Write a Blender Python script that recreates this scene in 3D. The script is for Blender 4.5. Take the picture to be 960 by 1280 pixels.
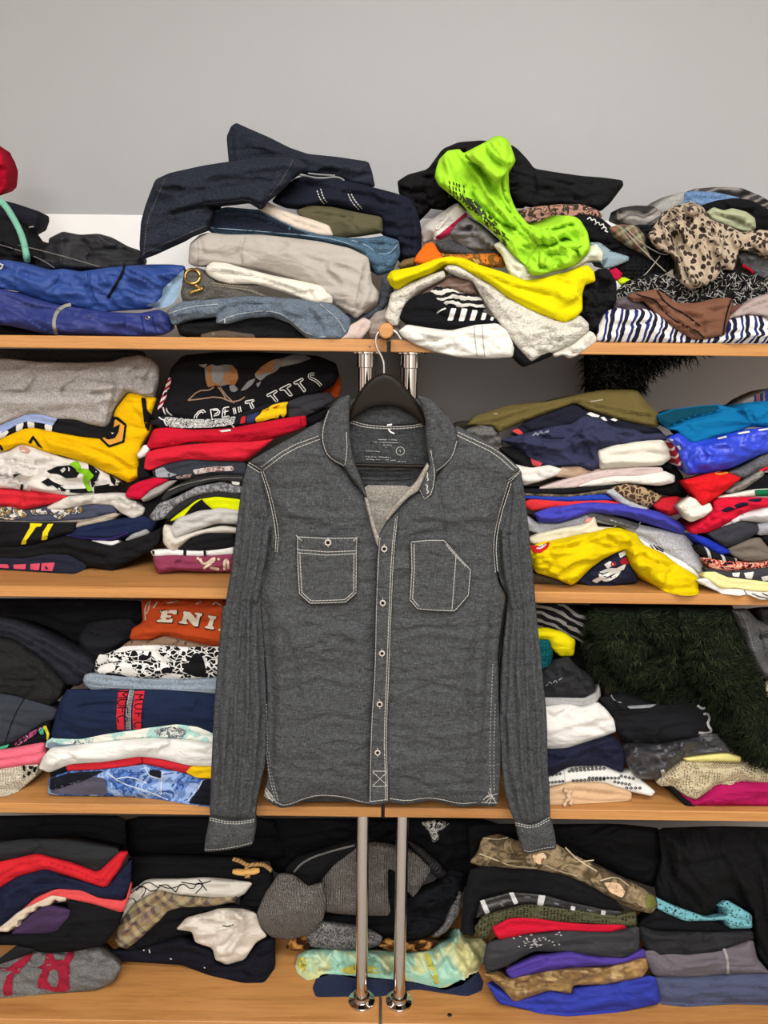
import bpy, math, random
import numpy as np
from mathutils import Matrix, Vector
from mathutils.geometry import delaunay_2d_cdt

S = bpy.context.scene
for _o in list(bpy.data.objects):
    bpy.data.objects.remove(_o, do_unlink=True)
COL = S.collection

# ------------------------------------------------------------------ camera
PITCH, ROLL, FPX = math.radians(11.74), math.radians(0.68), 962.0
CAM = np.array([0.0, -1.25, 1.45])
_R = np.array([1.0, 0, 0])
_F = np.array([0, math.cos(PITCH), -math.sin(PITCH)])
_D = np.array([0, -math.sin(PITCH), -math.cos(PITCH)])
EX = math.cos(ROLL) * _R - math.sin(ROLL) * _D
ED = math.sin(ROLL) * _R + math.cos(ROLL) * _D
cd = bpy.data.cameras.new('camera')
cam = bpy.data.objects.new('camera', cd)
COL.objects.link(cam)
cd.sensor_fit = 'VERTICAL'
cd.sensor_height = 36.0
cd.sensor_width = 27.0
cd.lens = FPX / 1280.0 * 36.0
cd.clip_start = 0.05
cam.matrix_world = Matrix(((EX[0], -ED[0], -_F[0], CAM[0]), (EX[1], -ED[1], -_F[1], CAM[1]),
                           (EX[2], -ED[2], -_F[2], CAM[2]), (0, 0, 0, 1)))
S.camera = cam

# ------------------------------------------------------------------ light
W = bpy.data.worlds.new('world')
S.world = W
W.use_nodes = True
W.node_tree.nodes['Background'].inputs[0].default_value = (1.0, 0.97, 0.93, 1)
W.node_tree.nodes['Background'].inputs[1].default_value = 0.30


def area(name, loc, sx, sy, power, col, rot=(0, 0, 0)):
    l = bpy.data.lights.new(name, 'AREA')
    l.shape = 'RECTANGLE'
    l.size, l.size_y, l.energy, l.color = sx, sy, power, col
    o = bpy.data.objects.new(name, l)
    o.location = loc
    o.rotation_euler = rot
    COL.objects.link(o)
    return o


area('ceiling_lamp', (0.4, -1.45, 2.72), 1.4, 0.5, 66, (1.0, 0.985, 0.97))
area('ceiling_lamp', (-0.3, -2.95, 2.72), 2.0, 0.6, 165, (1.0, 0.985, 0.97))
S.view_settings.view_transform = 'Standard'
S.view_settings.look = 'None'
S.view_settings.gamma = 1.0
S.view_settings.use_curve_mapping = False
S.view_settings.exposure = -0.33


# ------------------------------------------------------------------ colours and materials
def lin(c):
    r = []
    for v in c[:3]:
        v = v / 255.0
        r.append(v / 12.92 if v <= 0.04045 else ((v + 0.055) / 1.055) ** 2.4)
    return (r[0], r[1], r[2], 1.0)


class NT:
    def __init__(self, name):
        self.m = bpy.data.materials.new(name)
        self.m.use_nodes = True
        self.t = self.m.node_tree
        self.b = self.t.nodes['Principled BSDF']
        self.co = self.t.nodes.new('ShaderNodeTexCoord').outputs['Object']

    def n(self, kind, ins=None, **kw):
        x = self.t.nodes.new('ShaderNode' + kind)
        for k, v in kw.items():
            setattr(x, k, v)
        for k, v in (ins or {}).items():
            if isinstance(v, bpy.types.NodeSocket):
                self.t.links.new(v, x.inputs[k])
            else:
                x.inputs[k].default_value = v
        return x

    def link(self, a, b):
        self.t.links.new(a, b)

    def map(self, scale=(1, 1, 1), rot=(0, 0, 0), loc=(0, 0, 0), vec=None):
        return self.n('Mapping', {'Vector': vec or self.co, 'Scale': scale, 'Rotation': rot, 'Location': loc}).outputs[0]

    def noise(self, scale, detail=2.0, rough=0.5, vec=None, dist=0.0):
        return self.n('TexNoise', {'Vector': vec or self.co, 'Scale': scale, 'Detail': detail, 'Roughness': rough,
                                   'Distortion': dist}).outputs['Fac']

    def ramp(self, fac, stops, interp='LINEAR'):
        x = self.n('ValToRGB', {'Fac': fac})
        x.color_ramp.interpolation = interp
        e = x.color_ramp.elements
        while len(e) < len(stops):
            e.new(0.5)
        for i, (p, c) in enumerate(stops):
            e[i].position = p
            e[i].color = c if len(c) == 4 and max(c) <= 1.0 and isinstance(c[0], float) else lin(c)
        return x.outputs[0]

    def mix(self, fac, a, b, mode='MIX'):
        x = self.n('Mix', data_type='RGBA', blend_type=mode)
        for s, v in ((x.inputs['Factor'], fac), (x.inputs['A'] if False else x.inputs[6], a), (x.inputs[7], b)):
            if isinstance(v, bpy.types.NodeSocket):
                self.link(v, s)
            else:
                s.default_value = v
        return x.outputs[2]

    def math(self, op, a, b=0.0, c=0.0):
        x = self.n('Math', operation=op)
        for s, v in zip(x.inputs, (a, b, c)):
            if isinstance(v, bpy.types.NodeSocket):
                self.link(v, s)
            else:
                s.default_value = v
        return x.outputs[0]

    def bump(self, h, strength=0.3, dist=0.002, prev=None):
        x = self.n('Bump', {'Height': h, 'Strength': strength, 'Distance': dist})
        if prev:
            self.link(prev, x.inputs['Normal'])
        return x.outputs[0]


MATS = {}


def M(kind, c1=(128, 128, 128), c2=None, *more, **k):
    key = (kind, c1, c2, more, tuple(sorted(k.items())))
    if key in MATS:
        return MATS[key]
    t = NT('%s_fabric' % kind)
    b = t.b
    sc = k.get('scale', 1.0)
    rough = k.get('rough', 0.9)
    bs = k.get('bump', 1.0)
    b.inputs['Specular IOR Level'].default_value = k.get('spec', 0.07)
    b.inputs['Roughness'].default_value = rough
    kf = 1.0 if kind in ('paint', 'wood', 'metal', 'chambray') else 0.80

    def lin(c, _l=globals()['lin']):
        v = _l(c)
        return (v[0] * kf, v[1] * kf, v[2] * kf, 1.0)
    L1 = lin(c1)
    L2 = lin(c2) if c2 else L1
    nor = None
    if kind == 'plain':
        n = t.noise(26, 4, 0.6)
        col = t.mix(t.math('MULTIPLY_ADD', n, 0.30, 0.0), L1, tuple(v * 0.72 for v in L1[:3]) + (1,))
    elif kind in ('heather', 'denim'):
        a = t.noise(1.0, 2, 0.6, t.map((260 * sc, 260 * sc, 900 * sc)))
        c = t.noise(1.0, 2, 0.6, t.map((900 * sc, 500 * sc, 160 * sc)))
        f = t.math('ADD', t.math('MULTIPLY', a, 0.55), t.math('MULTIPLY', c, 0.45))
        col = t.ramp(f, [(0.36, L1), (0.64, L2)])
        if kind == 'denim':
            w = t.noise(14, 4, 0.65)
            col = t.mix(t.ramp(w, [(0.45, (0., 0., 0., 1.)), (0.75, (.45, .45, .45, 1.))]), col, L2)
    elif kind == 'chambray':
        a = t.noise(1.0, 3, 0.7, t.map((130, 130, 1000)))
        c = t.noise(1.0, 3, 0.7, t.map((1000, 500, 120)))
        f = t.math('ADD', t.math('MULTIPLY', a, 0.5), t.math('MULTIPLY', c, 0.5))
        col = t.ramp(f, [(0.30, L1), (0.5, tuple(0.52 * u + 0.40 * v for u, v in zip(L1[:3], L2[:3])) + (1,)), (0.72, L2)])
        g = t.noise(1.0, 3, 0.6, t.map((22, 30, 150)))
        nor = t.bump(g, 0.55, 0.004)
        g2 = t.noise(1.0, 2, 0.6, t.map((14, 30, 4)))
        nor = t.bump(g2, 0.35, 0.006, nor)
    elif kind == 'stripes':
        ang = math.radians(k.get('ang', 0))
        v = t.map((1, 1, 1), (0, ang, 0))
        w = t.noise(k.get('wscale', 12), 2)
        sx = t.n('SeparateXYZ', {'Vector': v}).outputs[2]
        p = t.math('ADD', sx, t.math('MULTIPLY', w, k.get('warp', 0.0)))
        fr = t.math('FRACT', t.math('MULTIPLY', p, 1.0 / k.get('period', 0.02)))
        cols = [L1, L2] + [lin(m) for m in more]
        if k.get('stops'):
            st = [(q, cols[i % len(cols)]) for i, q in enumerate(k['stops'])]
        else:
            st = [(0.0, L1), (k.get('duty', 0.5), L2)]
        col = t.ramp(fr, st, 'CONSTANT')
    elif kind == 'blotch':
        w = t.noise(k.get('ns', 30), k.get('detail', 3), 0.55, t.map(k.get('st', (1, 1, 1))), k.get('dist', 0.4))
        cols = [L1, L2] + [lin(m) for m in more]
        stops = k.get('stops') or [0.0] + [0.36 + 0.28 * i / max(1, len(cols) - 2) for i in range(len(cols) - 1)]
        col = t.ramp(w, list(zip(stops, cols)), k.get('interp', 'CONSTANT'))
    elif kind == 'leopard':
        v = t.mix(0.012, t.co, t.n('TexNoise', {'Vector': t.co, 'Scale': 60.0}).outputs['Color'], 'ADD')
        o = t.n('TexVoronoi', {'Vector': v, 'Scale': k.get('ns', 96), 'Randomness': 0.85}).outputs['Distance']
        col = t.ramp(o, [(0.0, (104, 80, 62)), (0.10, (54, 44, 38)), (0.42, (54, 44, 38)), (0.48, (172, 156, 136)), (1.0, (156, 138, 116))])
    elif kind == 'crack':
        v = t.mix(0.02, t.co, t.n('TexNoise', {'Vector': t.co, 'Scale': 40.0}).outputs['Color'], 'ADD')
        v = t.map(k.get('st', (1, 1, 1)), vec=v)
        o = t.n('TexVoronoi', {'Vector': v, 'Scale': k.get('ns', 70)}, feature='DISTANCE_TO_EDGE').outputs['Distance']
        e = t.ramp(o, [(0.0, (0., 0., 0., 1.)), (k.get('lw', 0.05), (1., 1., 1., 1.))], 'CONSTANT')
        w = t.noise(k.get('bn', 26), 3, 0.6)
        q = t.ramp(w, [(0.0, (1., 1., 1., 1.)), (k.get('bt', 0.56), (0., 0., 0., 1.))], 'CONSTANT')
        col = t.mix(t.math('MULTIPLY', e, q), L2, L1)
    elif kind == 'lace':
        o = t.n('TexVoronoi', {'Vector': t.co, 'Scale': k.get('ns', 240)}, feature='F1').outputs['Distance']
        w = t.noise(45, 2)
        col = t.ramp(t.math('ADD', o, t.math('MULTIPLY', w, 0.25)), [(0.0, L2), (0.34, L2), (0.5, L1), (1.0, L1)])
        nor = t.bump(o, 0.5, 0.003)
    elif kind == 'dots':
        o = t.n('TexVoronoi', {'Vector': t.co, 'Scale': k.get('ns', 95), 'Randomness': k.get('rand', 0.15)}).outputs['Distance']
        col = t.ramp(o, [(0.0, L1), (0.12, L2), (k.get('r', 0.34), L1)], 'CONSTANT')
    elif kind == 'knit':
        ang = math.radians(k.get('ang', 0))
        v = t.map((1, 1, 1), (0, ang, 0))
        w1 = t.n('TexWave', {'Vector': v, 'Scale': k.get('ns', 55), 'Distortion': 1.2, 'Detail': 2.0, 'Detail Scale': 3.0}, bands_direction='X').outputs['Fac']
        w2 = t.n('TexWave', {'Vector': v, 'Scale': k.get('ns', 55) * 1.3, 'Distortion': 1.5, 'Detail': 2.0, 'Detail Scale': 3.0}, bands_direction='Z').outputs['Fac']
        h = t.math('MULTIPLY', w1, t.math('MULTIPLY_ADD', w2, 0.6, 0.4))
        sp = t.noise(420, 2, 0.7)
        col = t.mix(t.ramp(sp, [(0.35, (0., 0., 0., 1.)), (0.65, (1., 1., 1., 1.))]), L1, L2)
        nor = t.bump(h, 0.9, 0.004)
    elif kind == 'mesh_knit':
        o = t.n('TexVoronoi', {'Vector': t.map((1, 1, 1.5)), 'Scale': k.get('ns', 150), 'Randomness': 0.25}).outputs['Distance']
        col = t.ramp(o, [(0.0, L2), (0.30, L2), (0.42, L1)])
        nor = t.bump(o, 0.8, 0.004)
    elif kind == 'marble':
        w = t.n('TexWave', {'Vector': t.map(rot=(0, math.radians(k.get('ang', 20)), 0)), 'Scale': k.get('ns', 9), 'Distortion': 7.0, 'Detail': 2.0,
                            'Detail Scale': 1.2}, bands_direction='Z').outputs['Fac']
        cols = [L1, L2] + [lin(m) for m in more]
        col = t.ramp(w, [(i / (len(cols) - 1) * 0.8 + 0.1, c) for i, c in enumerate(cols)])
    elif kind == 'plaid':
        v = t.map(rot=(0, math.radians(k.get('ang', 30)), 0))
        xyz = t.n('SeparateXYZ', {'Vector': v})
        p = k.get('period', 0.03)
        cols = [L1, L2] + [lin(m) for m in more]
        st = [(i / len(cols), c) for i, c in enumerate(cols)]
        f1 = t.ramp(t.math('FRACT', t.math('MULTIPLY', xyz.outputs[0], 1 / p)), st, 'CONSTANT')
        f2 = t.ramp(t.math('FRACT', t.math('MULTIPLY', xyz.outputs[2], 1 / p)), st, 'CONSTANT')
        col = t.mix(0.5, f1, f2)
    elif kind == 'metal':
        b.inputs['Metallic'].default_value = 1.0
        b.inputs['Base Color'].default_value = L1
        b.inputs['Specular IOR Level'].default_value = 0.5
        MATS[key] = t.m
        return t.m
    elif kind == 'solid':
        col = t.mix(t.noise(60, 2), L1, tuple(v * 0.85 for v in L1[:3]) + (1,))
        t.link(col, b.inputs['Base Color'])
        MATS[key] = t.m
        return t.m
    elif kind == 'wood':
        v = t.map((0.8, 9.0, 40.0), loc=k.get('loc', (0, 0, 0)))
        n = t.noise(5.0, 5, 0.62, v, 0.6)
        n2 = t.noise(70.0, 2, 0.6, t.map((0.7, 9, 9)))
        n3 = t.noise(5.0, 3, 0.6, t.map((1.2, 40.0, 160.0), loc=k.get('loc', (0, 0, 0))))
        f = t.math('ADD', t.math('MULTIPLY', n, 0.55), t.math('ADD', t.math('MULTIPLY', n2, 0.15), t.math('MULTIPLY', n3, 0.30)))
        col = t.ramp(f, [(0.34, L2), (0.52, L1), (0.68, tuple(min(1, v * 1.14) for v in L1[:3]) + (1,))])
        nor = t.bump(n2, 0.08, 0.001)
    elif kind == 'paint':
        n = t.noise(2.2, 4, 0.55)
        col = t.mix(t.math('MULTIPLY', n, 0.5), L1, L2)
        nor = t.bump(t.noise(90, 3, 0.6), 0.06, 0.002)
    t.link(col, b.inputs['Base Color'])
    if kind not in ('wood', 'paint'):
        wv = t.noise(700, 2, 0.6)
        nor = t.bump(wv, 0.28 * bs, 0.0015, nor)
        cr = t.noise(k.get('crs', 34), 3, 0.55, t.map(k.get('crst', (1, 1, 1.9))), 0.8)
        nor = t.bump(cr, 0.6 * bs * k.get('cr', 1.0), 0.006, nor)
        if k.get('sheen'):
            b.inputs['Sheen Weight'].default_value = k['sheen']
    if nor:
        t.link(nor, b.inputs['Normal'])
    MATS[key] = t.m
    return t.m


# ------------------------------------------------------------------ pixels, rays and shelves
BOARD_TOP = {1: 1.45 + 0.0195, 2: 1.0354 + 0.0195, 3: 0.6263 + 0.0195, 4: 0.165 + 0.0195}
BOARD_BOT = {2: 1.45, 3: 1.0354, 4: 0.6263}


def dirs(P):
    P = np.asarray(P, float)
    return _F[None, :] * FPX + (P[:, :1] - 480.0) * EX[None, :] + (P[:, 1:2] - 640.0) * ED[None, :]


def ray_y(P, Y):
    d = dirs(P)
    t = (Y - CAM[1]) / d[:, 1]
    return CAM[None, :] + d * t[:, None]


def on_shelf(px, py, row):
    d = dirs([[px, py]])[0]
    t = (BOARD_TOP[row] - CAM[2]) / d[2]
    return float(CAM[1] + d[1] * t)


def crop(x0, y0, s):
    def f(txt):
        if isinstance(txt, str):
            a = np.array([[float(v) for v in p.split(',')] for p in txt.split()])
        else:
            a = np.array(txt, float)
        return a / s + np.array([x0, y0])
    return f


A = crop(0, 140, 3); B = crop(160, 140, 2.6667); C = crop(460, 150, 3); D_ = crop(720, 210, 4)
E = crop(0, 430, 4); F_ = crop(150, 430, 3.3103); G = crop(580, 440, 3.2); H = crop(790, 440, 4)
I = crop(0, 740, 3.4286); J = crop(640, 740, 3); K = crop(0, 1000, 2.8235); L = crop(300, 1000, 2.8235)
MM = crop(580, 1000, 2.5263); X = crop(0, 0, 1)
TX = crop(190, 435, 4); EN = crop(110, 740, 5.647); LM = crop(530, 200, 4.174); YJ = crop(640, 640, 3.84)
GW = crop(0, 500, 4.8); DG = crop(0, 1170, 6)


# ------------------------------------------------------------------ numpy helpers
def _hash(i, j, s):
    h = (i * 374761393 + j * 668265263 + s * 2147483647) & 0xFFFFFFFF
    h = ((h ^ (h >> 13)) * 1274126177) & 0xFFFFFFFF
    return ((h ^ (h >> 16)) & 0xFFFF) / 65535.0


def vnoise(x, y, s):
    xi, yi = np.floor(x).astype(np.int64), np.floor(y).astype(np.int64)
    fx, fy = x - xi, y - yi
    fx, fy = fx * fx * (3 - 2 * fx), fy * fy * (3 - 2 * fy)
    a = _hash(xi, yi, s) * (1 - fx) + _hash(xi + 1, yi, s) * fx
    b = _hash(xi, yi + 1, s) * (1 - fx) + _hash(xi + 1, yi + 1, s) * fx
    return a * (1 - fy) + b * fy


def chaikin(P, n=1):
    for _ in range(n):
        Q = np.roll(P, -1, 0)
        P = np.stack([P * 0.9 + Q * 0.1, P * 0.1 + Q * 0.9], 1).reshape(-1, 2)
    return P


def resample(P, step, closed=True):
    Q = np.vstack([P, P[:1]]) if closed else P
    l = np.concatenate([[0], np.cumsum(np.hypot(*np.diff(Q, axis=0).T))])
    n = max(3 if closed else 2, int(round(l[-1] / step)))
    s = np.linspace(0, l[-1], n + 1)
    R = np.stack([np.interp(s, l, Q[:, 0]), np.interp(s, l, Q[:, 1])], 1)
    return R[:-1] if closed else R


def seg_dist(P, poly, closed=True):
    Aa = poly
    Bb = np.roll(poly, -1, 0)
    if not closed:
        Aa, Bb = poly[:-1], poly[1:]
    out = np.full(len(P), 1e9)
    for i in range(0, len(P), 2000):
        p = P[i:i + 2000, None, :]
        ab = (Bb - Aa)[None]
        t = np.clip(((p - Aa[None]) * ab).sum(2) / np.maximum((ab ** 2).sum(2), 1e-9), 0, 1)
        q = Aa[None] + ab * t[..., None]
        out[i:i + 2000] = np.sqrt(((p - q) ** 2).sum(2).min(1))
    return out


def inside(P, poly):
    x, y = P[:, :1], P[:, 1:]
    a, b = poly[None], np.roll(poly, -1, 0)[None]
    c = ((a[..., 1] > y) != (b[..., 1] > y)) & (x < (b[..., 0] - a[..., 0]) * (y - a[..., 1]) / (b[..., 1] - a[..., 1] + 1e-12) + a[..., 0])
    return c.sum(1) % 2 == 1


def vspan(P, poly):
    """how far down each point lies between the outline above and below it"""
    a, b = poly, np.roll(poly, -1, 0)
    up = np.full(len(P), -1e9); dn = np.full(len(P), 1e9)
    for p, q in zip(a, b):
        if abs(p[0] - q[0]) < 1e-6:
            continue
        lo, hi = min(p[0], q[0]), max(p[0], q[0])
        m = (P[:, 0] >= lo) & (P[:, 0] <= hi)
        y = p[1] + (q[1] - p[1]) * (P[:, 0] - p[0]) / (q[0] - p[0])
        u = m & (y <= P[:, 1]) & (y > up); up[u] = y[u]
        u = m & (y >= P[:, 1]) & (y < dn); dn[u] = y[u]
    h = np.clip(dn - up, 0.1, 1e6)
    return np.clip((P[:, 1] - up) / h, 0, 1), h


def fill(poly, step, rings=True, seed=0):
    """points and triangles (facing the viewer) that fill a pixel outline"""
    rng = np.random.RandomState(seed)
    lo, hi = poly.min(0), poly.max(0)
    gx = np.arange(lo[0] + step * .5, hi[0], step)
    gy = np.arange(lo[1] + step * .5, hi[1], step * 0.87)
    pts = []
    for r, y in enumerate(gy):
        row = np.stack([gx + (step * .5 if r % 2 else 0), np.full(len(gx), y)], 1)
        pts.append(row)
    g = np.vstack(pts) if pts else np.zeros((0, 2))
    g = g + rng.uniform(-.12, .12, g.shape) * step
    g = g[inside(g, poly)] if len(g) else g
    first = 0
    extra = []
    if rings:
        nrm = np.roll(poly, -1, 0) - np.roll(poly, 1, 0)
        nrm = np.stack([-nrm[:, 1], nrm[:, 0]], 1)
        nrm /= np.maximum(np.hypot(nrm[:, 0], nrm[:, 1]), 1e-9)[:, None]
        if not inside(poly[:1] + nrm[:1] * 0.3, poly)[0]:
            nrm = -nrm
        for dd in (0.9, 2.4):
            q = poly + nrm * dd
            q = q[inside(q, poly)]
            q = q[seg_dist(q, poly) > dd * 0.8] if len(q) else q
            extra.append(q)
        first = 3.4
    if len(g):
        g = g[seg_dist(g, poly) > max(first, step * 0.45)]
    allp = np.vstack([poly] + extra + [g])
    n = len(poly)
    vs = [Vector((p[0], -p[1])) for p in allp]
    ed = [(i, (i + 1) % n) for i in range(n)]
    v, e, f, *_ = delaunay_2d_cdt(vs, ed, [list(range(n))], 1, 1e-4)
    P = np.array([[q[0], -q[1]] for q in v])
    T = []
    for t in f:
        p = P[list(t)]
        ar = (p[1, 0] - p[0, 0]) * (-p[2, 1] + p[0, 1]) - (p[2, 0] - p[0, 0]) * (-p[1, 1] + p[0, 1])
        T.append(tuple(t) if ar > 0 else tuple(t)[::-1])
    return P, T


# ------------------------------------------------------------------ objects
def mesh_obj(name, V, Fc, mat, parent=None, smooth=True, base=None, sharp=None):
    V = np.asarray(V, float)
    if parent is not None:
        org = np.array(ORG[parent.name])
    else:
        org = np.array(base) if base is not None else np.array([(V[:, 0].min() + V[:, 0].max()) / 2, (V[:, 1].min() + V[:, 1].max()) / 2, V[:, 2].min()])
    me = bpy.data.meshes.new(name)
    me.from_pydata((V - org).tolist(), [], Fc)
    if smooth:
        me.polygons.foreach_set('use_smooth', [True] * len(me.polygons))
    me.materials.append(mat)
    me.update()
    if sharp:
        me.set_sharp_from_angle(angle=sharp)
    o = bpy.data.objects.new(name, me)
    COL.objects.link(o)
    if parent is not None:
        o.parent = parent
    else:
        o.location = org
    ORG[o.name] = tuple(org)
    return o


ORG, SURF = {}, {}


def thing(name, label, cat, loc, group=None):
    o = bpy.data.objects.new(name, None)
    o.empty_display_size = 0.03
    o.location = loc
    COL.objects.link(o)
    ORG[o.name] = tuple(loc)
    return tag(o, label, cat, group)


def tag(o, label=None, cat=None, group=None, kind=None):
    for k, v in (('label', label), ('category', cat), ('group', group), ('kind', kind)):
        if v:
            o[k] = v
    return o


SEED = [1]


def cloth(name, poly, Y, mat, parent=None, D=0.12, R=13, lean=0.0, wr=2.2, ws=26, wa=0.0, folds=(), layers=0, lamp=5.0,
          row=None, shrink=0.78, drop=None, step=2.9, round_=1, puff=0.85, back=True, base=None, edge=3.6,
          dome=0.38, saws=1.0):
    """one piece of cloth: pixel outline at distance Y, rounded towards the viewer, creased, with real thickness behind"""
    SEED[0] += 1
    seed = SEED[0]
    if parent is None or parent.type == 'MESH' and parent.parent is None:
        hh_ = np.ptp(np.asarray(poly, float)[:, 1])
        ws = min(ws * 0.95, 7 + 0.42 * hh_)
        wr = wr * (2.3 if hh_ > 30 else 1.9)
    poly = np.asarray(poly, float)
    if parent is None:
        cc_ = poly.mean(0)
        ex_ = np.ptp(poly, axis=0)
        poly = cc_ + (poly - cc_) * (1 + 1.6 / np.maximum(ex_, 12))
    poly = resample(chaikin(poly, round_), step * 0.8)
    ybot = poly[:, 1].max()
    pxm = 0.00130 + max(0.0, Y) * 0.001
    Pg, T = fill(poly, step, seed=seed)
    D = D * 0.6
    ext = poly.max(0) - poly.min(0)
    if not folds and not layers and row and ext[1] > 24 and ext[0] > 1.9 * ext[1]:
        layers = 1
    dmax = float(seg_dist(Pg, poly).max())
    Re = max(2.0, min(R, dmax))
    ca, sa = math.cos(math.radians(wa)), math.sin(math.radians(wa))

    def depth(P):
        d = np.where(inside(P, poly), seg_dist(P, poly), 0.0)
        re_ = min(Re, edge)
        t = np.clip(d / re_, 0, 1)
        t2 = np.clip(d / Re, 0, 1)
        b = pxm * puff * (0.95 * re_ * np.sqrt(np.maximum(0, 1 - (1 - t) ** 2)) + dome * Re * np.sin(t2 * 1.5708))
        fade = np.clip(d / min(Re, 6), 0, 1)
        u = (P[:, 0] * ca + P[:, 1] * sa) / (ws * 3.4)
        v = (-P[:, 0] * sa + P[:, 1] * ca) / ws
        wob = vnoise(u * .7 + 9, v * .7, seed + 5) * 1.3
        n = vnoise(u + wob, v + wob, seed)
        n2 = vnoise(u * 1.9 + wob, v * 2.1 - wob, seed + 1)
        n3 = vnoise(u * 4.6, v * 4.6 + wob, seed + 2)
        k1 = vnoise(u * .6 + 3, v * .6 - wob, seed + 6)
        saw = np.mod(n * 2.6 + k1, 1.0)
        am = np.clip((vnoise(u * .8 - 7, v * .8, seed + 7) - .28) * 2.4, 0, 1)
        w = (n - .5) * 1.1 + ((1 - np.abs(2 * n2 - 1)) ** 2 - .4) * 0.8 + (n3 - .5) * 0.3 + am * np.where(saw < .9, saw / .9, (1 - saw) / .1) * 1.5 * saws
        b = b + w * wr * 0.001 * fade
        for amp, wd, ln in folds:
            q = resample(np.asarray(ln, float), 3, False)
            dd = seg_dist(P, q, False)
            ends = np.minimum(np.hypot(*(P - q[0]).T), np.hypot(*(P - q[-1]).T))
            f2 = fade * np.clip(ends / 10.0, 0.25, 1)
            if amp > 0:
                b = b + amp * 0.0014 * np.exp(-(dd / wd) ** 2) * fade
            else:
                # a crease whose upper lip folds over the lower side
                j = np.argmin(((P[:, None, :] - q[None]) ** 2).sum(2), 1) if len(P) * len(q) < 4e6 else np.zeros(len(P), int)
                jn = np.clip(j, 0, len(q) - 2)
                tg = q[jn + 1] - q[jn]
                tg = np.where((tg[:, :1] < 0), -tg, tg)
                sd = (P[:, 1] - q[j][:, 1]) * tg[:, 0] - (P[:, 0] - q[j][:, 0]) * tg[:, 1]
                up_ = sd < 0
                b = b + amp * 0.0016 * np.exp(-np.abs(dd / (wd * .8)) ** 1.2) * f2
                b = b - amp * 0.0015 * np.exp(-dd / (wd * 3.0)) * f2 * np.where(up_, np.clip(dd / 2.0, 0, 1), 0)
        if layers:
            vv, h = vspan(P, poly)
            for k in range(1, layers + 1):
                c = k / (layers + 1) + (vnoise(P[:, 0] / 40.0, P[:, 1] * 0 + k, seed + 3) - .5) * 0.22
                b = b - lamp * 0.001 * np.exp(-((vv - c) * h / 3.0) ** 2) * fade
        return Y + lean * (ybot - P[:, 1]) * pxm - b

    def surf(P, off=0.0):
        P = np.asarray(P, float)
        y = depth(P) - off
        W_ = ray_y(P, y)
        if row:
            zt = BOARD_TOP[row] + 0.0012 + off
            d = dirs(P)
            low = (W_[:, 2] < zt) & (d[:, 2] < -1e-6)
            tt = np.where(low, (zt - CAM[2]) / np.where(low, d[:, 2], -1), 0)
            Q = CAM[None] + d * tt[:, None]
            use = low & (Q[:, 1] > (0.0 if row == 1 else -0.03))
            W_[use] = Q[use]
            if row > 1:
                W_[:, 2] = np.where((W_[:, 1] > 0.0) & (W_[:, 2] > BOARD_BOT[row] - 0.002), BOARD_BOT[row] - 0.002, W_[:, 2])
        return W_

    V = surf(Pg)
    n = len(V)
    Fc = list(T)
    if back:
        cen = V.mean(0)
        dist = max(0.6, cen[1] - CAM[1])
        dr = (CAM[2] - cen[2]) / dist * D * 0.75 if drop is None else drop
        plane = ray_y(Pg, Y + lean * (ybot - Pg[:, 1]) * pxm)

        def rear(Q, s, dd):
            Z = Q.copy()
            Z[:, 0] = cen[0] + (Q[:, 0] - cen[0]) * s
            Z[:, 2] = cen[2] + (Q[:, 2] - cen[2]) * s - dr * dd / max(D, 1e-6)
            Z[:, 1] = Q[:, 1] + dd
            if row:
                m = Z[:, 1] > -0.002
                Z[m, 2] = np.maximum(Z[m, 2], BOARD_TOP[row] + 0.001)
                if row > 1:
                    Z[m, 2] = np.minimum(Z[m, 2], BOARD_BOT[row] - 0.002)
            return Z
        plane[:, 1] = np.where(V[:, 1] < Y - 0.06, V[:, 1] + 0.03, plane[:, 1])
        V = np.vstack([V, rear(plane, shrink, D)])
        cnt = {}
        for t in T:
            for a, b in ((t[0], t[1]), (t[1], t[2]), (t[2], t[0])):
                if (b, a) in cnt:
                    del cnt[(b, a)]
                else:
                    cnt[(a, b)] = 1
        for a, b in cnt:
            Fc.append((b, a, a + n, b + n))
        Fc += [(t[2] + n, t[1] + n, t[0] + n) for t in T]
    o = mesh_obj(name, V, Fc, mat, parent, base=base)
    SURF[o.name] = surf
    return o


def decal(parent, on, name, polys, mat, off=0.0012, step=3.4, round_=1, label=None):
    """flat print or patch lying on a piece of cloth"""
    V, Fc = [], []
    n = 0
    for p in polys:
        p = resample(chaikin(np.asarray(p, float), round_) if round_ else np.asarray(p, float), 2.0)
        P, T = fill(p, step, rings=False)
        W_ = SURF[on.name](P, off + 0.0011)
        V.append(W_)
        Fc += [tuple(i + n for i in t) for t in T]
        n += len(W_)
    o = mesh_obj(name, np.vstack(V), Fc, mat, parent)
    if label:
        o['label'] = label
    return o


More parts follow.
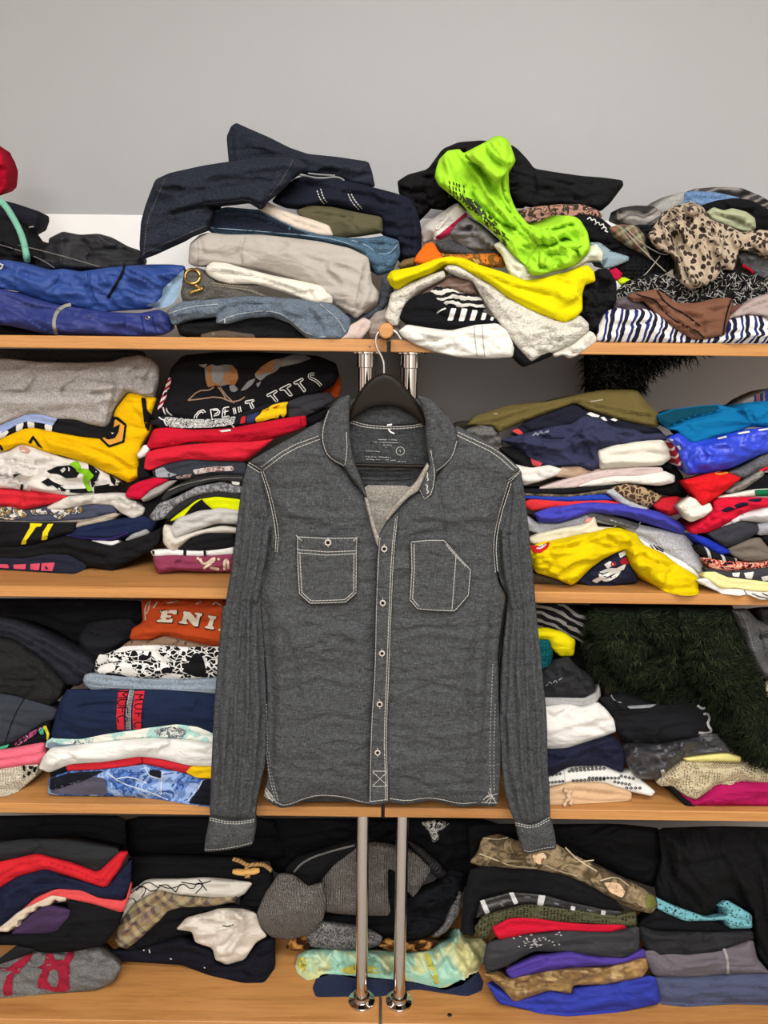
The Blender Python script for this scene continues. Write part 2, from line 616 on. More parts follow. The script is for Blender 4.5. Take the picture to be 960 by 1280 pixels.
def strokes(parent, on, name, lines, width, mat, off=0.0012, dash=None, smooth=1, label=None):
    """ribbons that follow the cloth: seams, stitching, drawn letters"""
    if name in ('seam', 'seam_stitching', 'side_seam', 'collar_stitching', 'cuff_stitching') and len(lines) > 1:
        for ln in lines:
            o = strokes(parent, on, name, [ln], width, mat, off, dash, smooth, label)
        return o
    V, Fc = [], []
    n = 0
    for ln in lines:
        q = np.asarray(ln, float)
        for _ in range(smooth):
            if len(q) > 2:
                m = np.stack([q[:-1] * .75 + q[1:] * .25, q[:-1] * .25 + q[1:] * .75], 1).reshape(-1, 2)
                q = np.vstack([q[:1], m, q[-1:]])
        pieces = []
        if dash:
            q = resample(q, 0.6, False)
            s = 0
            k, gp = max(2, int(dash[0] / 0.6)), max(1, int(dash[1] / 0.6))
            while s < len(q) - 1:
                pieces.append(q[s:s + k + 1:2] if k > 3 else q[s:s + k + 1])
                s += k + gp
        else:
            pieces.append(resample(q, 2.2, False))
        for p in pieces:
            if len(p) < 2:
                continue
            tg = np.gradient(p, axis=0)
            tg /= np.maximum(np.hypot(tg[:, 0], tg[:, 1]), 1e-9)[:, None]
            nr = np.stack([-tg[:, 1], tg[:, 0]], 1) * width / 2
            a = SURF[on.name](p - nr, off)
            m = SURF[on.name](p, off + 0.0004)
            b = SURF[on.name](p + nr, off)
            W_ = np.stack([a, m, b], 1).reshape(-1, 3)
            V.append(W_)
            for i in range(len(p) - 1):
                for j in (0, 1):
                    c = n + i * 3 + j
                    Fc.append((c + 3, c + 4, c + 1, c))
            n += len(W_)
    o = mesh_obj(name, np.vstack(V), Fc, mat, parent)
    if label:
        o['label'] = label
    return o


def tube(pts, r, seg=8, closed=False, caps=True):
    P = np.asarray(pts, float)
    n = len(P)
    rr = np.full(n, r) if np.isscalar(r) else np.asarray(r)
    V, Fc = [], []
    up = np.array([0.0, 0, 1])
    for i in range(n):
        a = P[(i - 1) % n] if (closed or i > 0) else P[i]
        b = P[(i + 1) % n] if (closed or i < n - 1) else P[i]
        t = b - a
        t = t / max(np.linalg.norm(t), 1e-9)
        if i == 0:
            u = np.cross(t, up if abs(t[2]) < .9 else np.array([1.0, 0, 0]))
        else:
            u = u - t * np.dot(u, t)
        u = u / max(np.linalg.norm(u), 1e-9)
        w = np.cross(t, u)
        for j in range(seg):
            an = 2 * math.pi * j / seg
            V.append(P[i] + rr[i] * (u * math.cos(an) + w * math.sin(an)))
    m = n if closed else n - 1
    for i in range(m):
        for j in range(seg):
            a, b = i * seg + j, i * seg + (j + 1) % seg
            c, d = ((i + 1) % n) * seg + j, ((i + 1) % n) * seg + (j + 1) % seg
            Fc.append((a, c, d, b))
    if caps and not closed:
        Fc.append(tuple(range(seg)))
        Fc.append(tuple(range((n - 1) * seg, n * seg))[::-1])
    return V, Fc


def merge(parts):
    V, Fc, n = [], [], 0
    for v, f in parts:
        V += list(v)
        Fc += [tuple(i + n for i in t) for t in f]
        n += len(v)
    return V, Fc


def lathe(c, prof, seg=32):
    V, Fc = [], []
    for r, z in prof:
        for j in range(seg):
            a = 2 * math.pi * j / seg
            V.append((c[0] + r * math.cos(a), c[1] + r * math.sin(a), c[2] + z))
    for i in range(len(prof) - 1):
        for j in range(seg):
            a, b = i * seg + j, i * seg + (j + 1) % seg
            Fc.append((a, b, b + seg, a + seg))
    Fc.append(tuple(range(seg))[::-1])
    Fc.append(tuple(range((len(prof) - 1) * seg, len(prof) * seg)))
    return V, Fc


def box(x0, x1, y0, y1, z0, z1, bv=0.0):
    if bv <= 0:
        V = [(x, y, z) for z in (z0, z1) for y in (y0, y1) for x in (x0, x1)]
        return V, [(0, 2, 3, 1), (4, 5, 7, 6), (0, 1, 5, 4), (2, 6, 7, 3), (0, 4, 6, 2), (1, 3, 7, 5)]
    pr = [(y0 + bv, z0), (y1 - bv, z0), (y1, z0 + bv), (y1, z1 - bv), (y1 - bv, z1), (y0 + bv, z1), (y0, z1 - bv), (y0, z0 + bv)]
    V = [(x, y, z) for x in (x0, x1) for y, z in pr]
    Fc = [(i, i + 8, (i + 1) % 8 + 8, (i + 1) % 8) for i in range(8)]
    Fc.append(tuple(range(8)))
    Fc.append(tuple(range(8, 16))[::-1])
    return V, Fc


def cord(parent, on, name, lines, r, mat, off=0.002, label=None):
    ps = []
    for ln in lines:
        q = np.asarray(ln, float)
        if len(q) > 2:
            for _ in range(2):
                m = np.stack([q[:-1] * .75 + q[1:] * .25, q[:-1] * .25 + q[1:] * .75], 1).reshape(-1, 2)
                q = np.vstack([q[:1], m, q[-1:]])
        q = resample(q, 3, False)
        ps.append(tube(SURF[on.name](q, off + r * 0.5), r, 8))
    V, Fc = merge(ps)
    o = mesh_obj(name, V, Fc, mat, parent)
    if label:
        o['label'] = label
    return o


def fur(parent, on, poly, n, length, mat, ang=90, spread=45, width=1.2, lift=0.010, name='fur', seed=3, curl=0.0, top=None):
    """a coat of many tapering strands rooted on a piece of cloth"""
    rng = np.random.RandomState(seed)
    poly = np.asarray(poly, float)
    lo, hi = poly.min(0), poly.max(0)
    P = rng.uniform(lo, hi, (n * 4, 2))
    P = P[P[:, 1] > top] if top else P
    P = P[inside(P, poly)][:n]
    n = len(P)
    base = np.radians(ang(P) if callable(ang) else np.full(n, float(ang)))
    th = base + np.radians(rng.normal(0, spread, n)) + (vnoise(P[:, 0] / 18, P[:, 1] / 18, seed) - .5) * 1.6
    ln = length * rng.uniform(0.45, 1.15, n)
    dr = np.stack([np.cos(th), np.sin(th)], 1)
    th2 = th + rng.normal(0, 0.35, n) + curl
    dr2 = np.stack([np.cos(th2), np.sin(th2)], 1)
    p1 = P + dr * (ln * .5)[:, None]
    p2 = p1 + dr2 * (ln * .5)[:, None]
    root = SURF[on.name](P, 0.0)
    Yr = root[:, 1]
    lf = lift * rng.uniform(.5, 1.3, n)
    nr = np.stack([-dr[:, 1], dr[:, 0]], 1) * (width / 2)
    a = ray_y(P - nr, Yr + 0.001)
    b = ray_y(P + nr, Yr + 0.001)
    c = ray_y(p1 - nr * .8, Yr - lf)
    d = ray_y(p1 + nr * .8, Yr - lf)
    e = ray_y(p2, Yr - lf * 0.85)
    V = np.stack([a, b, c, d, e], 1).reshape(-1, 3)
    Fc = []
    for i in range(n):
        k = i * 5
        Fc.append((k, k + 1, k + 3, k + 2))
        Fc.append((k + 2, k + 3, k + 4))
    o = mesh_obj(name, V, Fc, mat, parent)
    o['kind'] = 'stuff'
    return o
# ------------------------------------------------------------------ the setting
def struct(name, V, Fc, mat, smooth=False):
    o = mesh_obj(name, V, Fc, mat, smooth=smooth)
    o['kind'] = 'structure'
    return o


WALLY = 0.335
struct('wall_back', *box(-3, 3, WALLY, WALLY + 0.1, 0, 2.8), M('paint', (162, 163, 164), (155, 156, 157), rough=0.55, spec=0.4))
tz = float(ray_y([[110, 268]], WALLY - 0.006)[0][2])
struct('trim_1', *box(-3, 3, WALLY - 0.006, WALLY - 0.0005, BOARD_TOP[1] + 0.001, tz, 0.001), M('paint', (236, 236, 234), (230, 230, 228), rough=0.6))
struct('floor', *box(-3, 3, -3.6, WALLY + 0.1, -0.1, 0), M('paint', (178, 172, 164), (160, 154, 146), rough=0.5))
struct('ceiling', *box(-3, 3, -3.6, WALLY + 0.1, 2.8, 2.9), M('paint', (240, 238, 234), (236, 234, 230)))
struct('wall_front', *box(-3, 3, -3.7, -3.6, 0, 2.8), M('paint', (232, 229, 224), (226, 222, 216)))
struct('wall_left', *box(-3.1, -3, -3.6, WALLY + 0.1, 0, 2.8), M('paint', (232, 229, 224), (226, 222, 216)))
struct('wall_right', *box(3, 3.1, -3.6, WALLY + 0.1, 0, 2.8), M('paint', (232, 229, 224), (226, 222, 216)))

BROWN = M('wood', (112, 74, 48), (82, 52, 34), rough=0.5)  # dark door-sized panels added out of view, to put stripes in the chrome reflections
struct('added_dark_panel_1', *box(-1.85, -0.85, -3.597, -3.55, 0.002, 2.1, 0.004), BROWN)
struct('added_dark_panel_2', *box(2.95, 2.997, -2.3, -1.2, 0.002, 2.1), BROWN)
struct('added_dark_panel_3', *box(-2.997, -2.95, -1.9, -0.8, 0.002, 2.1), BROWN)

# ------------------------------------------------------------------ two shelf units
WOOD = M('wood', (178, 126, 72), (150, 98, 50), rough=0.42, spec=0.35)
WOOD2 = M('wood', (178, 126, 72), (150, 98, 50), rough=0.42, spec=0.35, loc=(1.7, 0.3, 0.2))
CHROME = M('metal', (205, 200, 196), rough=0.07)
GAP = 0.0045
for side, x0, x1, wood, xp in ((-1, -1.25, GAP - 0.0032, WOOD, -0.0330), (1, GAP + 0.0032, 1.25, WOOD2, 0.0415)):
    u = thing('shelving_unit', 'wooden shelf unit on chrome posts %s' % (
        'whose top board carries the folded jeans' if side < 0 else 'whose top board carries the lime green tee'), 'shelves', ((x0 + x1) / 2, 0.2, 0))
    for r in (1, 2, 3, 4):
        t = BOARD_TOP[r]
        mesh_obj('shelf_board', *box(x0, x1, 0.0, 0.32, t - 0.0195, t, 0.0012), wood, u, smooth=False)
    xo = x0 + 0.04 if side < 0 else x1 - 0.04
    for (px_, py_) in ((xp, 0.052), (xp, 0.298), (xo, 0.052), (xo, 0.298)):
        for r in (1, 2, 3):
            z0, z1 = BOARD_TOP[r + 1], BOARD_TOP[r] - 0.0195
            big = 0.0128 if r == 1 else 0.0118
            p = mesh_obj('post', *lathe((px_, py_, 0), [(big, z0), (big, z1)], 36), CHROME, u, sharp=0.7)
            mesh_obj('flange', *lathe((px_, py_, z0), [(0.0265, 0.0), (0.0265, 0.0035), (0.0245, 0.005), (0.0178, 0.0066), (0.0165, 0.0078), (0.0165, 0.016), (0.0128, 0.0175)], 36), CHROME, p, sharp=0.7)
            mesh_obj('collar', *lathe((px_, py_, z1 - 0.026), [(0.0130, 0.0), (0.0152, 0.001), (0.0152, 0.0215), (0.026, 0.0235), (0.026, 0.026)], 36), CHROME, p, sharp=0.7)
        z1 = BOARD_TOP[4] - 0.0195
        mesh_obj('foot', *lathe((px_, py_, 0.0005), [(0.024, 0), (0.024, 0.006), (0.0118, 0.012), (0.0118, z1)], 36), CHROME, u, sharp=0.7)
    for sx in ((562, 1271, 4), (373 / 6 + 400, 200 / 6 + 400, 1))[(0 if side > 0 else 1):(1 if side > 0 else 2)]:
        q = ray_y([[sx[0], sx[1]]], -0.0006)[0]
        if sx[2] == 4:
            yy = on_shelf(sx[0], sx[1] - 2, 4)
            q = ray_y([[sx[0], sx[1] - 2]], yy)[0]
            V, Fc = lathe((q[0], q[1], BOARD_TOP[4]), [(0.0045, 0), (0.0045, 0.001), (0.003, 0.002)], 16)
        else:
            V, Fc = tube([(q[0], -0.0008, q[2]), (q[0], 0.002, q[2])], 0.0016, 12)
        mesh_obj('screw', V, Fc, M('metal', (90, 85, 80), rough=0.35), u, sharp=0.7)

c = ray_y([[482.5, 418]], -0.07)[0]
zc = BOARD_TOP[1] + 0.0118
V, Fc = tube([(c[0], -0.072, zc), (c[0], -0.0705, zc), (c[0], 0.16, zc)], [0.0095, 0.0112, 0.0112], 28)
rod = mesh_obj('wooden_rod', V, Fc, WOOD)
rod.data.set_sharp_from_angle(angle=0.6)
tag(rod, 'round wooden rod lying on the top board, its end holding the hanger hook', 'rod')
# ------------------------------------------------------------------ the hanging shirt and its hanger
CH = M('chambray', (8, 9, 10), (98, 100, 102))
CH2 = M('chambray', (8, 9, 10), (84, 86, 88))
LINING = M('heather', (112, 106, 98), (178, 172, 160))
THREAD = M('plain', (184, 181, 174), bump=0.3)
BTN = M('solid', (205, 196, 182), rough=0.35, spec=0.5)
BTNH = M('solid', (24, 22, 20), rough=0.4)
shirt = thing('button_up_shirt', 'grey chambray button-up shirt with white stitching hanging in front of the shelves', 'shirt', tuple(ray_y([[481, 1008]], -0.05)[0]))
SK = dict(parent=shirt, wr=2.6, saws=0.35, dome=.62)


def xy(s):
    return np.array([[float(v) for v in p.split(',')] for p in s.split()])


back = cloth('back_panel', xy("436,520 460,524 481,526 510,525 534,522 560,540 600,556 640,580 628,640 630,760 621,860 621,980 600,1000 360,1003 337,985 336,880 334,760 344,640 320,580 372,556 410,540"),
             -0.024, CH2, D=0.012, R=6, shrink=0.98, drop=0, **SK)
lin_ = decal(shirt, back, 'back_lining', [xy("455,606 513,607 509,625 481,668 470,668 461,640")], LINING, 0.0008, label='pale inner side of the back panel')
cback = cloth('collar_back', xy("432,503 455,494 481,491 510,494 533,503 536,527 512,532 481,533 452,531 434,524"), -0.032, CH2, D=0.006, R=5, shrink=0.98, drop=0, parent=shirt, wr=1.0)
strokes(shirt, back, 'neck_stitching', [xy("437,525 455,531 481,533.5 510,533 533,529"), xy("437,528 455,534 481,536 510,535.5 533,531.5")], 0.95, THREAD, 0.009, dash=(4, 1.0))
# size print inside the neck: two centred lines, a ringed size and care lines
ink = M('solid', (190, 190, 186), rough=0.8)
pr = []
rng = random.Random(4)
for x0, x1, y in ((473, 495.5, 549.6), (467, 501, 552.8), (479, 489, 556.5), (457, 475, 564), (457, 489, 571), (457, 474, 574.3), (481, 494, 575.2), (497, 508, 577)):
    x = x0
    while x < x1:
        w = rng.uniform(0.9, 1.9)
        if rng.random() < 0.82:
            hh = rng.uniform(0.25, 0.7)
            yy = y + (x - x0) * 0.035
            pr.append([(x, yy - hh), (x + w * 0.8, yy + rng.uniform(-.5, .5))])
        x += w
pr.append([(482.3, 559), (482.8, 559.8)])
pr += [[(500.3 + 5.2 * math.cos(a), 563.8 + 5.2 * math.sin(a)) for a in np.linspace(0, 2 * math.pi, 20)], [(500, 562), (500.4, 565.6)], [(499.3, 562.8), (500.2, 562)]]
strokes(shirt, back, 'neck_print', pr, 0.75, ink, 0.0016, smooth=0)
strokes(shirt, back, 'hang_loop_stub', [xy("486,536 487,539.5 493,542"), xy("484,531.5 490,530.5")], 1.9, M('plain', (232, 230, 224)), 0.010)
strokes(shirt, back, 'yoke_pleats', [xy("450,586 482,587 514,586"), xy("451,592 482,593 513,592"), xy("453,598 482,599 512,598"), xy("455,604 482,605 512,605")], 2.6, CH2, 0.003)

# front panels
LF = [(-3, 3, xy('360,860 400,850 440,862')), (-3, 3, xy('372,905 410,893 450,900')), (-4, 3, xy('352,780 372,830 376,880')), (-3, 3, xy('400,968 430,955 456,962')), (-5, 5, xy("334,760 340,860 338,960 350,1000")), (4, 6, xy("349,780 352,860 346,940")), (-3, 4, xy("343,700 360,690 369,686")), (3, 5, xy("380,800 410,790 455,800")),
      (2.5, 4, xy("390,930 425,922 455,928")), (2.5, 4, xy("420,960 445,950 458,945")), (3, 5, xy("340,620 365,640 420,655")), (-2.5, 5, xy("400,590 410,640 404,668"))]
fl = cloth('front_panel', xy("400,526 412,545 424,574 432,587 440,602 456,619 465,645 472,668 478,690 476,760 473,850 469,940 466,1005 447,1004 425,998 400,996 380,1000 362,1009 350,1010 334,1001 330,990 335,972 332,935 334,880 333,842 326,760 326,742 336,708 344,690 347,665 337,619 327,588 311,577 340,560 375,541"),
           -0.064, CH, D=0.030, R=24, puff=0.62, folds=LF, ws=30, shrink=0.99, drop=0, step=3.0, round_=1, **{**SK, 'wr': 5.0, 'saws': .6})
RF = [(-3, 3, xy('500,870 540,855 590,868')), (-3, 3, xy('515,925 560,940 600,932')), (-4, 3, xy('596,780 584,830 580,890')), (-3, 3, xy('505,970 540,985 580,978')), (-3, 3, xy('500,790 530,782 560,786')), (-5, 5, xy("614,740 612,800 606,900 600,990")), (4, 6, xy("598,820 594,900 588,970")), (3, 5, xy("520,640 560,650 610,645")), (2.5, 4, xy("510,900 550,920 600,915")),
      (2.5, 4, xy("500,960 540,948 590,975")), (3, 5, xy("500,800 540,790 600,800")), (-2.5, 4, xy("548,600 552,640 556,670")), (2.5, 4, xy("500,670 530,660 560,655"))]
fr = cloth('front_panel', xy("569,531 556,570 545,595 537,606 524,612 512,622 498,634 484,650 474,668 470,700 468,760 466.5,841 463,895 461,949 461,1006 484,1003 509,1006 540,1000 574,1009 596,1007 622,1008 625,975 626,933 623,868 622,814 632,745 623,728 618,700 617,680 623,648 637,603 651,587 640,576 620,560 596,545"),
           -0.067, CH, D=0.030, R=24, puff=0.62, folds=RF, ws=30, shrink=0.99, drop=0, step=3.0, round_=1, **{**SK, 'wr': 5.0, 'saws': .6})
# button placket: the strip the buttons sit on
pk = cloth('placket', xy("484,652 474,668 471,700 469,760 467.5,841 463.5,895 461.5,949 461,1007 472,1006 485.5,1003 485.5,963 484,922 487.5,841 490.5,760 493.5,690 498,650 499,638"),
           -0.0865, CH, D=0.012, R=3.2, shrink=0.99, drop=0, parent=shirt, wr=2.4, ws=14, step=3.4, puff=0.9)
lp = cloth('placket_facing', xy("455,621 460,624 466,646 473,668 479,676 478,690 471,682 465,662"), -0.0835, LINING, D=0.004, R=2, shrink=0.98, drop=0, parent=shirt, wr=0.8, step=3)
lp['label'] = 'pale turned-back edge of the under placket'
er = cloth('collar_facing', xy("534,578 537,583 529,600 523,614 510,622 497,636 484,652 480,650 492,632 508,614 520,602"), -0.083, LINING, D=0.004, R=2.5, shrink=0.98, drop=0, parent=shirt, wr=0.8, step=3)
er['label'] = 'pale inner edge of the open neck'
# sleeves with long crinkle pleats
SLF = []
for i, f in enumerate((0.11, 0.22, 0.33, 0.43, 0.53, 0.63, 0.73, 0.82, 0.91)):
    ln = []
    for y, xl, xr in ((600, 303, 330), (650, 296.5, 346), (705, 290, 338), (755, 282.5, 327), (822, 272.5, 330), (885, 267.5, 334), (960, 264, 330), (1018, 263, 319)):
        ln.append((xl + (xr - xl) * (f + 0.035 * math.sin(y / 37.0 + i * 2.1)), y))
    SLF.append(((4.2 + 2.2 * math.sin(i * 5.1) if i % 2 else -5.6 - 3.0 * math.sin(i * 2.7)), 2.7, ln))
sl = cloth('sleeve', xy("310,577 326,588 337,619 346,655 346,680 340,705 329,742 327,762 331,800 332,835 334,880 335,912 334,947 327,975 321,1000 319,1026 262,1023 264,960 267.5,885 272.5,822 277.5,760 282.5,755 282.5,750 290,705 296,655 302.5,605"),
           -0.056, CH, D=0.030, R=22, puff=0.7, folds=SLF + [(-9, 4, xy('331,600 338,640 338,690 331,720'))], ws=14, wa=90, shrink=0.97, drop=0, parent=shirt, wr=2.6, step=2.5)
cu = cloth('cuff', xy("262,1020 290,1026 319,1022 320,1036 316,1056 295,1061 275,1064 255,1065 256,1052 260,1032"), -0.062, CH, sl, D=0.034, R=12, puff=0.8, shrink=0.97, drop=0, wr=2.0, ws=16, step=3.0,
           folds=[(-3, 3, xy("286,1026 288,1044 280,1062"))])
strokes(sl, cu, 'cuff_stitching', [xy("262,1022.5 290,1028.5 318,1024.5"), xy("262,1025 290,1031 318,1027"), xy("256,1062.5 275,1061.5 295,1058.5 315,1053.5")], 0.95, THREAD, 0.001, dash=(3.5, 1.0))
SRF = []
for i, f in enumerate((0.11, 0.22, 0.33, 0.43, 0.53, 0.63, 0.73, 0.82, 0.91)):
    ln = []
    for y, xl, xr in ((612, 636, 655), (670, 620, 662), (724, 624, 667), (760, 633, 670), (828, 626, 677), (895, 624, 683.5), (963, 630, 685), (1024, 644, 687)):
        ln.append((xl + (xr - xl) * (f + 0.035 * math.sin(y / 33.0 + i * 1.7 + 1)), y))
    SRF.append(((4.2 + 2.2 * math.sin(i * 5.1) if i % 2 else -5.6 - 3.0 * math.sin(i * 2.7)), 2.7, ln))
sr = cloth('sleeve', xy("651,586 638,603 624,648 618,680 619,705 626,728 634,745 634,762 629,800 625,850 624,900 626,950 630,985 636,1010 644,1029 666,1033 688,1022 687,985 685,963 683.5,895 676.7,828 670,760 667,724 662,670 656,618"),
           -0.056, CH, D=0.030, R=22, puff=0.7, folds=SRF + [(-9, 4, xy('632,615 623,660 624,700 632,735'))], ws=14, wa=90, shrink=0.97, drop=0, parent=shirt, wr=2.6, step=2.5)
cu2 = cloth('cuff', xy("643,1026 666,1031 688,1019 694,1044 696,1061 678,1063 662,1068 653,1065 647,1044"), -0.062, CH, sr, D=0.034, R=12, puff=0.8, shrink=0.97, drop=0, wr=2.0, ws=16, step=3.0,
            folds=[(3, 4, xy("668,1034 672,1050 678,1062"))])
strokes(sr, cu2, 'cuff_stitching', [xy("644,1028.5 666,1033.5 687,1022"), xy("644,1031 666,1036 688,1024.5"), xy("655,1063 663,1065 678,1060.5 694,1058.5")], 0.95, THREAD, 0.001, dash=(3.5, 1.0))
# collar leaves and the open end of the collar band
cl = cloth('collar', xy("437,493 424,498 411,511 403.5,528 401,547 405,565 412,575 421,580 430,584 435,592 443,603 452,613 457,622 459,622 452,600 445,584 440,568 437.5,545 436.5,520 437.5,505"),
           -0.079, CH, D=0.022, R=11, puff=0.85, shrink=0.98, drop=0, parent=shirt, wr=2.0, ws=18, step=3.0, folds=[(-4, 3, xy("434,586 436,560 437,540")), (3.5, 4, xy("418,510 412,540 418,572"))])
cr_ = cloth('collar', xy("521,494 537,498 554,513 568,532 572.5,551 568,570 557,583 546,591 545,597 541,620 530,627 524,612 528,600 537,583 534,562 531.5,540 532,527 526.5,505"),
            -0.079, CH, D=0.022, R=11, puff=0.85, shrink=0.98, drop=0, parent=shirt, wr=2.0, ws=18, step=3.0, folds=[(-4, 2.5, xy("539,562 545,592")), (3.5, 4, xy("548,515 556,540 553,570"))])
strokes(shirt, cl, 'collar_stitching', [xy("411,513 404.8,530 402.5,547 406.5,564 414,573.5 430,582"), xy("433,540 434,565 431,582")], 1.05, THREAD, 0.001, dash=(4, 0.9))
strokes(shirt, cr_, 'collar_stitching', [xy("571,551 566.5,569 556.5,581 545.5,588.5"), xy("538.5,563 544,592 540,617 531,624"), xy("524.5,612 531,625")], 1.05, THREAD, 0.001, dash=(4, 0.9))
strokes(shirt, cr_, 'buttonhole', [xy("533,590 535,592 533.5,597 536,599 534,601"), xy("532,606 535,607 533,612 536,614 533.5,617")], 1.5, THREAD, 0.0012)

# seams
strokes(shirt, fl, 'seam_stitching', [xy("398,545 360,559 326,584"), xy("400,549 362,563 329,588"), xy("311,578 327,588"), xy("309.5,581 325,591"),
        xy("326,589 336,619 345.5,665 344,690"), xy("329,589 339,619 348.5,665 346.5,690"), xy("334,990 349,1007 364,1005 380,998 400,993.5 428,995.5 447,1001 462,1004")], 0.95, THREAD, 0.0012, dash=(4, 0.9))
strokes(shirt, fl, 'side_seam', [xy("333,940 337,972 345,1004"), xy("336,940 340,972 348,1002"), xy("333,880 334.5,940")], 1.0, M('plain', (150, 149, 145)), 0.0012, dash=(3, 1.4))
strokes(shirt, fr, 'seam_stitching', [xy("572,540 596,551 622,563 646,585"), xy("571,544 594,555 619,567 643,589"), xy("651,588 636,600"), xy("649,591 637,603"),
        xy("636,602 622,648 616.5,680 619.5,716"), xy("639,604 625,648 619.5,680 622,714"), xy("487,998 509,1001.5 530,997 552,999 574,1005 596,1003")], 0.95, THREAD, 0.0012, dash=(4, 0.9))
strokes(shirt, fr, 'side_seam', [xy("616,830 614,880 612,950 614,990"), xy("619,880 617,950 618,990")], 1.0, M('plain', (150, 149, 145)), 0.0012, dash=(3, 1.4))
strokes(shirt, fr, 'frayed_corner', [xy("604,1000 612,992 619,999"), xy("606,1004 616,994 611,1006"), xy("610,990 620,1003"), xy("602,1003 622,1004"), xy("612,985 615,996"), xy("607,997 622,992")], 0.9, THREAD, 0.003)
strokes(shirt, fl, 'frayed_corner', [xy("331,988 341,1002"), xy("331,991 339,1000 342,1000"), xy("332,985 341,996"), xy("330,994 337,999")], 1.05, THREAD, 0.003)
strokes(shirt, pk, 'placket_stitching', [xy("475,672 472.8,700 470.5,760 469,841 465.2,895 463.2,949 462.6,1003"), xy("497,645 492,690 489,760 486,841 482.5,922 484,963 484.2,1001"), xy("494.5,648 489.5,690 486.5,760 483.5,841 480,922 481.5,963 482,1001"),
        xy("466,964 484,964"), xy("466,983 484,983"), xy("466,965 484,982"), xy("484,965 466,982"), xy("463,1002 484,999.5")], 0.95, THREAD, 0.0008, dash=(4, 0.9), smooth=1)

# pockets
pl = cloth('pocket', xy("370,669 409,671 447.5,671 447,690 446.5,742 433,755 410,756 387,756.5 372.5,743 370,700"), -0.0845, CH, D=0.008, R=2.5, shrink=0.99, drop=0, parent=shirt, wr=1.6, step=3.4, round_=1, puff=0.8)
strokes(shirt, pl, 'pocket_stitching', [xy("371,671 409,673 446,672.5"), xy("371.5,687 409,690 445.5,688.5"), xy("371.5,691 409,694 445.5,692"), xy("372,672 372,700 374.3,742 388,754 410,753.5 432,752.5 445,741 445.5,690 446,672"),
        xy("375,690 375,700 377.3,740.5 389,751 410,750.5 431,749.5 442,740 442.5,692"), xy("370,669 377,676"), xy("447,671 441,677")], 0.95, THREAD, 0.0008, dash=(4, 0.9), smooth=0)
pr_ = cloth('pocket', xy("512,675.5 535,673.5 556,673.5 573,693 590,712 589,730 587,745 569.5,766 545,765 521,763 510.5,751 513,713"), -0.088, CH, D=0.008, R=2.5, shrink=0.99, drop=0, parent=shirt, wr=1.6, step=3.4, round_=1, puff=0.8)
strokes(shirt, pr_, 'pocket_stitching', [xy("514,677.5 535,675.5 555,675.5 571.5,694.5 588,712.5 585.5,744 568.5,763.5 545,762.8 522,761 512.5,750 515,713 514,677.5"), xy("517.5,680 518,713 515.5,748.5 523.5,758"), xy("570,694 567.5,730 565,762"),
        xy("557.5,681 569,694.5 582,708")], 0.95, THREAD, 0.0008, dash=(4, 0.9), smooth=0)


def button(parent, on, px, py, r=3.9):
    c = SURF[on.name](np.array([[px, py]]), 0.0012)[0]
    s = 0.00125 * r
    V, Fc = [], []
    prof = [(1.0, 0.0), (1.0, 0.0016), (0.86, 0.0024), (0.66, 0.0022), (0.56, 0.0013), (0.0, 0.0012)]
    for rr, h in prof:
        for j in range(24):
            a = 2 * math.pi * j / 24
            V.append((c[0] + s * rr * math.cos(a), c[1] - h, c[2] + s * rr * math.sin(a)))
    for i in range(len(prof) - 1):
        for j in range(24):
            a, b = i * 24 + j, i * 24 + (j + 1) % 24
            Fc.append((a, a + 24, b + 24, b))
    b = mesh_obj('button', V, Fc, BTN, parent)
    V, Fc = tube([(c[0], c[1] - 0.0012, c[2]), (c[0], c[1] - 0.0019, c[2])], s * 0.54, 16)
    mesh_obj('button_eye', V, Fc, BTNH, b)
    strokes(b, on, 'button_thread', [[(px - .3, py - r * 1.5), (px, py - r)], [(px, py + r), (px + .3, py + r * 1.5)]], 1.0, THREAD, 0.001, smooth=0)


for px, py in ((480.3, 686), (478.4, 753.5), (477.5, 816.5), (474.5, 880), (472, 940.5)):
    button(shirt, pk, px, py)
button(shirt, pl, 410, 678, 4.2)

# hanger: shaped dark plastic yoke, round trouser bar, wire hook
HG = M('solid', (30, 23, 17), rough=0.4, spec=0.12)
HM = M('metal', (205, 203, 200), rough=0.22)
hanger = thing('clothes_hanger', 'dark brown shaped hanger with wire hook, holding the grey shirt', 'hanger', tuple(ray_y([[481, 585]], -0.05)[0]))
body = cloth('shoulder_yoke', xy("435.5,522 438,510 447,493 458,478 468,469.5 480,466 491,469 503,479 515,494 526,509 533,522 534,534 527,530 518,521 506,513 494,508.5 481,507.5 468,509 456,514 445,521 437,528"),
             -0.0505, HG, hanger, D=0.012, R=5, puff=0.8, wr=0.15, shrink=0.98, drop=0, step=3.2, round_=1, lean=0)
V, Fc = tube(ray_y(xy("440,581 482,582 530,583"), -0.050), 0.0034, 14)
mesh_obj('bar', V, Fc, HG, hanger, sharp=0.7)
hk = xy("480,470 480,458 479.5,452 476,444 471.5,436 469.3,427 470.5,419 475,413 481.5,410.3 489,411.5 495,415 499,420 501.5,424.5")
hk = chaikin(np.vstack([hk, hk[::-1]]), 2)[:len(hk) * 4 - 2]
V, Fc = tube(ray_y(resample(hk, 2.0, False), -0.0465), 0.0019, 10)
mesh_obj('hook', V, Fc, HM, hanger, sharp=0.8)
# ------------------------------------------------------------------ garments
def px(s, cr):
    return cr(s)


def g(name, label, cat, cr, pts, Y, mat, group=None, **k):
    o = cloth(name, cr(pts), Y, mat, **k)
    return tag(o, label, cat, group)


def dec(o, name, cr, polys, mat, **k):
    r = [decal(o, o, name, [cr(p)], mat, **k) for p in polys]
    return r[0]


def stk(o, name, cr, lines, w, mat, **k):
    return strokes(o, o, name, [cr(p) for p in lines], w, mat, **k)


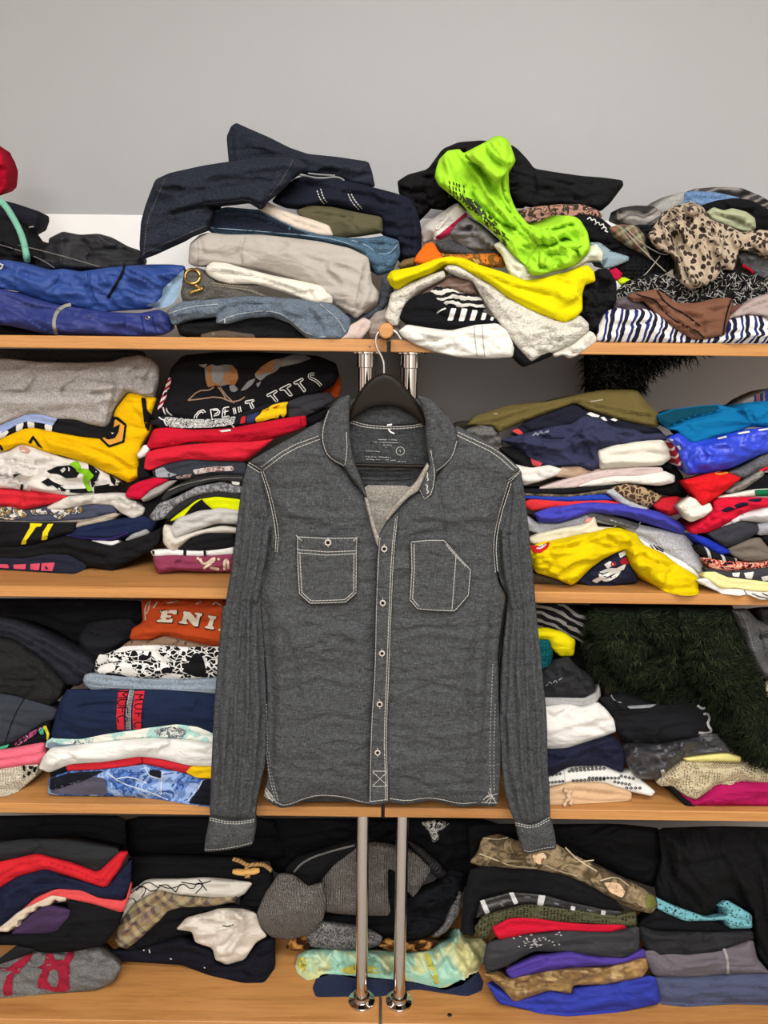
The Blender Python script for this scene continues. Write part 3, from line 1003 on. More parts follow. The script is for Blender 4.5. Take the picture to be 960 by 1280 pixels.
def fo(cr, *fl):
    return [(a, w, cr(p)) for a, w, p in fl]


BLACK = M('plain', (27, 27, 29), (30, 30, 30))
BLACK2 = M('plain', (22, 22, 25))
BLACKK = M('knit', (20, 20, 22), (34, 34, 36), ns=40)
NAVYD = M('denim', (24, 26, 35), (50, 54, 66))
OFFW = M('plain', (228, 225, 214))
WHITEM = M('plain', (236, 235, 232))
SEAM = M('plain', (176, 160, 132), bump=.3)
WHT = M('solid', (226, 224, 218), rough=0.8)
BLK = M('solid', (22, 22, 24), rough=0.8)
BRASS = M('metal', (186, 150, 84), rough=0.35)
STEEL = M('metal', (190, 190, 192), rough=0.3)

# ---- top shelf, left end
GT = 'clothes heaped on the top shelf'
T1 = dict(row=1, group=GT)
g('jacket', 'crimson red garment hanging down beside the wall above the black bag', 'jacket', A, "-60,110 -10,120 0,145 12,165 28,215 22,290 0,312 -60,330", 0.16, M('plain', (188, 18, 48)), GT, D=.08, R=20, wr=5, ws=18,
  folds=fo(A, (-5, 4, "-10,140 5,220 -5,300"), (-4, 3, "0,150 18,220 12,290")))
o = g('bag', 'black bag with a mint green strap on the top shelf at the wall', 'bag', A, "-50,400 -20,385 20,400 60,412 100,470 140,480 170,520 200,560 185,590 -50,590", 0.10, BLACK, D=.12, R=18, wr=4, **T1)
cord(o, o, 'strap', [A("-12,325 20,350 48,395 75,445 92,495 103,560")], 0.0055, M('plain', (128, 190, 166)), off=0.004, label='mint green strap')
o = g('cap', 'black cap or sleeve with a small white mark, lying on the black bag', 'cap', A, "-50,330 20,335 60,345 105,360 150,375 152,402 137,445 105,462 60,482 -50,500", 0.15, M('plain', (34, 34, 42)), D=.1, R=22, wr=3,
      folds=fo(A, (-4, 4, "10,350 40,400 40,470"), (-3, 3, "-10,350 15,400 15,470")), **T1)
stk(o, 'mark', A, ["108,434 116,430 127,430"], 1.6, WHT)
o = g('jacket', 'black jacket with dangling drawcords behind the blue puffer jacket', 'jacket', A, "100,500 165,520 182,500 185,475 235,450 300,462 370,458 420,472 480,505 525,520 540,560 520,600 380,600 250,600 150,600", 0.09,
      M('plain', (26, 26, 31), rough=.7, spec=.4), D=.14, R=22, wr=5, ws=20, folds=fo(A, (-5, 3, "360,460 420,490 520,540"), (-5, 3, "300,465 340,520 330,570"), (4, 5, "230,470 225,520 240,570"), (-3, 2, "215,500 230,560")), **T1)
cord(o, o, 'drawcord', [A("-20,478 0,483 200,530 372,580"), A("-20,492 60,515 150,550 205,585")], 0.0009, M('solid', (120, 116, 112)), off=0.012)
stk(o, 'seam', A, ["370,465 400,490 440,505", "215,500 225,530 228,560"], 0.8, M('solid', (95, 95, 100)))
BLU = M('plain', (38, 70, 142), rough=.62, spec=.4)
BLU2 = M('plain', (34, 48, 116), rough=.62, spec=.4)
o = g('puffer_jacket', 'royal blue padded jacket rolled up with a black cord loop, upper of two', 'jacket', A,
      "-60,562 30,556 100,575 180,595 240,588 300,600 400,585 470,578 560,573 640,573 692,578 692,605 650,640 615,690 600,722 560,738 470,742 400,748 330,742 280,727 200,717 120,692 60,670 -60,655", 0.035, BLU,
      D=.25, R=24, wr=5, ws=17, wa=20, folds=fo(A, (-6, 3, "325,600 330,660 360,720 420,745"), (-4, 3, "240,595 215,640 160,680"), (4, 5, "60,600 120,650 200,680"), (4, 4, "400,640 500,620 620,610"), (-4, 3, "90,580 60,640"), (3, 4, "430,700 520,680 600,690")), **T1)
dec(o, 'lining', A, ["690,590 690,612 668,690 650,720 620,733 580,735 545,725 590,712 608,690 612,660 645,632"], M('plain', (150, 176, 200)), off=.003, label='pale blue lining turned out at the end')
cord(o, o, 'cord_loop', [A("466,572 462,600 432,650 404,696")], 0.0019, BLK, off=.003)
cord(o, o, 'drawcord', [A("-10,560 0,572 12,570 8,585 -5,590")], 0.0012, WHT, off=.006, label='white cord end')
stk(o, 'seam', A, ["338,598 338,650 358,705 385,742", "328,600 328,652 348,710 372,742"], 0.8, M('solid', (36, 62, 130)))
o = g('puffer_jacket', 'indigo blue padded jacket with a steel zipper, lowest on the shelf edge', 'jacket', A,
      "-60,655 30,670 120,697 200,720 300,735 400,750 520,755 600,740 632,765 642,790 640,822 600,837 480,843 300,839 180,834 60,806 -60,788", 0.022, BLU2,
      D=.25, R=20, wr=4.5, ws=17, wa=15, folds=fo(A, (-4, 3, "20,690 120,730 200,745"), (4, 5, "260,760 360,790 480,790"), (-4, 3, "480,760 470,800 490,840"), (4, 4, "20,730 100,775 180,790")), **T1)
strokes(o, o, 'zipper', [A("266,722 238,728 214,748 203,775 202,805 212,836")], 4.4, M('solid', (150, 146, 136), rough=.5), off=.0022, label='steel zipper')
cord(o, o, 'snap', [A("545,768 553,764 561,768 560,776 552,779 545,775 545,768")], 0.0012, STEEL, off=.002)
stk(o, 'strap', A, ["530,765 535,800 545,835", "572,765 575,800 590,830"], 1.4, M('solid', (28, 44, 110)))
g('jacket', 'black cloth squeezed under the blue padded jackets at the shelf end', 'jacket', A, "-60,785 0,795 100,820 200,838 -60,838", 0.05, BLACK2, D=.15, R=6, **T1)

# ---- jeans stack
g('jeans', 'dark indigo jeans folded highest, at the back of the jeans heap', 'jeans', B, "330,85 345,50 362,38 400,55 470,85 540,120 600,140 700,150 800,165 812,200 822,248 770,250 700,225 620,215 560,200 480,185 420,185 340,190", 0.10, NAVYD,
  D=.12, R=14, wr=2.5, folds=fo(B, (-4, 3, "345,60 350,120 350,170"), (4, 5, "400,100 500,130 620,165 780,195")), **T1)
g('trousers', 'navy trousers with white seam stitches, hanging over the right side of the jeans heap', 'trousers', B,
  "480,300 520,250 560,222 620,207 700,222 790,245 880,268 935,285 965,330 978,400 975,490 910,515 900,430 850,415 845,352 760,335 680,315 600,322 530,322", 0.075, M('plain', (30, 33, 46)), D=.16, R=22, wr=4,
  folds=fo(B, (-5, 4, "560,235 680,255 800,280 930,320"), (-4, 3, "940,300 945,400 945,490"), (3, 4, "500,280 620,270 740,300")), **T1)
o = bpy.data.objects['trousers']
stk(o, 'stitching', B, ["630,262 640,290 655,308", "642,256 652,288 664,302", "730,264 745,300 772,328", "740,264 755,295 780,322"], 1.1, WHT, dash=(3, 1))
cord(o, o, 'drawcord', [B("540,205 600,215 640,222 700,215 720,228"), B("600,205 650,210 690,212")], .0014, M('solid', (150, 150, 150)), off=.004)
g('trousers', 'olive green trousers folded in the middle of the jeans heap', 'trousers', B, "560,330 610,312 680,318 760,335 845,350 849,402 770,414 700,420 640,410 600,380", 0.06, M('plain', (92, 88, 66)), D=.16, R=10, wr=2,
  folds=fo(B, (-3, 2, "600,330 700,345 840,355"), (-3, 2, "690,330 760,380 770,410")), **T1)
g('trousers', 'pale cream strip of trouser poking from under the dark jeans leg', 'trousers', B, "440,318 460,298 500,320 560,343 620,360 670,378 684,412 640,414 560,392 490,362 430,335", 0.050, M('plain', (222, 207, 190)), D=.14, R=7, wr=1.5,
  folds=fo(B, (-3, 2, "480,325 560,365 650,395")), **T1)
o = g('jeans', 'mid blue jeans with a curled hem, folded under the dark indigo leg', 'jeans', B,
      "262,390 275,360 285,330 330,318 440,328 490,352 560,388 640,410 740,420 800,420 850,412 902,428 906,475 880,530 830,545 800,500 760,462 640,432 520,415 400,415 290,410", 0.045, M('denim', (34, 48, 66), (92, 122, 146)), D=.2, R=9, wr=2.5,
      folds=fo(B, (-5, 4, "290,355 400,350 480,375 560,405"), (4, 2, "280,390 420,395 560,410 700,430 790,460"), (-5, 3, "750,440 800,435 870,435"), (4, 3, "745,425 800,415 895,430"), (-4, 3, "800,440 830,470 870,465")), **T1)
dec(o, 'inside', B, ["284,338 330,326 440,335 490,358 560,392 610,408 520,403 400,398 300,394 276,380"], M('denim', (18, 22, 32), (40, 46, 60)), off=.001, label='dark inner side of the leg')
stk(o, 'hem', B, ["275,385 400,395 560,408 700,424 800,470", "745,428 790,440 830,470 870,475 900,440"], 1.2, M('denim', (96, 124, 146), (150, 172, 186)))
o = g('jeans', 'dark indigo jeans with a wide leg draped down the left of the heap', 'jeans', B,
      "40,440 45,365 60,310 92,226 140,204 250,180 340,166 440,155 552,151 580,168 602,186 562,206 530,245 490,282 465,300 446,327 395,297 330,305 262,312 282,335 268,372 262,398 225,412 150,442 100,472 45,492", 0.012, NAVYD,
      D=.16, R=14, wr=3, folds=fo(B, (-7, 4, "130,352 160,330 240,312 330,303 400,292 446,312"), (5, 5, "150,325 240,300 330,290 440,290"), (4, 6, "100,250 250,215 400,190 540,175"), (-4, 3, "265,320 280,350 262,395"), (4, 3, "140,350 240,325")), **T1)
stk(o, 'seam', B, ["122,224 95,290 62,365 52,480", "130,348 240,308 330,299 395,290 444,312", "52,470 120,440 230,392 262,378", "550,158 520,220 470,280"], 1.0, M('solid', (96, 92, 96)), dash=(3, 1))
o = g('chinos', 'stone grey cotton chinos folded across the middle of the jeans heap', 'trousers', B,
      "203,505 208,440 240,412 270,403 330,410 440,410 540,420 640,433 740,455 800,485 806,520 812,570 835,600 832,632 800,652 780,672 758,687 720,660 640,602 560,557 440,522 320,507 230,517", 0.020, M('plain', (182, 175, 166)),
      D=.2, R=16, wr=3, ws=30, wa=15, folds=fo(B, (-6, 3, "800,490 780,560 765,640 758,685"), (-4, 2, "805,520 815,590 800,645"), (-3, 3, "385,415 370,470 380,515"), (3, 5, "480,440 600,500 720,600"), (-3, 3, "240,415 250,470 240,515")), **T1)
stk(o, 'seam', B, ["232,425 236,470 232,512", "392,415 378,460 382,512"], 0.7, M('solid', (160, 152, 140)))
g('jeans', 'cream white jeans with rolled edges under the grey chinos', 'jeans', B, "258,530 264,515 282,501 330,505 400,525 480,545 560,560 640,577 682,610 680,638 622,643 560,613 480,588 420,573 340,574 298,563 268,545", 0.012,
  M('plain', (230, 224, 210)), D=.2, R=7, wr=1.5, folds=fo(B, (-4, 2, "285,530 340,535 420,545 500,572 600,610"), (3, 2, "270,520 340,522 420,540 500,560"), (-4, 2, "600,575 615,610 625,640")), **T1)
o = g('jeans', 'washed black jeans with a brass clasp at the waistband, beside the blue jackets', 'jeans', B, "176,605 190,540 232,518 265,545 300,570 400,580 440,600 480,620 330,625 250,638 186,634", 0.014, M('denim', (52, 50, 48), (110, 106, 100)), D=.2, R=9, wr=2,
      folds=fo(B, (-3, 2, "270,575 340,590 440,610")), **T1)
cc = B("215,548")[0]
ring = [(cc[0] + 9.5 * math.cos(a), cc[1] + 9.0 * math.sin(a)) for a in np.linspace(0, 2 * math.pi, 22)]
cord(o, o, 'clasp', [ring, B("222,575 240,588"), B("205,602 245,590"), B("205,600 212,606"), B("240,584 248,592")], .0022, BRASS, off=.004, label='brass clasp')
stk(o, 'seam', B, ["285,578 400,592 450,612", "280,570 400,584"], 0.8, SEAM, dash=(3, 1))
o = g('jeans', 'faded grey-blue jeans at the bottom of the heap, hem falling over the shelf edge', 'jeans', B,
      "130,665 180,632 300,624 400,615 480,618 560,625 680,640 742,690 735,740 702,757 640,760 598,756 540,705 480,682 400,687 330,707 292,704 298,682 200,692 150,712", 0.006, M('denim', (56, 66, 80), (120, 132, 144)), D=.22, R=12, wr=3, ws=18,
      folds=fo(B, (-5, 3, "292,690 320,650 400,635 480,640"), (5, 3, "480,665 540,690 590,740"), (-4, 3, "590,640 640,700 660,755"), (3, 3, "150,680 220,660 290,660")), **T1)
stk(o, 'seam', B, ["135,672 200,650 300,640", "300,700 340,680 420,664 490,664 540,690 600,745 690,752", "640,640 700,690 725,735"], 1.1, M('denim', (130, 140, 148), (176, 182, 184)))
stk(o, 'tack', B, ["322,690 323,704"], 1.6, WHT)
g('trousers', 'black trousers flattened beneath the faded grey-blue jeans', 'trousers', B, "160,705 290,695 340,690 480,672 545,705 600,745 600,758 420,758 240,758 175,745", 0.022, BLACK, D=.2, R=8, **T1)
g('scarf', 'thin brown cloth edge under the black trousers on the shelf', 'scarf', B, "243,738 320,729 420,741 424,758 243,758", 0.012, M('blotch', (120, 105, 88), (90, 78, 66), ns=60), D=.2, R=4, wr=1, **T1)
g('jeans', 'dark slate jeans slumped right of the grey chinos', 'jeans', B, "720,670 780,680 835,640 845,560 860,540 880,560 885,610 850,660 800,690 745,700", 0.030, M('denim', (40, 44, 50), (84, 90, 98)), D=.15, R=10, wr=3, **T1)
g('scarf', 'pale pinkish cloth end near the wooden rod on the top shelf', 'scarf', B, "702,758 735,715 785,686 812,700 806,722 775,758", 0.008, M('plain', (206, 186, 178)), D=.12, R=10, wr=2, folds=fo(B, (-3, 3, "790,695 770,750")), **T1)
g('scarf', 'sheer grey scarf bunched behind the wooden rod', 'scarf', C, "-10,775 5,750 30,722 75,708 112,760 125,800 60,815 10,818", 0.020, M('plain', (150, 140, 132)), D=.1, R=12, wr=4, ws=10, **T1)

# ---- top shelf, middle heap
g('jacket', 'crumpled black jacket at the back left of the lime green tee', 'jacket', C, "112,230 150,205 225,185 280,110 340,85 430,78 490,90 545,98 590,150 610,200 590,330 500,330 300,340 230,330 195,380 160,340 118,275", 0.12,
  M('plain', (27, 26, 27)), D=.16, R=26, wr=8, ws=11, folds=fo(C, (-5, 3, "225,190 210,260 240,320"), (-6, 4, "300,110 270,180 300,260")), **T1)
o = g('shirt', 'black shirt folded flat at the back, pointing right above the heap', 'shirt', C, "535,100 560,108 600,150 625,183 700,196 800,210 880,216 952,226 956,245 905,312 870,342 790,325 700,322 620,328 560,318 520,260", 0.11, M('plain', (29, 29, 31)), D=.14, R=18, wr=4, ws=18, wa=15,
      folds=fo(C, (-6, 3, "620,190 630,260 620,325"), (-3, 2, "640,215 760,240 900,240"), (-3, 2, "650,290 780,295 880,280")), **T1)
g('blouse', 'white and grey garment in shadow at the left of the middle heap', 'blouse', C, "198,420 215,390 280,345 330,312 366,345 330,400 260,442 208,462", 0.075, M('plain', (196, 190, 184)), D=.12, R=12, wr=3, **T1)
o = g('hoodie', 'white hooded top with a magenta-pink edge, left of the lime green tee', 'hoodie', C, "245,450 252,405 300,350 335,312 366,340 372,362 318,425 268,452", 0.060, M('plain', (222, 216, 208)), D=.12, R=9, wr=3,
      folds=fo(C, (-3, 2, "270,400 320,350 345,330")), **T1)
dec(o, 'edge', C, ["250,443 300,402 368,345 371,360 318,422 268,450"], M('plain', (176, 40, 74)), label='magenta-pink edge')
cord(o, o, 'drawcord', [C("262,395 252,408 262,412 275,395 300,365")], .0016, OFFW, off=.003)
g('t_shirt', 'plain grey tee crumpled beside the lime green tee', 't-shirt', C, "308,425 335,390 372,363 420,388 495,452 480,490 400,492 330,470", 0.045, M('plain', (122, 119, 120)), D=.12, R=16, wr=6, ws=11,
  folds=fo(C, (-5, 3, "370,380 390,430 450,470"), (4, 3, "420,400 430,450 470,480")), **T1)
g('t_shirt', 'dark charcoal garment band under the crumpled grey tee', 't-shirt', C, "253,462 310,450 400,482 495,482 500,508 400,508 270,500", 0.040, M('heather', (48, 49, 52), (86, 86, 88)), D=.12, R=7, wr=3, **T1)
g('t_shirt', 'orange tee wedged above the yellow tee', 't-shirt', C, "172,532 182,508 215,465 245,460 268,498 300,512 300,535 200,545", 0.035, M('plain', (232, 108, 30)), D=.12, R=9, wr=3, **T1)
g('shirt', 'patterned orange and brown shirt edge beside the orange tee', 'shirt', C, "268,500 340,506 420,502 480,500 515,522 512,550 420,552 350,530 290,530", 0.032, M('blotch', (60, 40, 26), (206, 120, 40), (120, 84, 40), (196, 160, 90), ns=75), D=.12, R=6, wr=2, **T1)
g('scarf', 'small olive scarf end at the left of the orange tee', 'scarf', C, "112,545 135,525 175,516 180,545 125,560", 0.045, M('blotch', (84, 82, 52), (120, 96, 60), ns=50), D=.1, R=7, **T1)
g('shirt', 'dark floral shirt in pink, brown and black behind the lime green tee', 'shirt', C, "560,340 640,325 720,318 800,317 860,338 880,362 800,385 720,392 640,395 580,385", 0.075, M('blotch', (30, 26, 26), (172, 128, 112), (60, 52, 46), (206, 172, 150), ns=70, dist=1.0), D=.12, R=12, wr=3, **T1)
o = g('t_shirt', 'black tee with white script letters right of the lime green tee', 't-shirt', C, "740,372 800,352 870,366 912,400 950,450 960,480 880,500 840,470 800,420", 0.06, BLACK2, D=.12, R=12, wr=3, **T1)
stk(o, 'lettering', C, ["822,372 835,362 838,380 850,368 856,386", "850,392 866,380 868,398 884,386 884,402", "874,408 890,400 896,412 884,414 900,420"], 1.4, WHT, smooth=1)
LIME = M('plain', (170, 228, 52), crs=24)
o = g('t_shirt', 'bright lime green tee thrown on top of the middle heap', 't-shirt', C,
      "252,215 258,180 268,150 300,116 345,110 360,126 400,105 440,85 470,66 492,60 522,72 534,92 554,152 546,170 527,188 528,230 531,270 545,312 560,342 600,390 640,400 690,385 742,357 775,362 795,375 822,420 832,470 828,492 800,520 770,545 735,556 690,566 650,580 610,580 590,545 540,500 500,450 450,402 400,372 350,312 300,272 266,245",
      -0.012, LIME, D=.10, R=14, wr=5, ws=15, wa=55, lean=0.35, dome=.25,
      folds=[(a_ * (1.7 if a_ < 0 else 1.3), w_ * .8, l_) for a_, w_, l_ in fo(C, (-9, 4, "350,125 400,160 440,210 470,260"), (6, 6, "440,90 430,140 460,180"), (-8, 4, "380,260 430,330 500,390 570,410"), (7, 5, "400,240 460,300 540,360"), (-8, 4, "470,250 520,330 580,400 640,470"), (8, 6, "600,430 680,440 760,400 800,400"),
               (-9, 4, "620,470 690,470 760,430 790,400"), (7, 5, "640,540 660,490 720,470 800,470"), (-7, 4, "650,570 690,510 760,500 810,490"), (6, 5, "290,140 300,200 330,240"), (-6, 3, "530,90 510,150 500,190"), (-6, 3, "630,500 640,550 660,570"), (6, 3, "365,150 420,220 450,290 500,350 560,420"), (-6, 3, "380,190 430,260 480,330 540,400 600,450"), (6, 3, "340,240 400,320 460,370 540,450"),
               (-6, 3, "500,210 510,280 550,350 610,410"), (5, 3, "515,220 525,290 560,345"))], row=1, group=GT)
for nm, pts, yy, ff in (('sleeve', "360,128 400,105 440,85 470,66 492,60 522,72 534,92 554,152 545,172 527,188 505,215 478,236 450,205 425,175 395,160", -0.030, ((-6, 3, "440,90 470,150 520,180"), (5, 5, "400,130 450,170 490,210"))),
                        ('collar', "600,398 640,408 690,392 742,357 775,362 797,378 822,420 832,470 828,492 800,518 785,490 770,455 745,440 700,440 650,432", -0.034, ((-8, 3, "620,412 690,415 745,395 790,392"), (5, 4, "780,400 800,450 808,500"))),
                        ('hem', "590,548 612,505 640,468 680,470 720,455 770,470 790,505 770,545 735,556 700,540 690,566 650,580 612,580", -0.036, ((-7, 3, "640,480 650,530 640,575"), (-7, 3, "700,470 720,510 705,540"), (5, 4, "740,470 760,520 740,550")))):
    cloth(nm, C(pts), yy + .012, LIME, o, D=.05, R=11, wr=6, ws=16, wa=50, lean=.3, dome=.2, edge=3, folds=fo(C, *ff), row=1)
pl_ = []
rng = random.Random(9)
for i in range(46):
    t = rng.random() ** 0.9
    if i < 18:
        cx_, cy_ = 305 + (i % 5) * 13 + rng.uniform(-3, 3), 228 + (i // 5) * 17 + (i % 5) * 4
        pl_.append([(cx_, cy_), (cx_ + 3, cy_ + 12)])
    else:
        u = (i - 18) / 28
        cx_, cy_ = 355 + u * 160 + rng.uniform(-4, 4), 292 + u * 150 + rng.uniform(-26, 22)
        pl_.append([(cx_, cy_), (cx_ + 14, cy_ + 13)])
for u in np.linspace(0, 1, 16):
    pl_.append([(345 + u * 170, 300 + u * 148), (352 + u * 170, 294 + u * 148 - 10 * (u < .7)), (362 + u * 165, 306 + u * 146)])
strokes(o, o, 'print', [C(np.array(p)) for p in pl_], 1.6, M('solid', (52, 58, 40)), smooth=0)
dec(o, 'print_block', C, ["362,288 400,300 440,345 452,372 420,358 385,325"], M('blotch', (120, 140, 100), (60, 66, 54), (150, 210, 50), ns=130), off=.0008)
g('t_shirt', 'ivory white tee lying right under the lime green tee', 't-shirt', C, "470,470 500,455 540,490 600,540 640,560 700,560 790,525 830,480 855,465 882,500 877,532 830,528 760,568 660,602 590,615 540,592 520,552 505,510", 0.004, M('plain', (228, 228, 206)), D=.12, R=11, wr=3, ws=16,
  folds=fo(C, (-4, 3, "520,530 600,590 700,575 800,525")), lean=.2, **T1)
g('t_shirt', 'bright yellow tee folded over the lace top in the middle heap', 't-shirt', C,
  "72,592 88,566 180,550 260,520 312,512 362,520 420,545 500,568 590,602 660,590 760,566 822,543 847,570 852,606 812,618 803,650 803,712 780,738 738,757 700,747 600,707 520,662 470,622 400,582 330,542 280,542 230,577 160,602 108,637 88,622", -0.010, M('plain', (226, 212, 12)), D=.12, R=13, wr=2.6, ws=26, wa=15,
  folds=fo(C, (-4, 3, "330,525 430,570 540,620 700,660"), (4, 5, "420,570 540,650 700,720"), (-5, 3, "800,620 790,670 800,710"), (4, 4, "100,600 180,575 280,530"), (-3, 2, "755,690 770,680 800,690")), row=1, group=GT)
LACE = M('lace', (212, 208, 196), (186, 181, 168))
o = g('lace_top', 'cream lace top hanging from under the yellow tee over the shelf edge', 'blouse', C,
      "285,560 300,542 345,545 400,580 470,620 520,660 600,703 700,745 745,755 792,730 826,762 826,792 760,842 690,872 652,880 612,906 560,852 500,772 450,702 420,652 390,602 330,582", -0.004, LACE, D=.10, R=9, wr=3, ws=20, row=1, group=GT,
      folds=fo(C, (-5, 3, "700,750 690,810 670,870"), (-4, 3, "740,760 720,820 690,865"), (3, 4, "420,600 520,720 620,840")))
cloth('sleeve', C("62,740 75,700 85,650 140,620 230,580 285,563 292,590 240,617 190,642 145,682 125,722 112,772 85,772"), -0.002, LACE, o, D=.08, R=9, wr=3, ws=14, row=1)
g('shirt', 'brown and grey satin shirt glimpsed under the lace top', 'shirt', C, "180,660 215,635 275,606 300,588 352,592 395,602 418,660 360,662 310,640 250,648 190,668", 0.012, M('plain', (112, 86, 74), rough=.5, spec=.4), D=.12, R=9, wr=4, **T1)
g('sweater', 'black and white zigzag knit sweater under the brown satin', 'sweater', C, "232,645 262,622 310,630 370,655 425,665 436,700 445,716 380,712 300,707 252,692", 0.004, M('stripes', (30, 30, 30), (212, 208, 200), period=.011, warp=.020, wscale=45), D=.12, R=9, wr=2, **T1)
o = g('sweatshirt', 'black sweatshirt with a row of white bars, above the white jacket', 'sweatshirt', C, "118,742 138,692 180,660 235,648 300,698 420,712 485,750 495,772 400,775 310,792 230,785 148,770", -0.002, BLACK2, D=.14, R=12, wr=2, **T1)
dec(o, 'bars', C, ["312,706 332,706 318,752 298,752", "352,706 374,708 360,754 340,754", "392,712 412,714 400,752 380,752", "430,722 446,724 438,750 422,750", "462,738 474,740 468,752 458,752"], WHT, round_=0)
stk(o, 'stripe', C, ["258,725 275,712 292,706"], 1.8, WHT)
o = g('jacket', 'white zip jacket at the bottom of the middle heap over the shelf edge', 'jacket', C, "116,792 148,768 230,780 310,790 400,770 482,764 522,790 547,850 542,887 440,893 340,888 260,871 180,843 128,812", -0.008, M('plain', (232, 229, 220), rough=.7), D=.14, R=14, wr=3, ws=18, row=1, group=GT,
      folds=fo(C, (-4, 2, "320,800 322,880"), (-3, 3, "150,785 260,830 330,860"), (3, 4, "430,800 500,850")))
stk(o, 'zipper', C, ["398,772 402,830 410,888", "428,770 432,830 438,890"], 1.2, M('solid', (176, 172, 162)))
g('top', 'black garment corner hanging below the shelf edge under the lace top', 'blouse', C, "525,800 560,850 610,900 650,870 686,850 692,882 640,905 580,927 542,885", -0.001, BLACK2, D=.08, R=8, wr=3, group=GT)
g('jumper', 'white bundled jumper end beside the lace top on the shelf edge', 'sweater', C, "690,872 760,842 826,792 845,800 858,822 850,838 780,885 752,893 735,880 700,888", 0.002, M('plain', (226, 220, 206)), D=.1, R=12, wr=4, ws=12, row=1, group=GT,
  folds=fo(C, (-4, 3, "740,865 780,870 840,830")))
g('blouse', 'black blouse crushed right of the yellow tee', 'blouse', C, "796,640 850,606 860,560 900,560 930,610 930,680 890,720 868,782 832,790 824,742 792,724 803,700", 0.010, BLACK, D=.12, R=16, wr=6, ws=10, **T1)

# ---- top shelf, right heap
MARB = M('marble', (52, 50, 50), (150, 144, 138), (84, 80, 78), (172, 166, 160))
g('t_shirt', 'grey marbled tee lying lowest left behind the leopard scarf', 't-shirt', D_, "200,262 218,202 300,190 392,194 425,232 400,285 340,295 250,285", 0.10, MARB, D=.12, R=16, wr=2.5, **T1)
g('t_shirt', 'grey marbled tee curving over the top of the right heap', 't-shirt', D_, "555,120 600,104 700,97 820,99 920,138 1010,190 1010,255 900,180 820,158 700,140", 0.14, M('marble', (70, 66, 66), (150, 144, 140), (98, 92, 90), (40, 38, 38), ns=12), D=.14, R=16, wr=2.5, **T1)
g('jeans', 'pale grey denim peeking out left of the blue jeans on the right heap', 'jeans', D_, "390,198 440,160 520,124 555,122 540,180 470,225 420,235", 0.115, M('denim', (130, 130, 128), (180, 178, 172)), D=.12, R=9, **T1)
g('jeans', 'light blue jeans folded at the back of the right heap', 'jeans', D_, "538,128 580,117 700,124 822,150 770,170 690,185 650,200 600,195 575,190 520,215 450,265 405,300 385,285 430,230 500,190 540,165", 0.11, M('denim', (66, 96, 140), (130, 160, 196)), D=.12, R=10, wr=3,
  folds=fo(D_, (-5, 3, "545,130 555,165 500,200 440,250"), (-3, 2, "580,150 680,150 780,155")), **T1)
g('shirt', 'black shirt around the sage green roll on the right heap', 'shirt', D_, "620,200 640,185 700,165 800,152 880,165 1010,235 1010,330 900,320 800,310 680,290 640,250", 0.10, BLACK2, D=.12, R=16, wr=4, **T1)
g('shorts', 'sage green cloth with a curled hem next to the leopard scarf', 'shorts', D_, "652,226 690,198 740,214 782,203 850,220 893,252 898,298 862,322 800,303 750,287 682,263", 0.075, M('plain', (178, 184, 150)), D=.10, R=10, wr=3,
  folds=fo(D_, (-7, 4, "680,228 740,240 800,262 860,285"), (4, 3, "665,225 700,205 740,222 850,235")), **T1)
o = g('scarf', 'green and red plaid scarf with loose threads left of the leopard scarf', 'scarf', D_, "165,300 220,284 300,288 342,338 352,398 392,472 330,425 280,405 220,365 175,352", 0.048, M('plaid', (100, 104, 76), (160, 150, 124), (74, 78, 64), (150, 100, 84), ang=32, period=.02), D=.1, R=12, wr=3,
      folds=fo(D_, (-4, 3, "230,300 300,360 370,450"), (3, 3, "200,320 280,380")), **T1)
cord(o, o, 'loose_thread', [D_("250,300 330,380 440,440 480,420"), D_("240,310 340,420 450,520"), D_("420,440 360,520 330,545")], .0008, M('solid', (170, 164, 150)), off=.012)
g('sweater', 'black knit sweater under the plaid scarf', 'sweater', D_, "60,360 120,350 180,340 230,300 320,285 410,290 500,470 480,505 420,540 300,560 230,545 190,490 140,440", 0.06, BLACKK, D=.12, R=14, wr=4, **T1)
o = g('t_shirt', 'grey-blue graphic tee poking out right of the ivory tee', 't-shirt', D_, "70,375 120,374 180,418 262,442 262,462 190,493 140,505 100,450", 0.045, M('blotch', (96, 112, 120), (140, 160, 170), (66, 76, 84), ns=55), D=.1, R=10, wr=3, **T1)
g('t_shirt', 'small magenta red cloth tip right of the yellow tee', 't-shirt', D_, "160,515 200,499 232,530 212,562 175,555", 0.05, M('plain', (192, 26, 66)), D=.1, R=9, **T1)
g('t_shirt', 'small lime yellow cloth tip right of the yellow tee', 't-shirt', D_, "212,562 240,547 272,560 252,588 216,584", 0.045, M('plain', (196, 220, 30)), D=.1, R=7, **T1)
g('t_shirt', 'small white cloth tip under the lime yellow tip', 't-shirt', D_, "185,565 212,568 235,590 225,612 195,618", 0.047, M('plain', (214, 212, 206)), D=.1, R=7, **T1)
g('sweatshirt', 'dark grey fleece with a red cord right of the leopard scarf', 'sweatshirt', D_, "805,435 850,416 960,440 1010,450 1010,565 930,552 880,515 825,478", 0.05, M('heather', (72, 72, 76), (112, 112, 114)), D=.12, R=13, wr=3,
  folds=fo(D_, (-4, 3, "850,450 860,480 820,470")), **T1)
o = bpy.data.objects['sweatshirt.001']
cord(o, o, 'cord', [D_("832,484 860,500 888,526"), D_("835,494 865,506")], .002, M('solid', (186, 24, 40)), off=.003, label='red cord')
FR = D_("185,635 250,570 330,540 430,528 520,570 570,590 640,580 720,510 800,510 900,550 1010,562 1010,630 900,665 780,690 680,660 600,680 500,690 440,635 360,615 260,650")
o = cloth('scarf', FR, 0.035, M('plain', (30, 30, 30)), D=.1, R=12, wr=4, row=1)
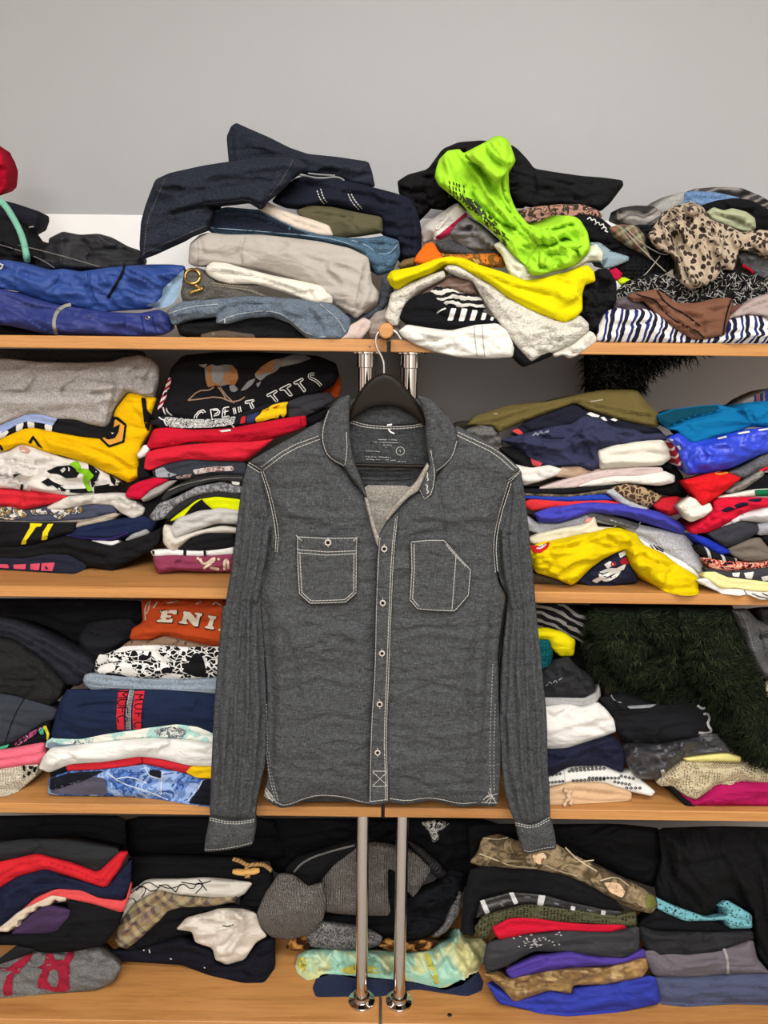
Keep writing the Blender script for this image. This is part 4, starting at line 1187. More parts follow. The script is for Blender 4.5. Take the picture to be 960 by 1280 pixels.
tag(o, 'shaggy black and white eyelash scarf under the leopard scarf', 'scarf', GT)
fur(o, o, FR, 900, 11, M('plain', (24, 24, 24), bump=0), ang=60, spread=60, width=.9, lift=.006, seed=5)
fur(o, o, FR, 420, 10, M('plain', (200, 198, 190), bump=0), ang=60, spread=70, width=.7, lift=.008, seed=6, name='white_fur')
o = g('scarf', 'leopard print scarf bunched over the front of the right heap', 'scarf', D_,
      "360,335 395,288 440,220 500,190 580,168 640,200 662,250 700,272 760,290 800,310 860,332 905,308 1010,320 1010,462 940,432 880,412 812,405 806,460 790,512 732,502 700,552 640,592 570,602 525,580 520,500 490,432 420,412 385,380", 0.008, M('leopard'),
      D=.10, R=20, wr=6, ws=16, wa=65, lean=.25, row=1, group=GT,
      folds=fo(D_, (-8, 4, "500,200 440,270 440,360 480,420"), (7, 6, "580,190 520,250 540,330"), (-7, 4, "490,290 500,400 540,500 580,590"), (6, 6, "600,270 640,380 640,480"), (-7, 4, "760,300 740,400 690,520"), (-6, 4, "640,205 600,240 500,260"), (-6, 4, "880,330 860,380 900,410"), (6, 5, "800,330 820,380")))
g('top', 'brown stretch top with black piping over the striped knit', 'blouse', D_, "255,640 300,624 400,608 440,628 500,674 600,676 700,652 772,650 784,690 762,760 742,832 692,842 640,853 580,853 480,792 400,732 340,664 290,674", -0.004,
  M('plain', (122, 84, 66)), D=.08, R=10, wr=3, ws=18, lean=.15, row=1, group=GT, folds=fo(D_, (-5, 3, "300,640 400,680 500,760 620,845"), (4, 4, "520,700 620,720 720,690"), (-4, 2, "640,780 650,850")))
o = bpy.data.objects['top.001']
stk(o, 'piping', D_, ["300,630 400,660 440,720 520,780 600,810 640,850", "775,660 750,740 735,835", "405,612 450,680 560,740 620,790"], 1.8, BLK)
g('blouse', 'mauve beige blouse at the right end of the top shelf', 'blouse', D_, "752,758 830,692 900,650 1010,618 1010,775 960,768 930,742 860,732 800,748", 0.004, M('plain', (172, 156, 150)), D=.1, R=12, wr=4, ws=14, row=1, group=GT, folds=fo(D_, (-4, 3, "800,735 880,690 1000,650")))
g('blouse', 'brown blouse edge between the brown top and the mauve blouse', 'blouse', D_, "745,700 790,690 850,680 800,715 755,770", 0.012, M('plain', (110, 72, 62)), D=.1, R=6, **T1)
g('cardigan', 'purple grey cardigan corner at the left above the striped knit', 'cardigan', D_, "185,705 198,660 250,643 330,672 380,720 340,735 260,722", 0.02, M('plain', (100, 90, 96)), D=.1, R=9, wr=3, **T1)
g('sweater', 'white and navy striped chunky knit at the bottom of the right heap', 'sweater', D_, "105,868 108,800 150,720 200,700 260,712 340,705 420,732 500,800 580,852 690,845 740,832 758,762 850,738 930,743 1010,770 1010,876 560,872", 0.003,
  M('stripes', (228, 226, 222), (30, 32, 52), (228, 226, 222), (40, 46, 110), period=.021, ang=82, warp=.018, wscale=26, stops=(0., .36, .66, .80)), D=.14, R=16, wr=2.5, **T1)
g('blouse', 'dark blouse folded behind the striped chunky knit', 'blouse', D_, "20,640 100,600 180,600 200,700 150,720 110,800 100,860 60,780", 0.03, BLACK, D=.1, R=12, wr=4, **T1)
# shaggy black piece hanging behind the board
SH = D_("40,925 300,925 640,925 560,945 480,962 402,1000 350,1042 338,1105 180,1118 48,1100")
o = cloth('fur_stole', SH, 0.22, BLACK2, D=.05, R=14, wr=4)
tag(o, 'shaggy black fur stole hanging in the gap under the top right shelf', 'stole', GT)
fur(o, o, SH, 1500, 20, M('plain', (18, 18, 18), bump=0), ang=75, spread=40, width=1.2, lift=.012, seed=11)
fur(o, o, SH, 320, 17, M('plain', (92, 90, 88), bump=0), ang=60, spread=40, width=.8, lift=.014, seed=12, name='grey_fur')
# ------------------------------------------------------------------ second shelf, left pile
G2 = 'clothes in the far left pile on the second shelf'
Y2 = on_shelf(60, 712, 2) + 0.004
T2 = dict(row=2, group=G2)
g('sweater', 'dark grey sweater in shadow topmost of the far left pile on the second shelf', 'sweater', E, "-60,25 300,20 600,28 720,40 735,75 690,90 400,105 -60,105", Y2 + .07, M('heather', (52, 50, 49), (84, 80, 78)), D=.1, R=10, wr=3, **T2)
g('sweatshirt', 'thick heather grey sweatshirt folded on top of the yellow jersey', 'sweatshirt', E,
  "-60,85 -40,75 60,78 200,92 400,96 560,90 620,68 700,58 760,78 796,120 792,200 772,272 720,272 640,242 602,282 562,332 546,402 520,413 440,397 380,377 280,372 160,347 80,372 -60,425", Y2, M('heather', (132, 126, 122), (196, 192, 188)),
  D=.2, R=26, wr=3, ws=24, folds=fo(E, (-5, 4, "-40,232 150,238 300,232 430,238 545,250"), (-7, 3, "560,110 580,200 560,300 545,400"), (-3, 2, "505,265 500,340 520,405"), (4, 5, "640,80 620,150 600,230"), (-5, 3, "700,80 660,140 690,230"), (-5, 3, "770,100 730,170 740,250"), (-3, 2, "420,95 480,105 560,100")), **T2)
o = g('jersey', 'black, sky blue and white jersey strip between the grey sweatshirt and the yellow jersey', 'jersey', E, "-60,425 80,365 150,338 200,345 290,365 400,370 440,392 530,405 565,355 560,440 525,480 400,468 280,447 200,432 140,422 60,452 -60,500", Y2 + .006,
      M('plain', (28, 28, 31)), D=.2, R=8, wr=2, **T2)
dec(o, 'panel', E, ["-50,420 80,368 150,342 200,348 290,368 262,410 220,398 140,385 80,405 20,440 -50,470"], M('plain', (150, 166, 206)), label='sky blue panel')
dec(o, 'patches', E, ["-40,480 -20,450 25,425 45,440 20,470", "80,405 120,392 110,430 80,440", "135,385 172,392 172,425 140,422", "222,400 262,405 258,440 225,430"], WHT)
YEL = M('plain', (236, 184, 8))
o = g('jersey', 'yellow football jersey with a black octagon crest in the far left pile', 'jersey', E,
      "-60,500 -40,498 60,450 120,425 170,420 260,440 400,465 520,477 560,400 575,330 640,245 700,255 720,265 782,270 772,330 747,440 705,500 692,560 698,660 642,692 580,662 450,602 330,562 240,542 180,522 100,502 40,532 -60,545", Y2 - .006, YEL, D=.2, R=18, wr=3, ws=22,
      folds=fo(E, (-5, 3, "260,470 400,500 560,560 690,650"), (4, 5, "200,470 400,540 600,620"), (-4, 3, "640,300 700,360 740,440"), (-3, 2, "640,400 720,430 745,440"), (-4, 3, "170,425 220,480 245,535")), **T2)
dec(o, 'stripe', E, ["705,268 730,268 735,330 765,360 742,440 722,410 714,340"], BLK, label='black shoulder stripe')
dec(o, 'crest_rim', E, ["572,362 592,366 634,402 622,492 543,518 498,474 520,440 545,400"], BLK, round_=0, off=.0012)
dec(o, 'crest', E, ["578,376 622,408 612,484 546,505 512,472 540,430"], M('solid', (222, 158, 62)), round_=0, off=.0022)
dec(o, 'crest_mark', E, ["515,465 535,415 560,372 572,392 566,418 600,400 592,440 575,470 540,478"], BLK, round_=0, off=.0032)
dec(o, 'crest_white', E, ["553,438 560,446 570,440 562,453"], WHT, round_=0, off=.0042)  # small white mark in the crest print
dec(o, 'badge', E, ["140,492 165,455 215,525 190,512 165,475 155,500"], BLK, round_=0)
stk(o, 'marks', E, ["-20,525 0,515 10,535", "0,505 15,530"], 2, BLK)
o = g('t_shirt', 'white tee with black and lime green graphic in the far left pile', 't-shirt', E,
      "-60,560 40,540 90,508 130,488 200,528 330,573 430,588 520,640 605,690 590,742 460,748 300,758 160,738 60,723 -60,722", Y2 - .002, M('plain', (224, 218, 210)), D=.2, R=15, wr=5, ws=16, wa=10,
      folds=fo(E, (-4, 3, "60,580 150,600 280,580"), (-4, 2, "-40,650 60,660 110,650"), (-4, 3, "100,640 110,720"), (4, 4, "60,560 80,640")), **T2)
dec(o, 'print_black', E, ["232,636 285,612 350,606 400,640 380,668 330,672 290,650 250,648", "205,690 240,670 268,690 330,715 440,722 470,742 400,748 300,735 262,705 240,712", "440,590 500,640 480,690 500,668 460,720 445,650",
                          "470,712 605,690 612,738 470,748", "60,655 110,645 70,668", "545,648 580,680 575,710 556,690", "105,700 118,695 112,735 100,725"], BLK, round_=0)
dec(o, 'print_white', E, ["300,630 322,616 330,628 312,645", "340,612 352,626 342,640", "300,712 420,700 430,722 330,726"], WHT, round_=0, off=.0022)
dec(o, 'print_green', E, ["345,600 385,582 405,610 400,622 440,625 470,660 440,690 462,735 440,738 415,690 418,650 385,640 375,620"], M('solid', (126, 190, 30)), round_=0, off=.0022)
dec(o, 'tag_print', E, ["92,515 120,508 152,528 140,545 105,540"], M('solid', (208, 158, 138)))
g('t_shirt', 'red tee under the white graphic tee at the shelf end', 't-shirt', E, "-60,720 60,728 120,735 180,728 300,752 345,765 280,792 200,812 120,827 40,812 -60,802", Y2 - .003, M('plain', (212, 44, 56)), D=.2, R=10, wr=5, ws=14,
  folds=fo(E, (-4, 3, "90,740 120,790 150,820"), (-3, 3, "180,740 260,770 320,770")), **T2)
o = g('t_shirt', 'slate grey tee with white and gold print near the middle of the far left pile', 't-shirt', E, "-60,805 60,813 130,828 240,808 330,828 400,800 560,800 588,842 540,852 440,882 240,892 100,890 -60,890", Y2, M('plain', (70, 74, 92)), D=.2, R=9, wr=2, **T2)
dec(o, 'print', E, ["-30,812 60,815 110,828 140,860 60,880 -30,870", "150,830 230,822 240,850 170,860", "255,812 330,832 400,808 420,840 330,855 300,880 250,850"], M('blotch', (60, 64, 80), (214, 210, 200), (62, 66, 84), (150, 124, 70), (226, 224, 214), ns=55, dist=1.2))
dec(o, 'hem', E, ["-50,882 100,884 240,888 440,876 560,846 585,842 580,852 440,888 240,896 -50,894"], M('solid', (214, 208, 196)), off=.002)
g('t_shirt', 'ivory tee crumpled at the right of the far left pile', 't-shirt', E, "235,815 330,765 440,753 560,743 620,748 682,788 726,820 712,852 662,872 602,842 560,805 450,800 330,825 240,830", Y2 - .004, M('plain', (216, 212, 202)), D=.18, R=9, wr=5, ws=11,
  folds=fo(E, (-4, 2, "440,765 560,770 640,800 700,845"), (-3, 2, "330,790 430,780 560,790")), **T2)
o = g('t_shirt', 'black tee with yellow letter strokes low in the far left pile', 't-shirt', E, "-60,885 100,885 300,892 380,895 365,942 300,962 200,992 100,1012 -60,1022", Y2 - .004, BLACK, D=.2, R=11, wr=2.5, **T2)
dec(o, 'lettering', E, ["150,896 212,898 205,912 182,914 130,985 132,1000 104,1003 110,985 150,915", "240,900 268,898 240,945 236,978 206,982 214,940"], M('solid', (232, 214, 30)), round_=0)
g('t_shirt', 'beige tee edge above the navy top in the far left pile', 't-shirt', E, "350,918 400,885 540,845 602,850 565,882 430,915", Y2 + .004, M('plain', (186, 174, 156)), D=.16, R=5, wr=2, **T2)
o = g('jersey', 'navy jersey with purple piping in the far left pile', 'jersey', E, "325,958 400,912 560,880 720,858 790,882 762,935 650,955 562,990 420,975", Y2, M('plain', (30, 40, 70)), D=.18, R=12, wr=3, folds=fo(E, (-3, 3, "430,930 560,920 700,890")), **T2)
stk(o, 'piping', E, ["330,958 430,972 545,978 600,960 640,942"], 2, M('solid', (92, 70, 170)))
o = g('t_shirt', 'light grey tee corner right of the navy jersey with purple piping', 't-shirt', E, "625,980 680,930 740,912 748,950 650,985", Y2 - .002, M('heather', (130, 130, 132), (176, 176, 178)), D=.15, R=6, **T2)
g('t_shirt', 'white tee corner under the navy jersey with purple piping', 't-shirt', E, "450,983 590,980 600,992 562,1012 500,1005", Y2 - .001, WHITEM, D=.15, R=5, **T2)
g('sweatshirt', 'black sweatshirt second lowest in the far left pile', 'sweatshirt', E, "-60,1012 100,1010 160,1005 330,957 460,985 560,1008 640,980 740,952 812,915 792,1002 702,1062 620,1102 562,1132 440,1112 340,1055 240,1052 120,1075 -60,1070", Y2 - .004, BLACK, D=.2, R=16, wr=3, layers=1,
  folds=fo(E, (-4, 3, "180,1015 330,1020 520,1070 560,1125")), **T2)
o = g('t_shirt', 'dark navy tee with pink block print, lowest in the far left pile', 't-shirt', E, "-60,1060 120,1072 240,1048 340,1052 432,1098 432,1120 372,1146 260,1141 100,1131 -60,1122", Y2 - .004, M('plain', (38, 40, 54)), D=.2, R=8, wr=2, **T2)
dec(o, 'print', E, ["-20,1100 40,1102 46,1122 -20,1118", "66,1103 130,1100 128,1127 68,1124", "152,1100 200,1096 196,1132 150,1128", "208,1096 275,1092 262,1136 204,1134"], M('blotch', (204, 78, 100), (204, 78, 100), (60, 40, 60), ns=90), round_=0)

# ------------------------------------------------------------------ second shelf, pile beside the shirt
G3 = 'clothes in the pile left of the grey shirt on the second shelf'
Y3 = on_shelf(200, 717, 2) + 0.002
T3 = dict(row=2, group=G3)
g('sweatshirt', 'rust orange sweatshirt behind the black tee in the pile left of the shirt', 'sweatshirt', F_, "840,100 895,105 912,140 914,185 900,225 860,228 800,215", Y3 + .05, M('plain', (186, 76, 28)), D=.12, R=14, **T3)
o = g('t_shirt', 'black tee with animal print and white outlined letters, topmost left of the shirt', 't-shirt', F_,
      "130,300 140,262 180,180 200,140 215,98 260,50 400,36 560,36 700,42 820,52 892,82 906,130 882,172 822,202 740,217 690,237 600,252 500,292 420,312 350,314 250,308 190,292 150,315", Y3, M('plain', (24, 23, 25)), D=.2, R=16, wr=1.5, lean=.25,
      folds=fo(F_, (-4, 3, "220,140 190,230 190,290"), (3, 5, "250,70 500,60 800,80")), **T3)
OUT = M('solid', (228, 226, 222), rough=.8)
stk(o, 'lettering', TX, ["268,322 255,308 232,318 215,338 208,356 222,360", "258,325 246,318 232,330 222,345 224,352",
                         "300,352 292,308 325,303 340,318 332,335 308,340", "305,312 325,310 332,320 312,332",
                         "350,346 356,300 385,294", "358,322 382,314", "352,346 385,340 387,346", "366,304 364,338",
                         "405,300 412,332", "414,298 420,328", "430,294 436,322", "440,292 446,320",
                         "465,270 470,265 508,258 512,264 496,270 512,302 500,306 486,274 468,278 465,270",
                         "574,234 620,210 626,218 606,232 632,266 622,272 594,238 578,244 574,234", "638,204 690,178 696,188 674,200 702,236 690,242 660,208 642,214 638,204",
                         "708,172 752,150 758,158 738,172 770,212 760,220 728,178 714,182 708,172"], 1.35, OUT, smooth=0)
sl_ = ["812,132 798,128 784,136 788,150 806,156 824,166 838,180 846,190"]
stk(o, 'letter_rim', TX, sl_, 3.6, OUT, smooth=2)
stk(o, 'letter', TX, sl_, 1.7, BLACK2, off=.0026, smooth=2)
dec(o, 'animal_print', TX, ["262,100 300,80 330,92 360,82 400,85 425,110 432,150 415,185 380,182 350,190 310,188 280,198 268,160", "512,130 550,90 600,60 660,48 720,55 640,95 620,118 570,140 545,165 520,150"], M('blotch', (140, 92, 54), (150, 104, 66), (120, 118, 116), (90, 66, 48), ns=36), off=.0012)
dec(o, 'animal_grey', TX, ["300,95 345,85 360,110 356,150 330,182 300,170", "385,188 410,182 432,208 412,222 392,215", "440,216 480,165 520,150 500,185 470,208", "520,178 548,165 530,200", "660,48 700,34 760,34 800,52 740,74 640,96",
                           "230,84 280,80 262,100"], M('solid', (132, 130, 130)), off=.0022)
stk(o, 'animal_line', TX, ["330,195 360,235 372,262", "310,195 285,212 232,212 180,262", "180,262 240,255 330,242 400,270", "400,270 440,262 464,244", "340,195 372,240 410,275"], 1.6, M('solid', (150, 122, 100)))
dec(o, 'sleeve_stripe', F_, ["152,278 200,140 214,138 204,190 172,262"], M('stripes', (150, 36, 48), (216, 200, 196), ang=35, period=.008), off=.0012)
stk(o, 'trim', F_, ["178,262 185,290 205,306 250,318", "190,262 196,282 215,296"], 1.6, OUT)
g('t_shirt', 'charcoal tee folded right of the black outlined-letter tee', 't-shirt', F_, "660,255 690,238 760,212 860,200 892,230 832,272 762,305 690,308", Y3 + .012, M('plain', (56, 56, 60)), D=.18, R=10, wr=2, **T3)
g('t_shirt', 'black tee edge between the charcoal tee and the shirt shoulder', 't-shirt', F_, "740,308 800,280 850,265 880,260 830,320 768,345", Y3 + .02, BLACK2, D=.14, R=8, **T3)
o = g('t_shirt', 'black tee with white scribbles and a yellow flame along its edge', 't-shirt', F_, "128,330 150,308 190,290 250,306 350,312 420,308 500,288 600,250 690,236 695,302 600,318 500,332 400,347 300,352 190,347", Y3 - .002, M('plain', (30, 30, 34)), D=.2, R=8, wr=1.5, **T3)
dec(o, 'scribble', F_, ["180,300 300,312 420,308 480,298 470,332 390,345 300,348 200,345"], M('blotch', (24, 24, 26), (24, 24, 26), (225, 224, 220), (24, 24, 26), (225, 224, 220), ns=120, dist=2.5, stops=(0, .3, .44, .52, .60)))
stk(o, 'scribble_line', TX, ["60,362 75,395 90,365 110,398 128,370 150,402", "180,370 196,398 210,366 226,398 240,366 256,396 268,364", "290,372 320,400 340,365 360,400 380,362 410,398", "30,340 50,360 100,362 150,352"], 1.6, OUT)
dec(o, 'flame', TX, ["520,372 515,350 540,332 552,310 580,300 600,285 640,275 682,268 672,290 672,330 655,350 640,330 630,352 600,352 560,365"], M('solid', (238, 196, 24)), round_=0, off=.0014)
dec(o, 'flame_accent', TX, ["440,380 446,345 470,338 465,375", "560,318 585,298 580,312", "600,300 640,282 620,300"], M('solid', (190, 44, 50)), round_=0, off=.0024)
dec(o, 'flame_blue', TX, ["470,378 476,335 520,322 540,320 520,345 512,375"], M('solid', (48, 56, 96)), round_=0, off=.0018)
REDT = M('plain', (196, 26, 48))
o = g('t_shirt', 'red ribbed tee with a white tag, upper of the two red tees by the shirt', 't-shirt', F_, "113,415 140,352 200,345 300,355 450,350 560,330 700,305 768,298 770,342 700,370 600,402 450,408 300,404 180,428 120,432", Y3 - .006, REDT, D=.2, R=10, wr=2.5, ws=18,
      folds=fo(F_, (3, 3, "140,380 300,375 500,370 740,325")), **T3)
dec(o, 'tag', F_, ["410,358 455,352 462,360 420,365"], WHT, round_=0)
stk(o, 'seam', F_, ["745,302 752,342"], 0.9, M('solid', (150, 16, 36)))
g('t_shirt', 'red plain tee, lower of the two red tees by the shirt', 't-shirt', F_, "100,512 110,450 150,435 250,420 400,408 540,405 640,392 580,440 520,484 400,482 280,477 200,492 122,522", Y3 - .008, M('plain', (212, 38, 56)), D=.2, R=13, wr=3,
  folds=fo(F_, (-3, 2, "280,425 270,440 320,470"), (3, 4, "150,460 300,445 540,430")), **T3)
g('t_shirt', 'white tee corner left of the lower red tee', 't-shirt', F_, "70,458 100,418 128,428 108,462 80,473", Y3 - .002, WHITEM, D=.14, R=6, **T3)
g('t_shirt', 'black tee corner left of the lower red tee', 't-shirt', F_, "74,515 82,490 105,462 112,478 102,515 125,545 80,562 74,540", Y3 - .001, BLACK2, D=.14, R=6, **T3)
o = g('t_shirt', 'blue-grey tee with faded print under the lower red tee', 't-shirt', F_, "133,528 150,512 200,490 300,475 420,484 520,488 522,545 400,535 250,558 150,556", Y3 - .002, M('plain', (54, 58, 66)), D=.2, R=9, wr=3, **T3)
dec(o, 'print', F_, ["300,520 380,508 470,505 470,525 380,528 310,540", "230,548 300,535 290,552 235,558"], M('blotch', (50, 50, 56), (160, 120, 112), (196, 190, 186), (40, 40, 44), ns=110, dist=1.5))
dec(o, 'grey_patch', F_, ["145,520 180,508 200,530 240,540 200,552 150,552"], M('blotch', (110, 116, 124), (150, 154, 160), (70, 74, 80), ns=60))
g('t_shirt', 'small crimson tee end sticking out between the two left piles', 't-shirt', F_, "22,625 40,590 80,570 150,553 205,563 130,602 90,642 40,637", Y3 - .004, M('plain', (196, 22, 54)), D=.15, R=10, wr=3, **T3)
g('t_shirt', 'light grey tee roll under the small crimson tee end', 't-shirt', F_, "83,636 130,600 200,568 236,566 165,622 100,652", Y3 - .002, M('heather', (138, 134, 130), (172, 168, 164)), D=.15, R=7, wr=2, **T3)
g('t_shirt', 'black tee filling the shade under the small crimson tee end', 't-shirt', F_, "95,655 170,615 235,575 300,570 230,640 160,690 130,770 100,740", Y3 + .02, BLACK2, D=.14, R=8, **T3)
o = g('t_shirt', 'charcoal tee with a grey hem line, upper of two charcoal tees left of the sleeve', 't-shirt', F_, "168,640 200,600 262,572 400,543 512,543 507,572 400,567 300,592 222,622 182,652", Y3 - .003, M('plain', (48, 48, 50)), D=.2, R=9, wr=2, **T3)
stk(o, 'hem', F_, ["200,606 262,580 400,552 505,553"], 1.4, M('solid', (128, 124, 118)))
dec(o, 'size_tag', F_, ["462,568 495,572 494,584 464,580"], WHT, round_=0, off=.004)
g('t_shirt', 'speckled grey tee between two charcoal tees left of the sleeve', 't-shirt', F_, "123,712 160,660 240,630 320,590 420,573 502,592 502,622 400,612 300,632 230,672 182,722 140,732", Y3 - .005, M('blotch', (70, 70, 74), (150, 150, 152), (96, 96, 100), (176, 176, 178), ns=130), D=.2, R=9, wr=2, **T3)
g('t_shirt', 'charcoal tee under the speckled grey tee left of the sleeve', 't-shirt', F_, "182,712 240,660 310,630 400,610 502,622 500,645 400,634 320,648 240,702 200,728", Y3 - .003, M('plain', (44, 44, 47)), D=.2, R=9, wr=2, **T3)
o = g('t_shirt', 'neon yellow tee with black inside left of the sleeve', 't-shirt', F_, "205,732 250,690 320,642 400,630 500,642 498,705 440,697 330,692 260,722", Y3 - .001, M('plain', (216, 224, 10)), D=.2, R=8, wr=2, **T3)
dec(o, 'black_panel', F_, ["262,715 300,668 340,640 345,652 390,690 330,692"], BLACK2, off=.003)
g('t_shirt', 'pale grey tee curving over the cream tee left of the sleeve', 't-shirt', F_, "207,762 240,720 330,690 420,680 495,690 490,745 400,742 310,772 230,803", Y3 - .008, M('plain', (198, 195, 190)), D=.2, R=13, wr=2, layers=1, **T3)
g('t_shirt', 'cream tee with a folded end left of the sleeve', 't-shirt', F_, "178,770 185,748 210,758 230,800 320,773 420,752 485,762 478,784 360,782 290,803 220,863 180,822", Y3 - .007, M('plain', (216, 210, 198)), D=.2, R=8, wr=2, folds=fo(F_, (-4, 2, "200,770 215,850")), **T3)
g('t_shirt', 'black tee under the cream tee left of the sleeve', 't-shirt', F_, "235,845 290,805 340,785 475,778 470,850 350,860 240,865", Y3 - .003, BLACK, D=.2, R=11, wr=2, **T3)
o = g('t_shirt', 'white tee with black bars, thin layer above the maroon tee', 't-shirt', F_, "128,860 138,852 200,850 350,855 470,840 467,872 350,878 140,878", Y3 - .006, WHITEM, D=.2, R=5, wr=1.2, **T3)
dec(o, 'bars', F_, ["132,855 142,854 142,874 134,870", "262,853 275,853 274,876 262,876", "345,856 356,855 357,877 347,877"], BLK, round_=0)
o = g('t_shirt', 'maroon tee with cream script, lowest in the pile left of the shirt', 't-shirt', F_, "138,882 200,872 350,878 470,868 465,940 350,942 240,937 160,950 143,920", Y3 - .006, M('plain', (142, 62, 88)), D=.2, R=11, wr=4, ws=13, **T3)
stk(o, 'lettering', F_, ["330,888 338,905 352,912 385,888 392,884 388,900 350,925 348,932", "318,885 326,888", "404,888 412,892 406,896", "432,935 432,895 445,890 448,930", "372,925 410,932"], 3.2, M('solid', (232, 214, 186)))

# ------------------------------------------------------------------ second shelf, pile right of the shirt
G4 = 'clothes in the pile right of the grey shirt on the second shelf'
Y4 = on_shelf(760, 735, 2) + 0.012
T4 = dict(row=2, group=G4)
g('t_shirt', 'dark brown cloth end behind the right shirt shoulder', 't-shirt', G, "-60,330 -30,280 15,275 60,300 40,340", Y4 + .06, M('plain', (50, 46, 40)), D=.12, R=12, **T4)
g('t_shirt', 'mottled grey tee bunched behind the right shirt shoulder', 't-shirt', G, "-10,330 15,308 60,288 120,298 147,340 160,400 90,380 30,360", Y4 + .02, M('heather', (84, 82, 80), (126, 122, 118)), D=.15, R=16, wr=6, ws=10, **T4)
o = g('t_shirt', 'olive green tee folded flat, topmost right of the shirt', 't-shirt', G, "12,292 40,258 180,213 340,198 470,168 560,153 690,153 732,205 782,250 777,302 700,288 600,267 500,237 445,207 350,242 230,282 140,322 118,292 60,292", Y4 + .005, M('plain', (104, 92, 52)),
      D=.2, R=13, wr=2.5, ws=30, lean=.45, folds=fo(G, (-5, 3, "60,285 120,280 240,240 350,205 450,195 520,215 640,240 775,262"), (4, 4, "130,310 250,262 440,200"), (4, 4, "450,200 600,258 760,290")), **T4)
stk(o, 'print', G, ["505,198 530,195 555,190", "118,246 135,248"], 1.5, M('solid', (170, 160, 130)))
o = g('t_shirt', 'black and navy tee with small red and white details under the olive tee', 't-shirt', G, "185,328 240,282 350,243 440,212 490,238 600,268 690,290 775,304 800,330 700,330 600,320 480,290 400,300 300,320 230,338", Y4 + .010, M('plain', (30, 32, 44)), D=.18, R=9, wr=3, **T4)
dec(o, 'red_tab', G, ["190,315 215,305 238,325 225,334"], M('solid', (210, 70, 70)))
dec(o, 'white_marks', G, ["490,248 505,240 545,255 530,266", "545,262 560,258 575,276 560,274", "585,270 600,264 615,272 605,278"], WHT, round_=0)
o = g('sweatshirt', 'navy sweatshirt with pale slanted bars right of the shirt', 'sweatshirt', G, "145,352 210,335 350,300 430,290 480,258 540,263 590,300 680,310 720,328 790,323 822,352 700,362 640,372 560,382 540,392 548,452 512,477 460,457 330,452 260,422 230,392", Y4, M('plain', (54, 56, 82)),
      D=.18, R=15, wr=6, ws=15, folds=fo(G, (-6, 4, "480,262 460,330 500,400 530,460"), (-5, 3, "560,300 640,330 720,335"), (5, 5, "250,350 350,380 450,440"), (-4, 3, "590,310 610,350 640,368"), (-4, 3, "210,345 300,420 400,450")), **T4)
stk(o, 'bars', G, ["275,335 290,322", "292,333 310,316", "308,328 340,314", "280,328 340,318"], 2.0, M('solid', (150, 152, 170)))
o = g('t_shirt', 'black tee with a red patch at the right shirt shoulder', 't-shirt', G, "140,385 200,378 262,420 320,440 312,470 220,455 165,412", Y4 + .004, BLACK, D=.15, R=12, wr=3, **T4)
dec(o, 'red_patch', G, ["265,420 290,410 316,440 305,458 275,455"], M('solid', (206, 74, 80)))
CREAM = M('plain', (228, 222, 207))
g('sweatshirt', 'cream sweatshirt rolled thick under the navy sweatshirt right of the shirt', 'sweatshirt', G, "536,395 600,373 700,358 790,353 832,380 832,422 790,452 700,457 600,463 545,467", Y4 - .004, CREAM, D=.18, R=20, wr=3, **T4)
g('t_shirt', 'white tee bulging out beside the right shirt sleeve', 't-shirt', G, "205,450 270,465 340,453 392,470 372,492 300,517 240,532 215,500", Y4 - .002, M('plain', (230, 226, 218)), D=.15, R=15, wr=3, **T4)
g('t_shirt', 'tan tee edge under the cream sweatshirt right of the shirt', 't-shirt', G, "385,462 470,453 505,475 560,462 540,478 440,502 365,497", Y4 + .002, M('plain', (190, 162, 138)), D=.16, R=7, wr=2, **T4)
g('sweatshirt', 'black garment end filling the gap right of the cream roll', 'sweatshirt', G, "785,455 830,438 870,490 905,560 882,582 800,572 700,540 838,525 842,495", Y4 + .02, BLACK, D=.15, R=16, wr=3, **T4)
g('t_shirt', 'dusty pink tee folded in thin layers right of the shirt', 't-shirt', G, "295,545 400,510 480,490 560,470 700,460 790,463 802,492 700,497 580,502 500,522 450,542 360,545", Y4 - .003, M('plain', (206, 186, 182)), D=.18, R=8, wr=2, layers=1, **T4)
g('t_shirt', 'ivory tee with a rounded end below the dusty pink tee', 't-shirt', G, "445,538 520,510 600,495 700,495 800,478 842,495 842,522 780,534 650,524 550,534", Y4 - .005, M('plain', (230, 224, 214)), D=.18, R=11, wr=2, **T4)
g('t_shirt', 'black thin tee layer under the ivory rounded tee', 't-shirt', G, "225,548 400,545 560,530 665,524 650,545 560,552 420,572 230,566", Y4 - .002, BLACK, D=.18, R=6, wr=1.5, **T4)
g('t_shirt', 'camouflage tee edge right of the shirt sleeve', 't-shirt', G, "225,562 420,568 600,546 585,566 400,584 230,578", Y4 - .003, M('blotch', (52, 48, 42), (128, 112, 88), (84, 78, 62), (40, 38, 34), ns=90), D=.16, R=4, wr=1, **T4)
o = g('t_shirt', 'tan snake print tee crossing over the blue and red tees', 't-shirt', G, "585,545 650,528 700,535 795,575 740,622 700,612 640,582", Y4 - .009, M('crack', (70, 52, 40), (168, 142, 110), ns=95, lw=.10, bt=.72), D=.12, R=8, wr=2, **T4)
g('t_shirt', 'pale grey tee strip beside the snake print tee', 't-shirt', G, "565,560 600,545 650,588 742,622 705,643 620,602", Y4 - .008, M('heather', (150, 152, 156), (190, 192, 194)), D=.12, R=6, wr=2, **T4)
g('t_shirt', 'deep blue tee thin layer above the bright red tee layer', 't-shirt', G, "230,572 400,577 560,568 605,592 400,600 235,588", Y4 - .003, M('plain', (40, 66, 170)), D=.18, R=6, wr=1.5, **T4)
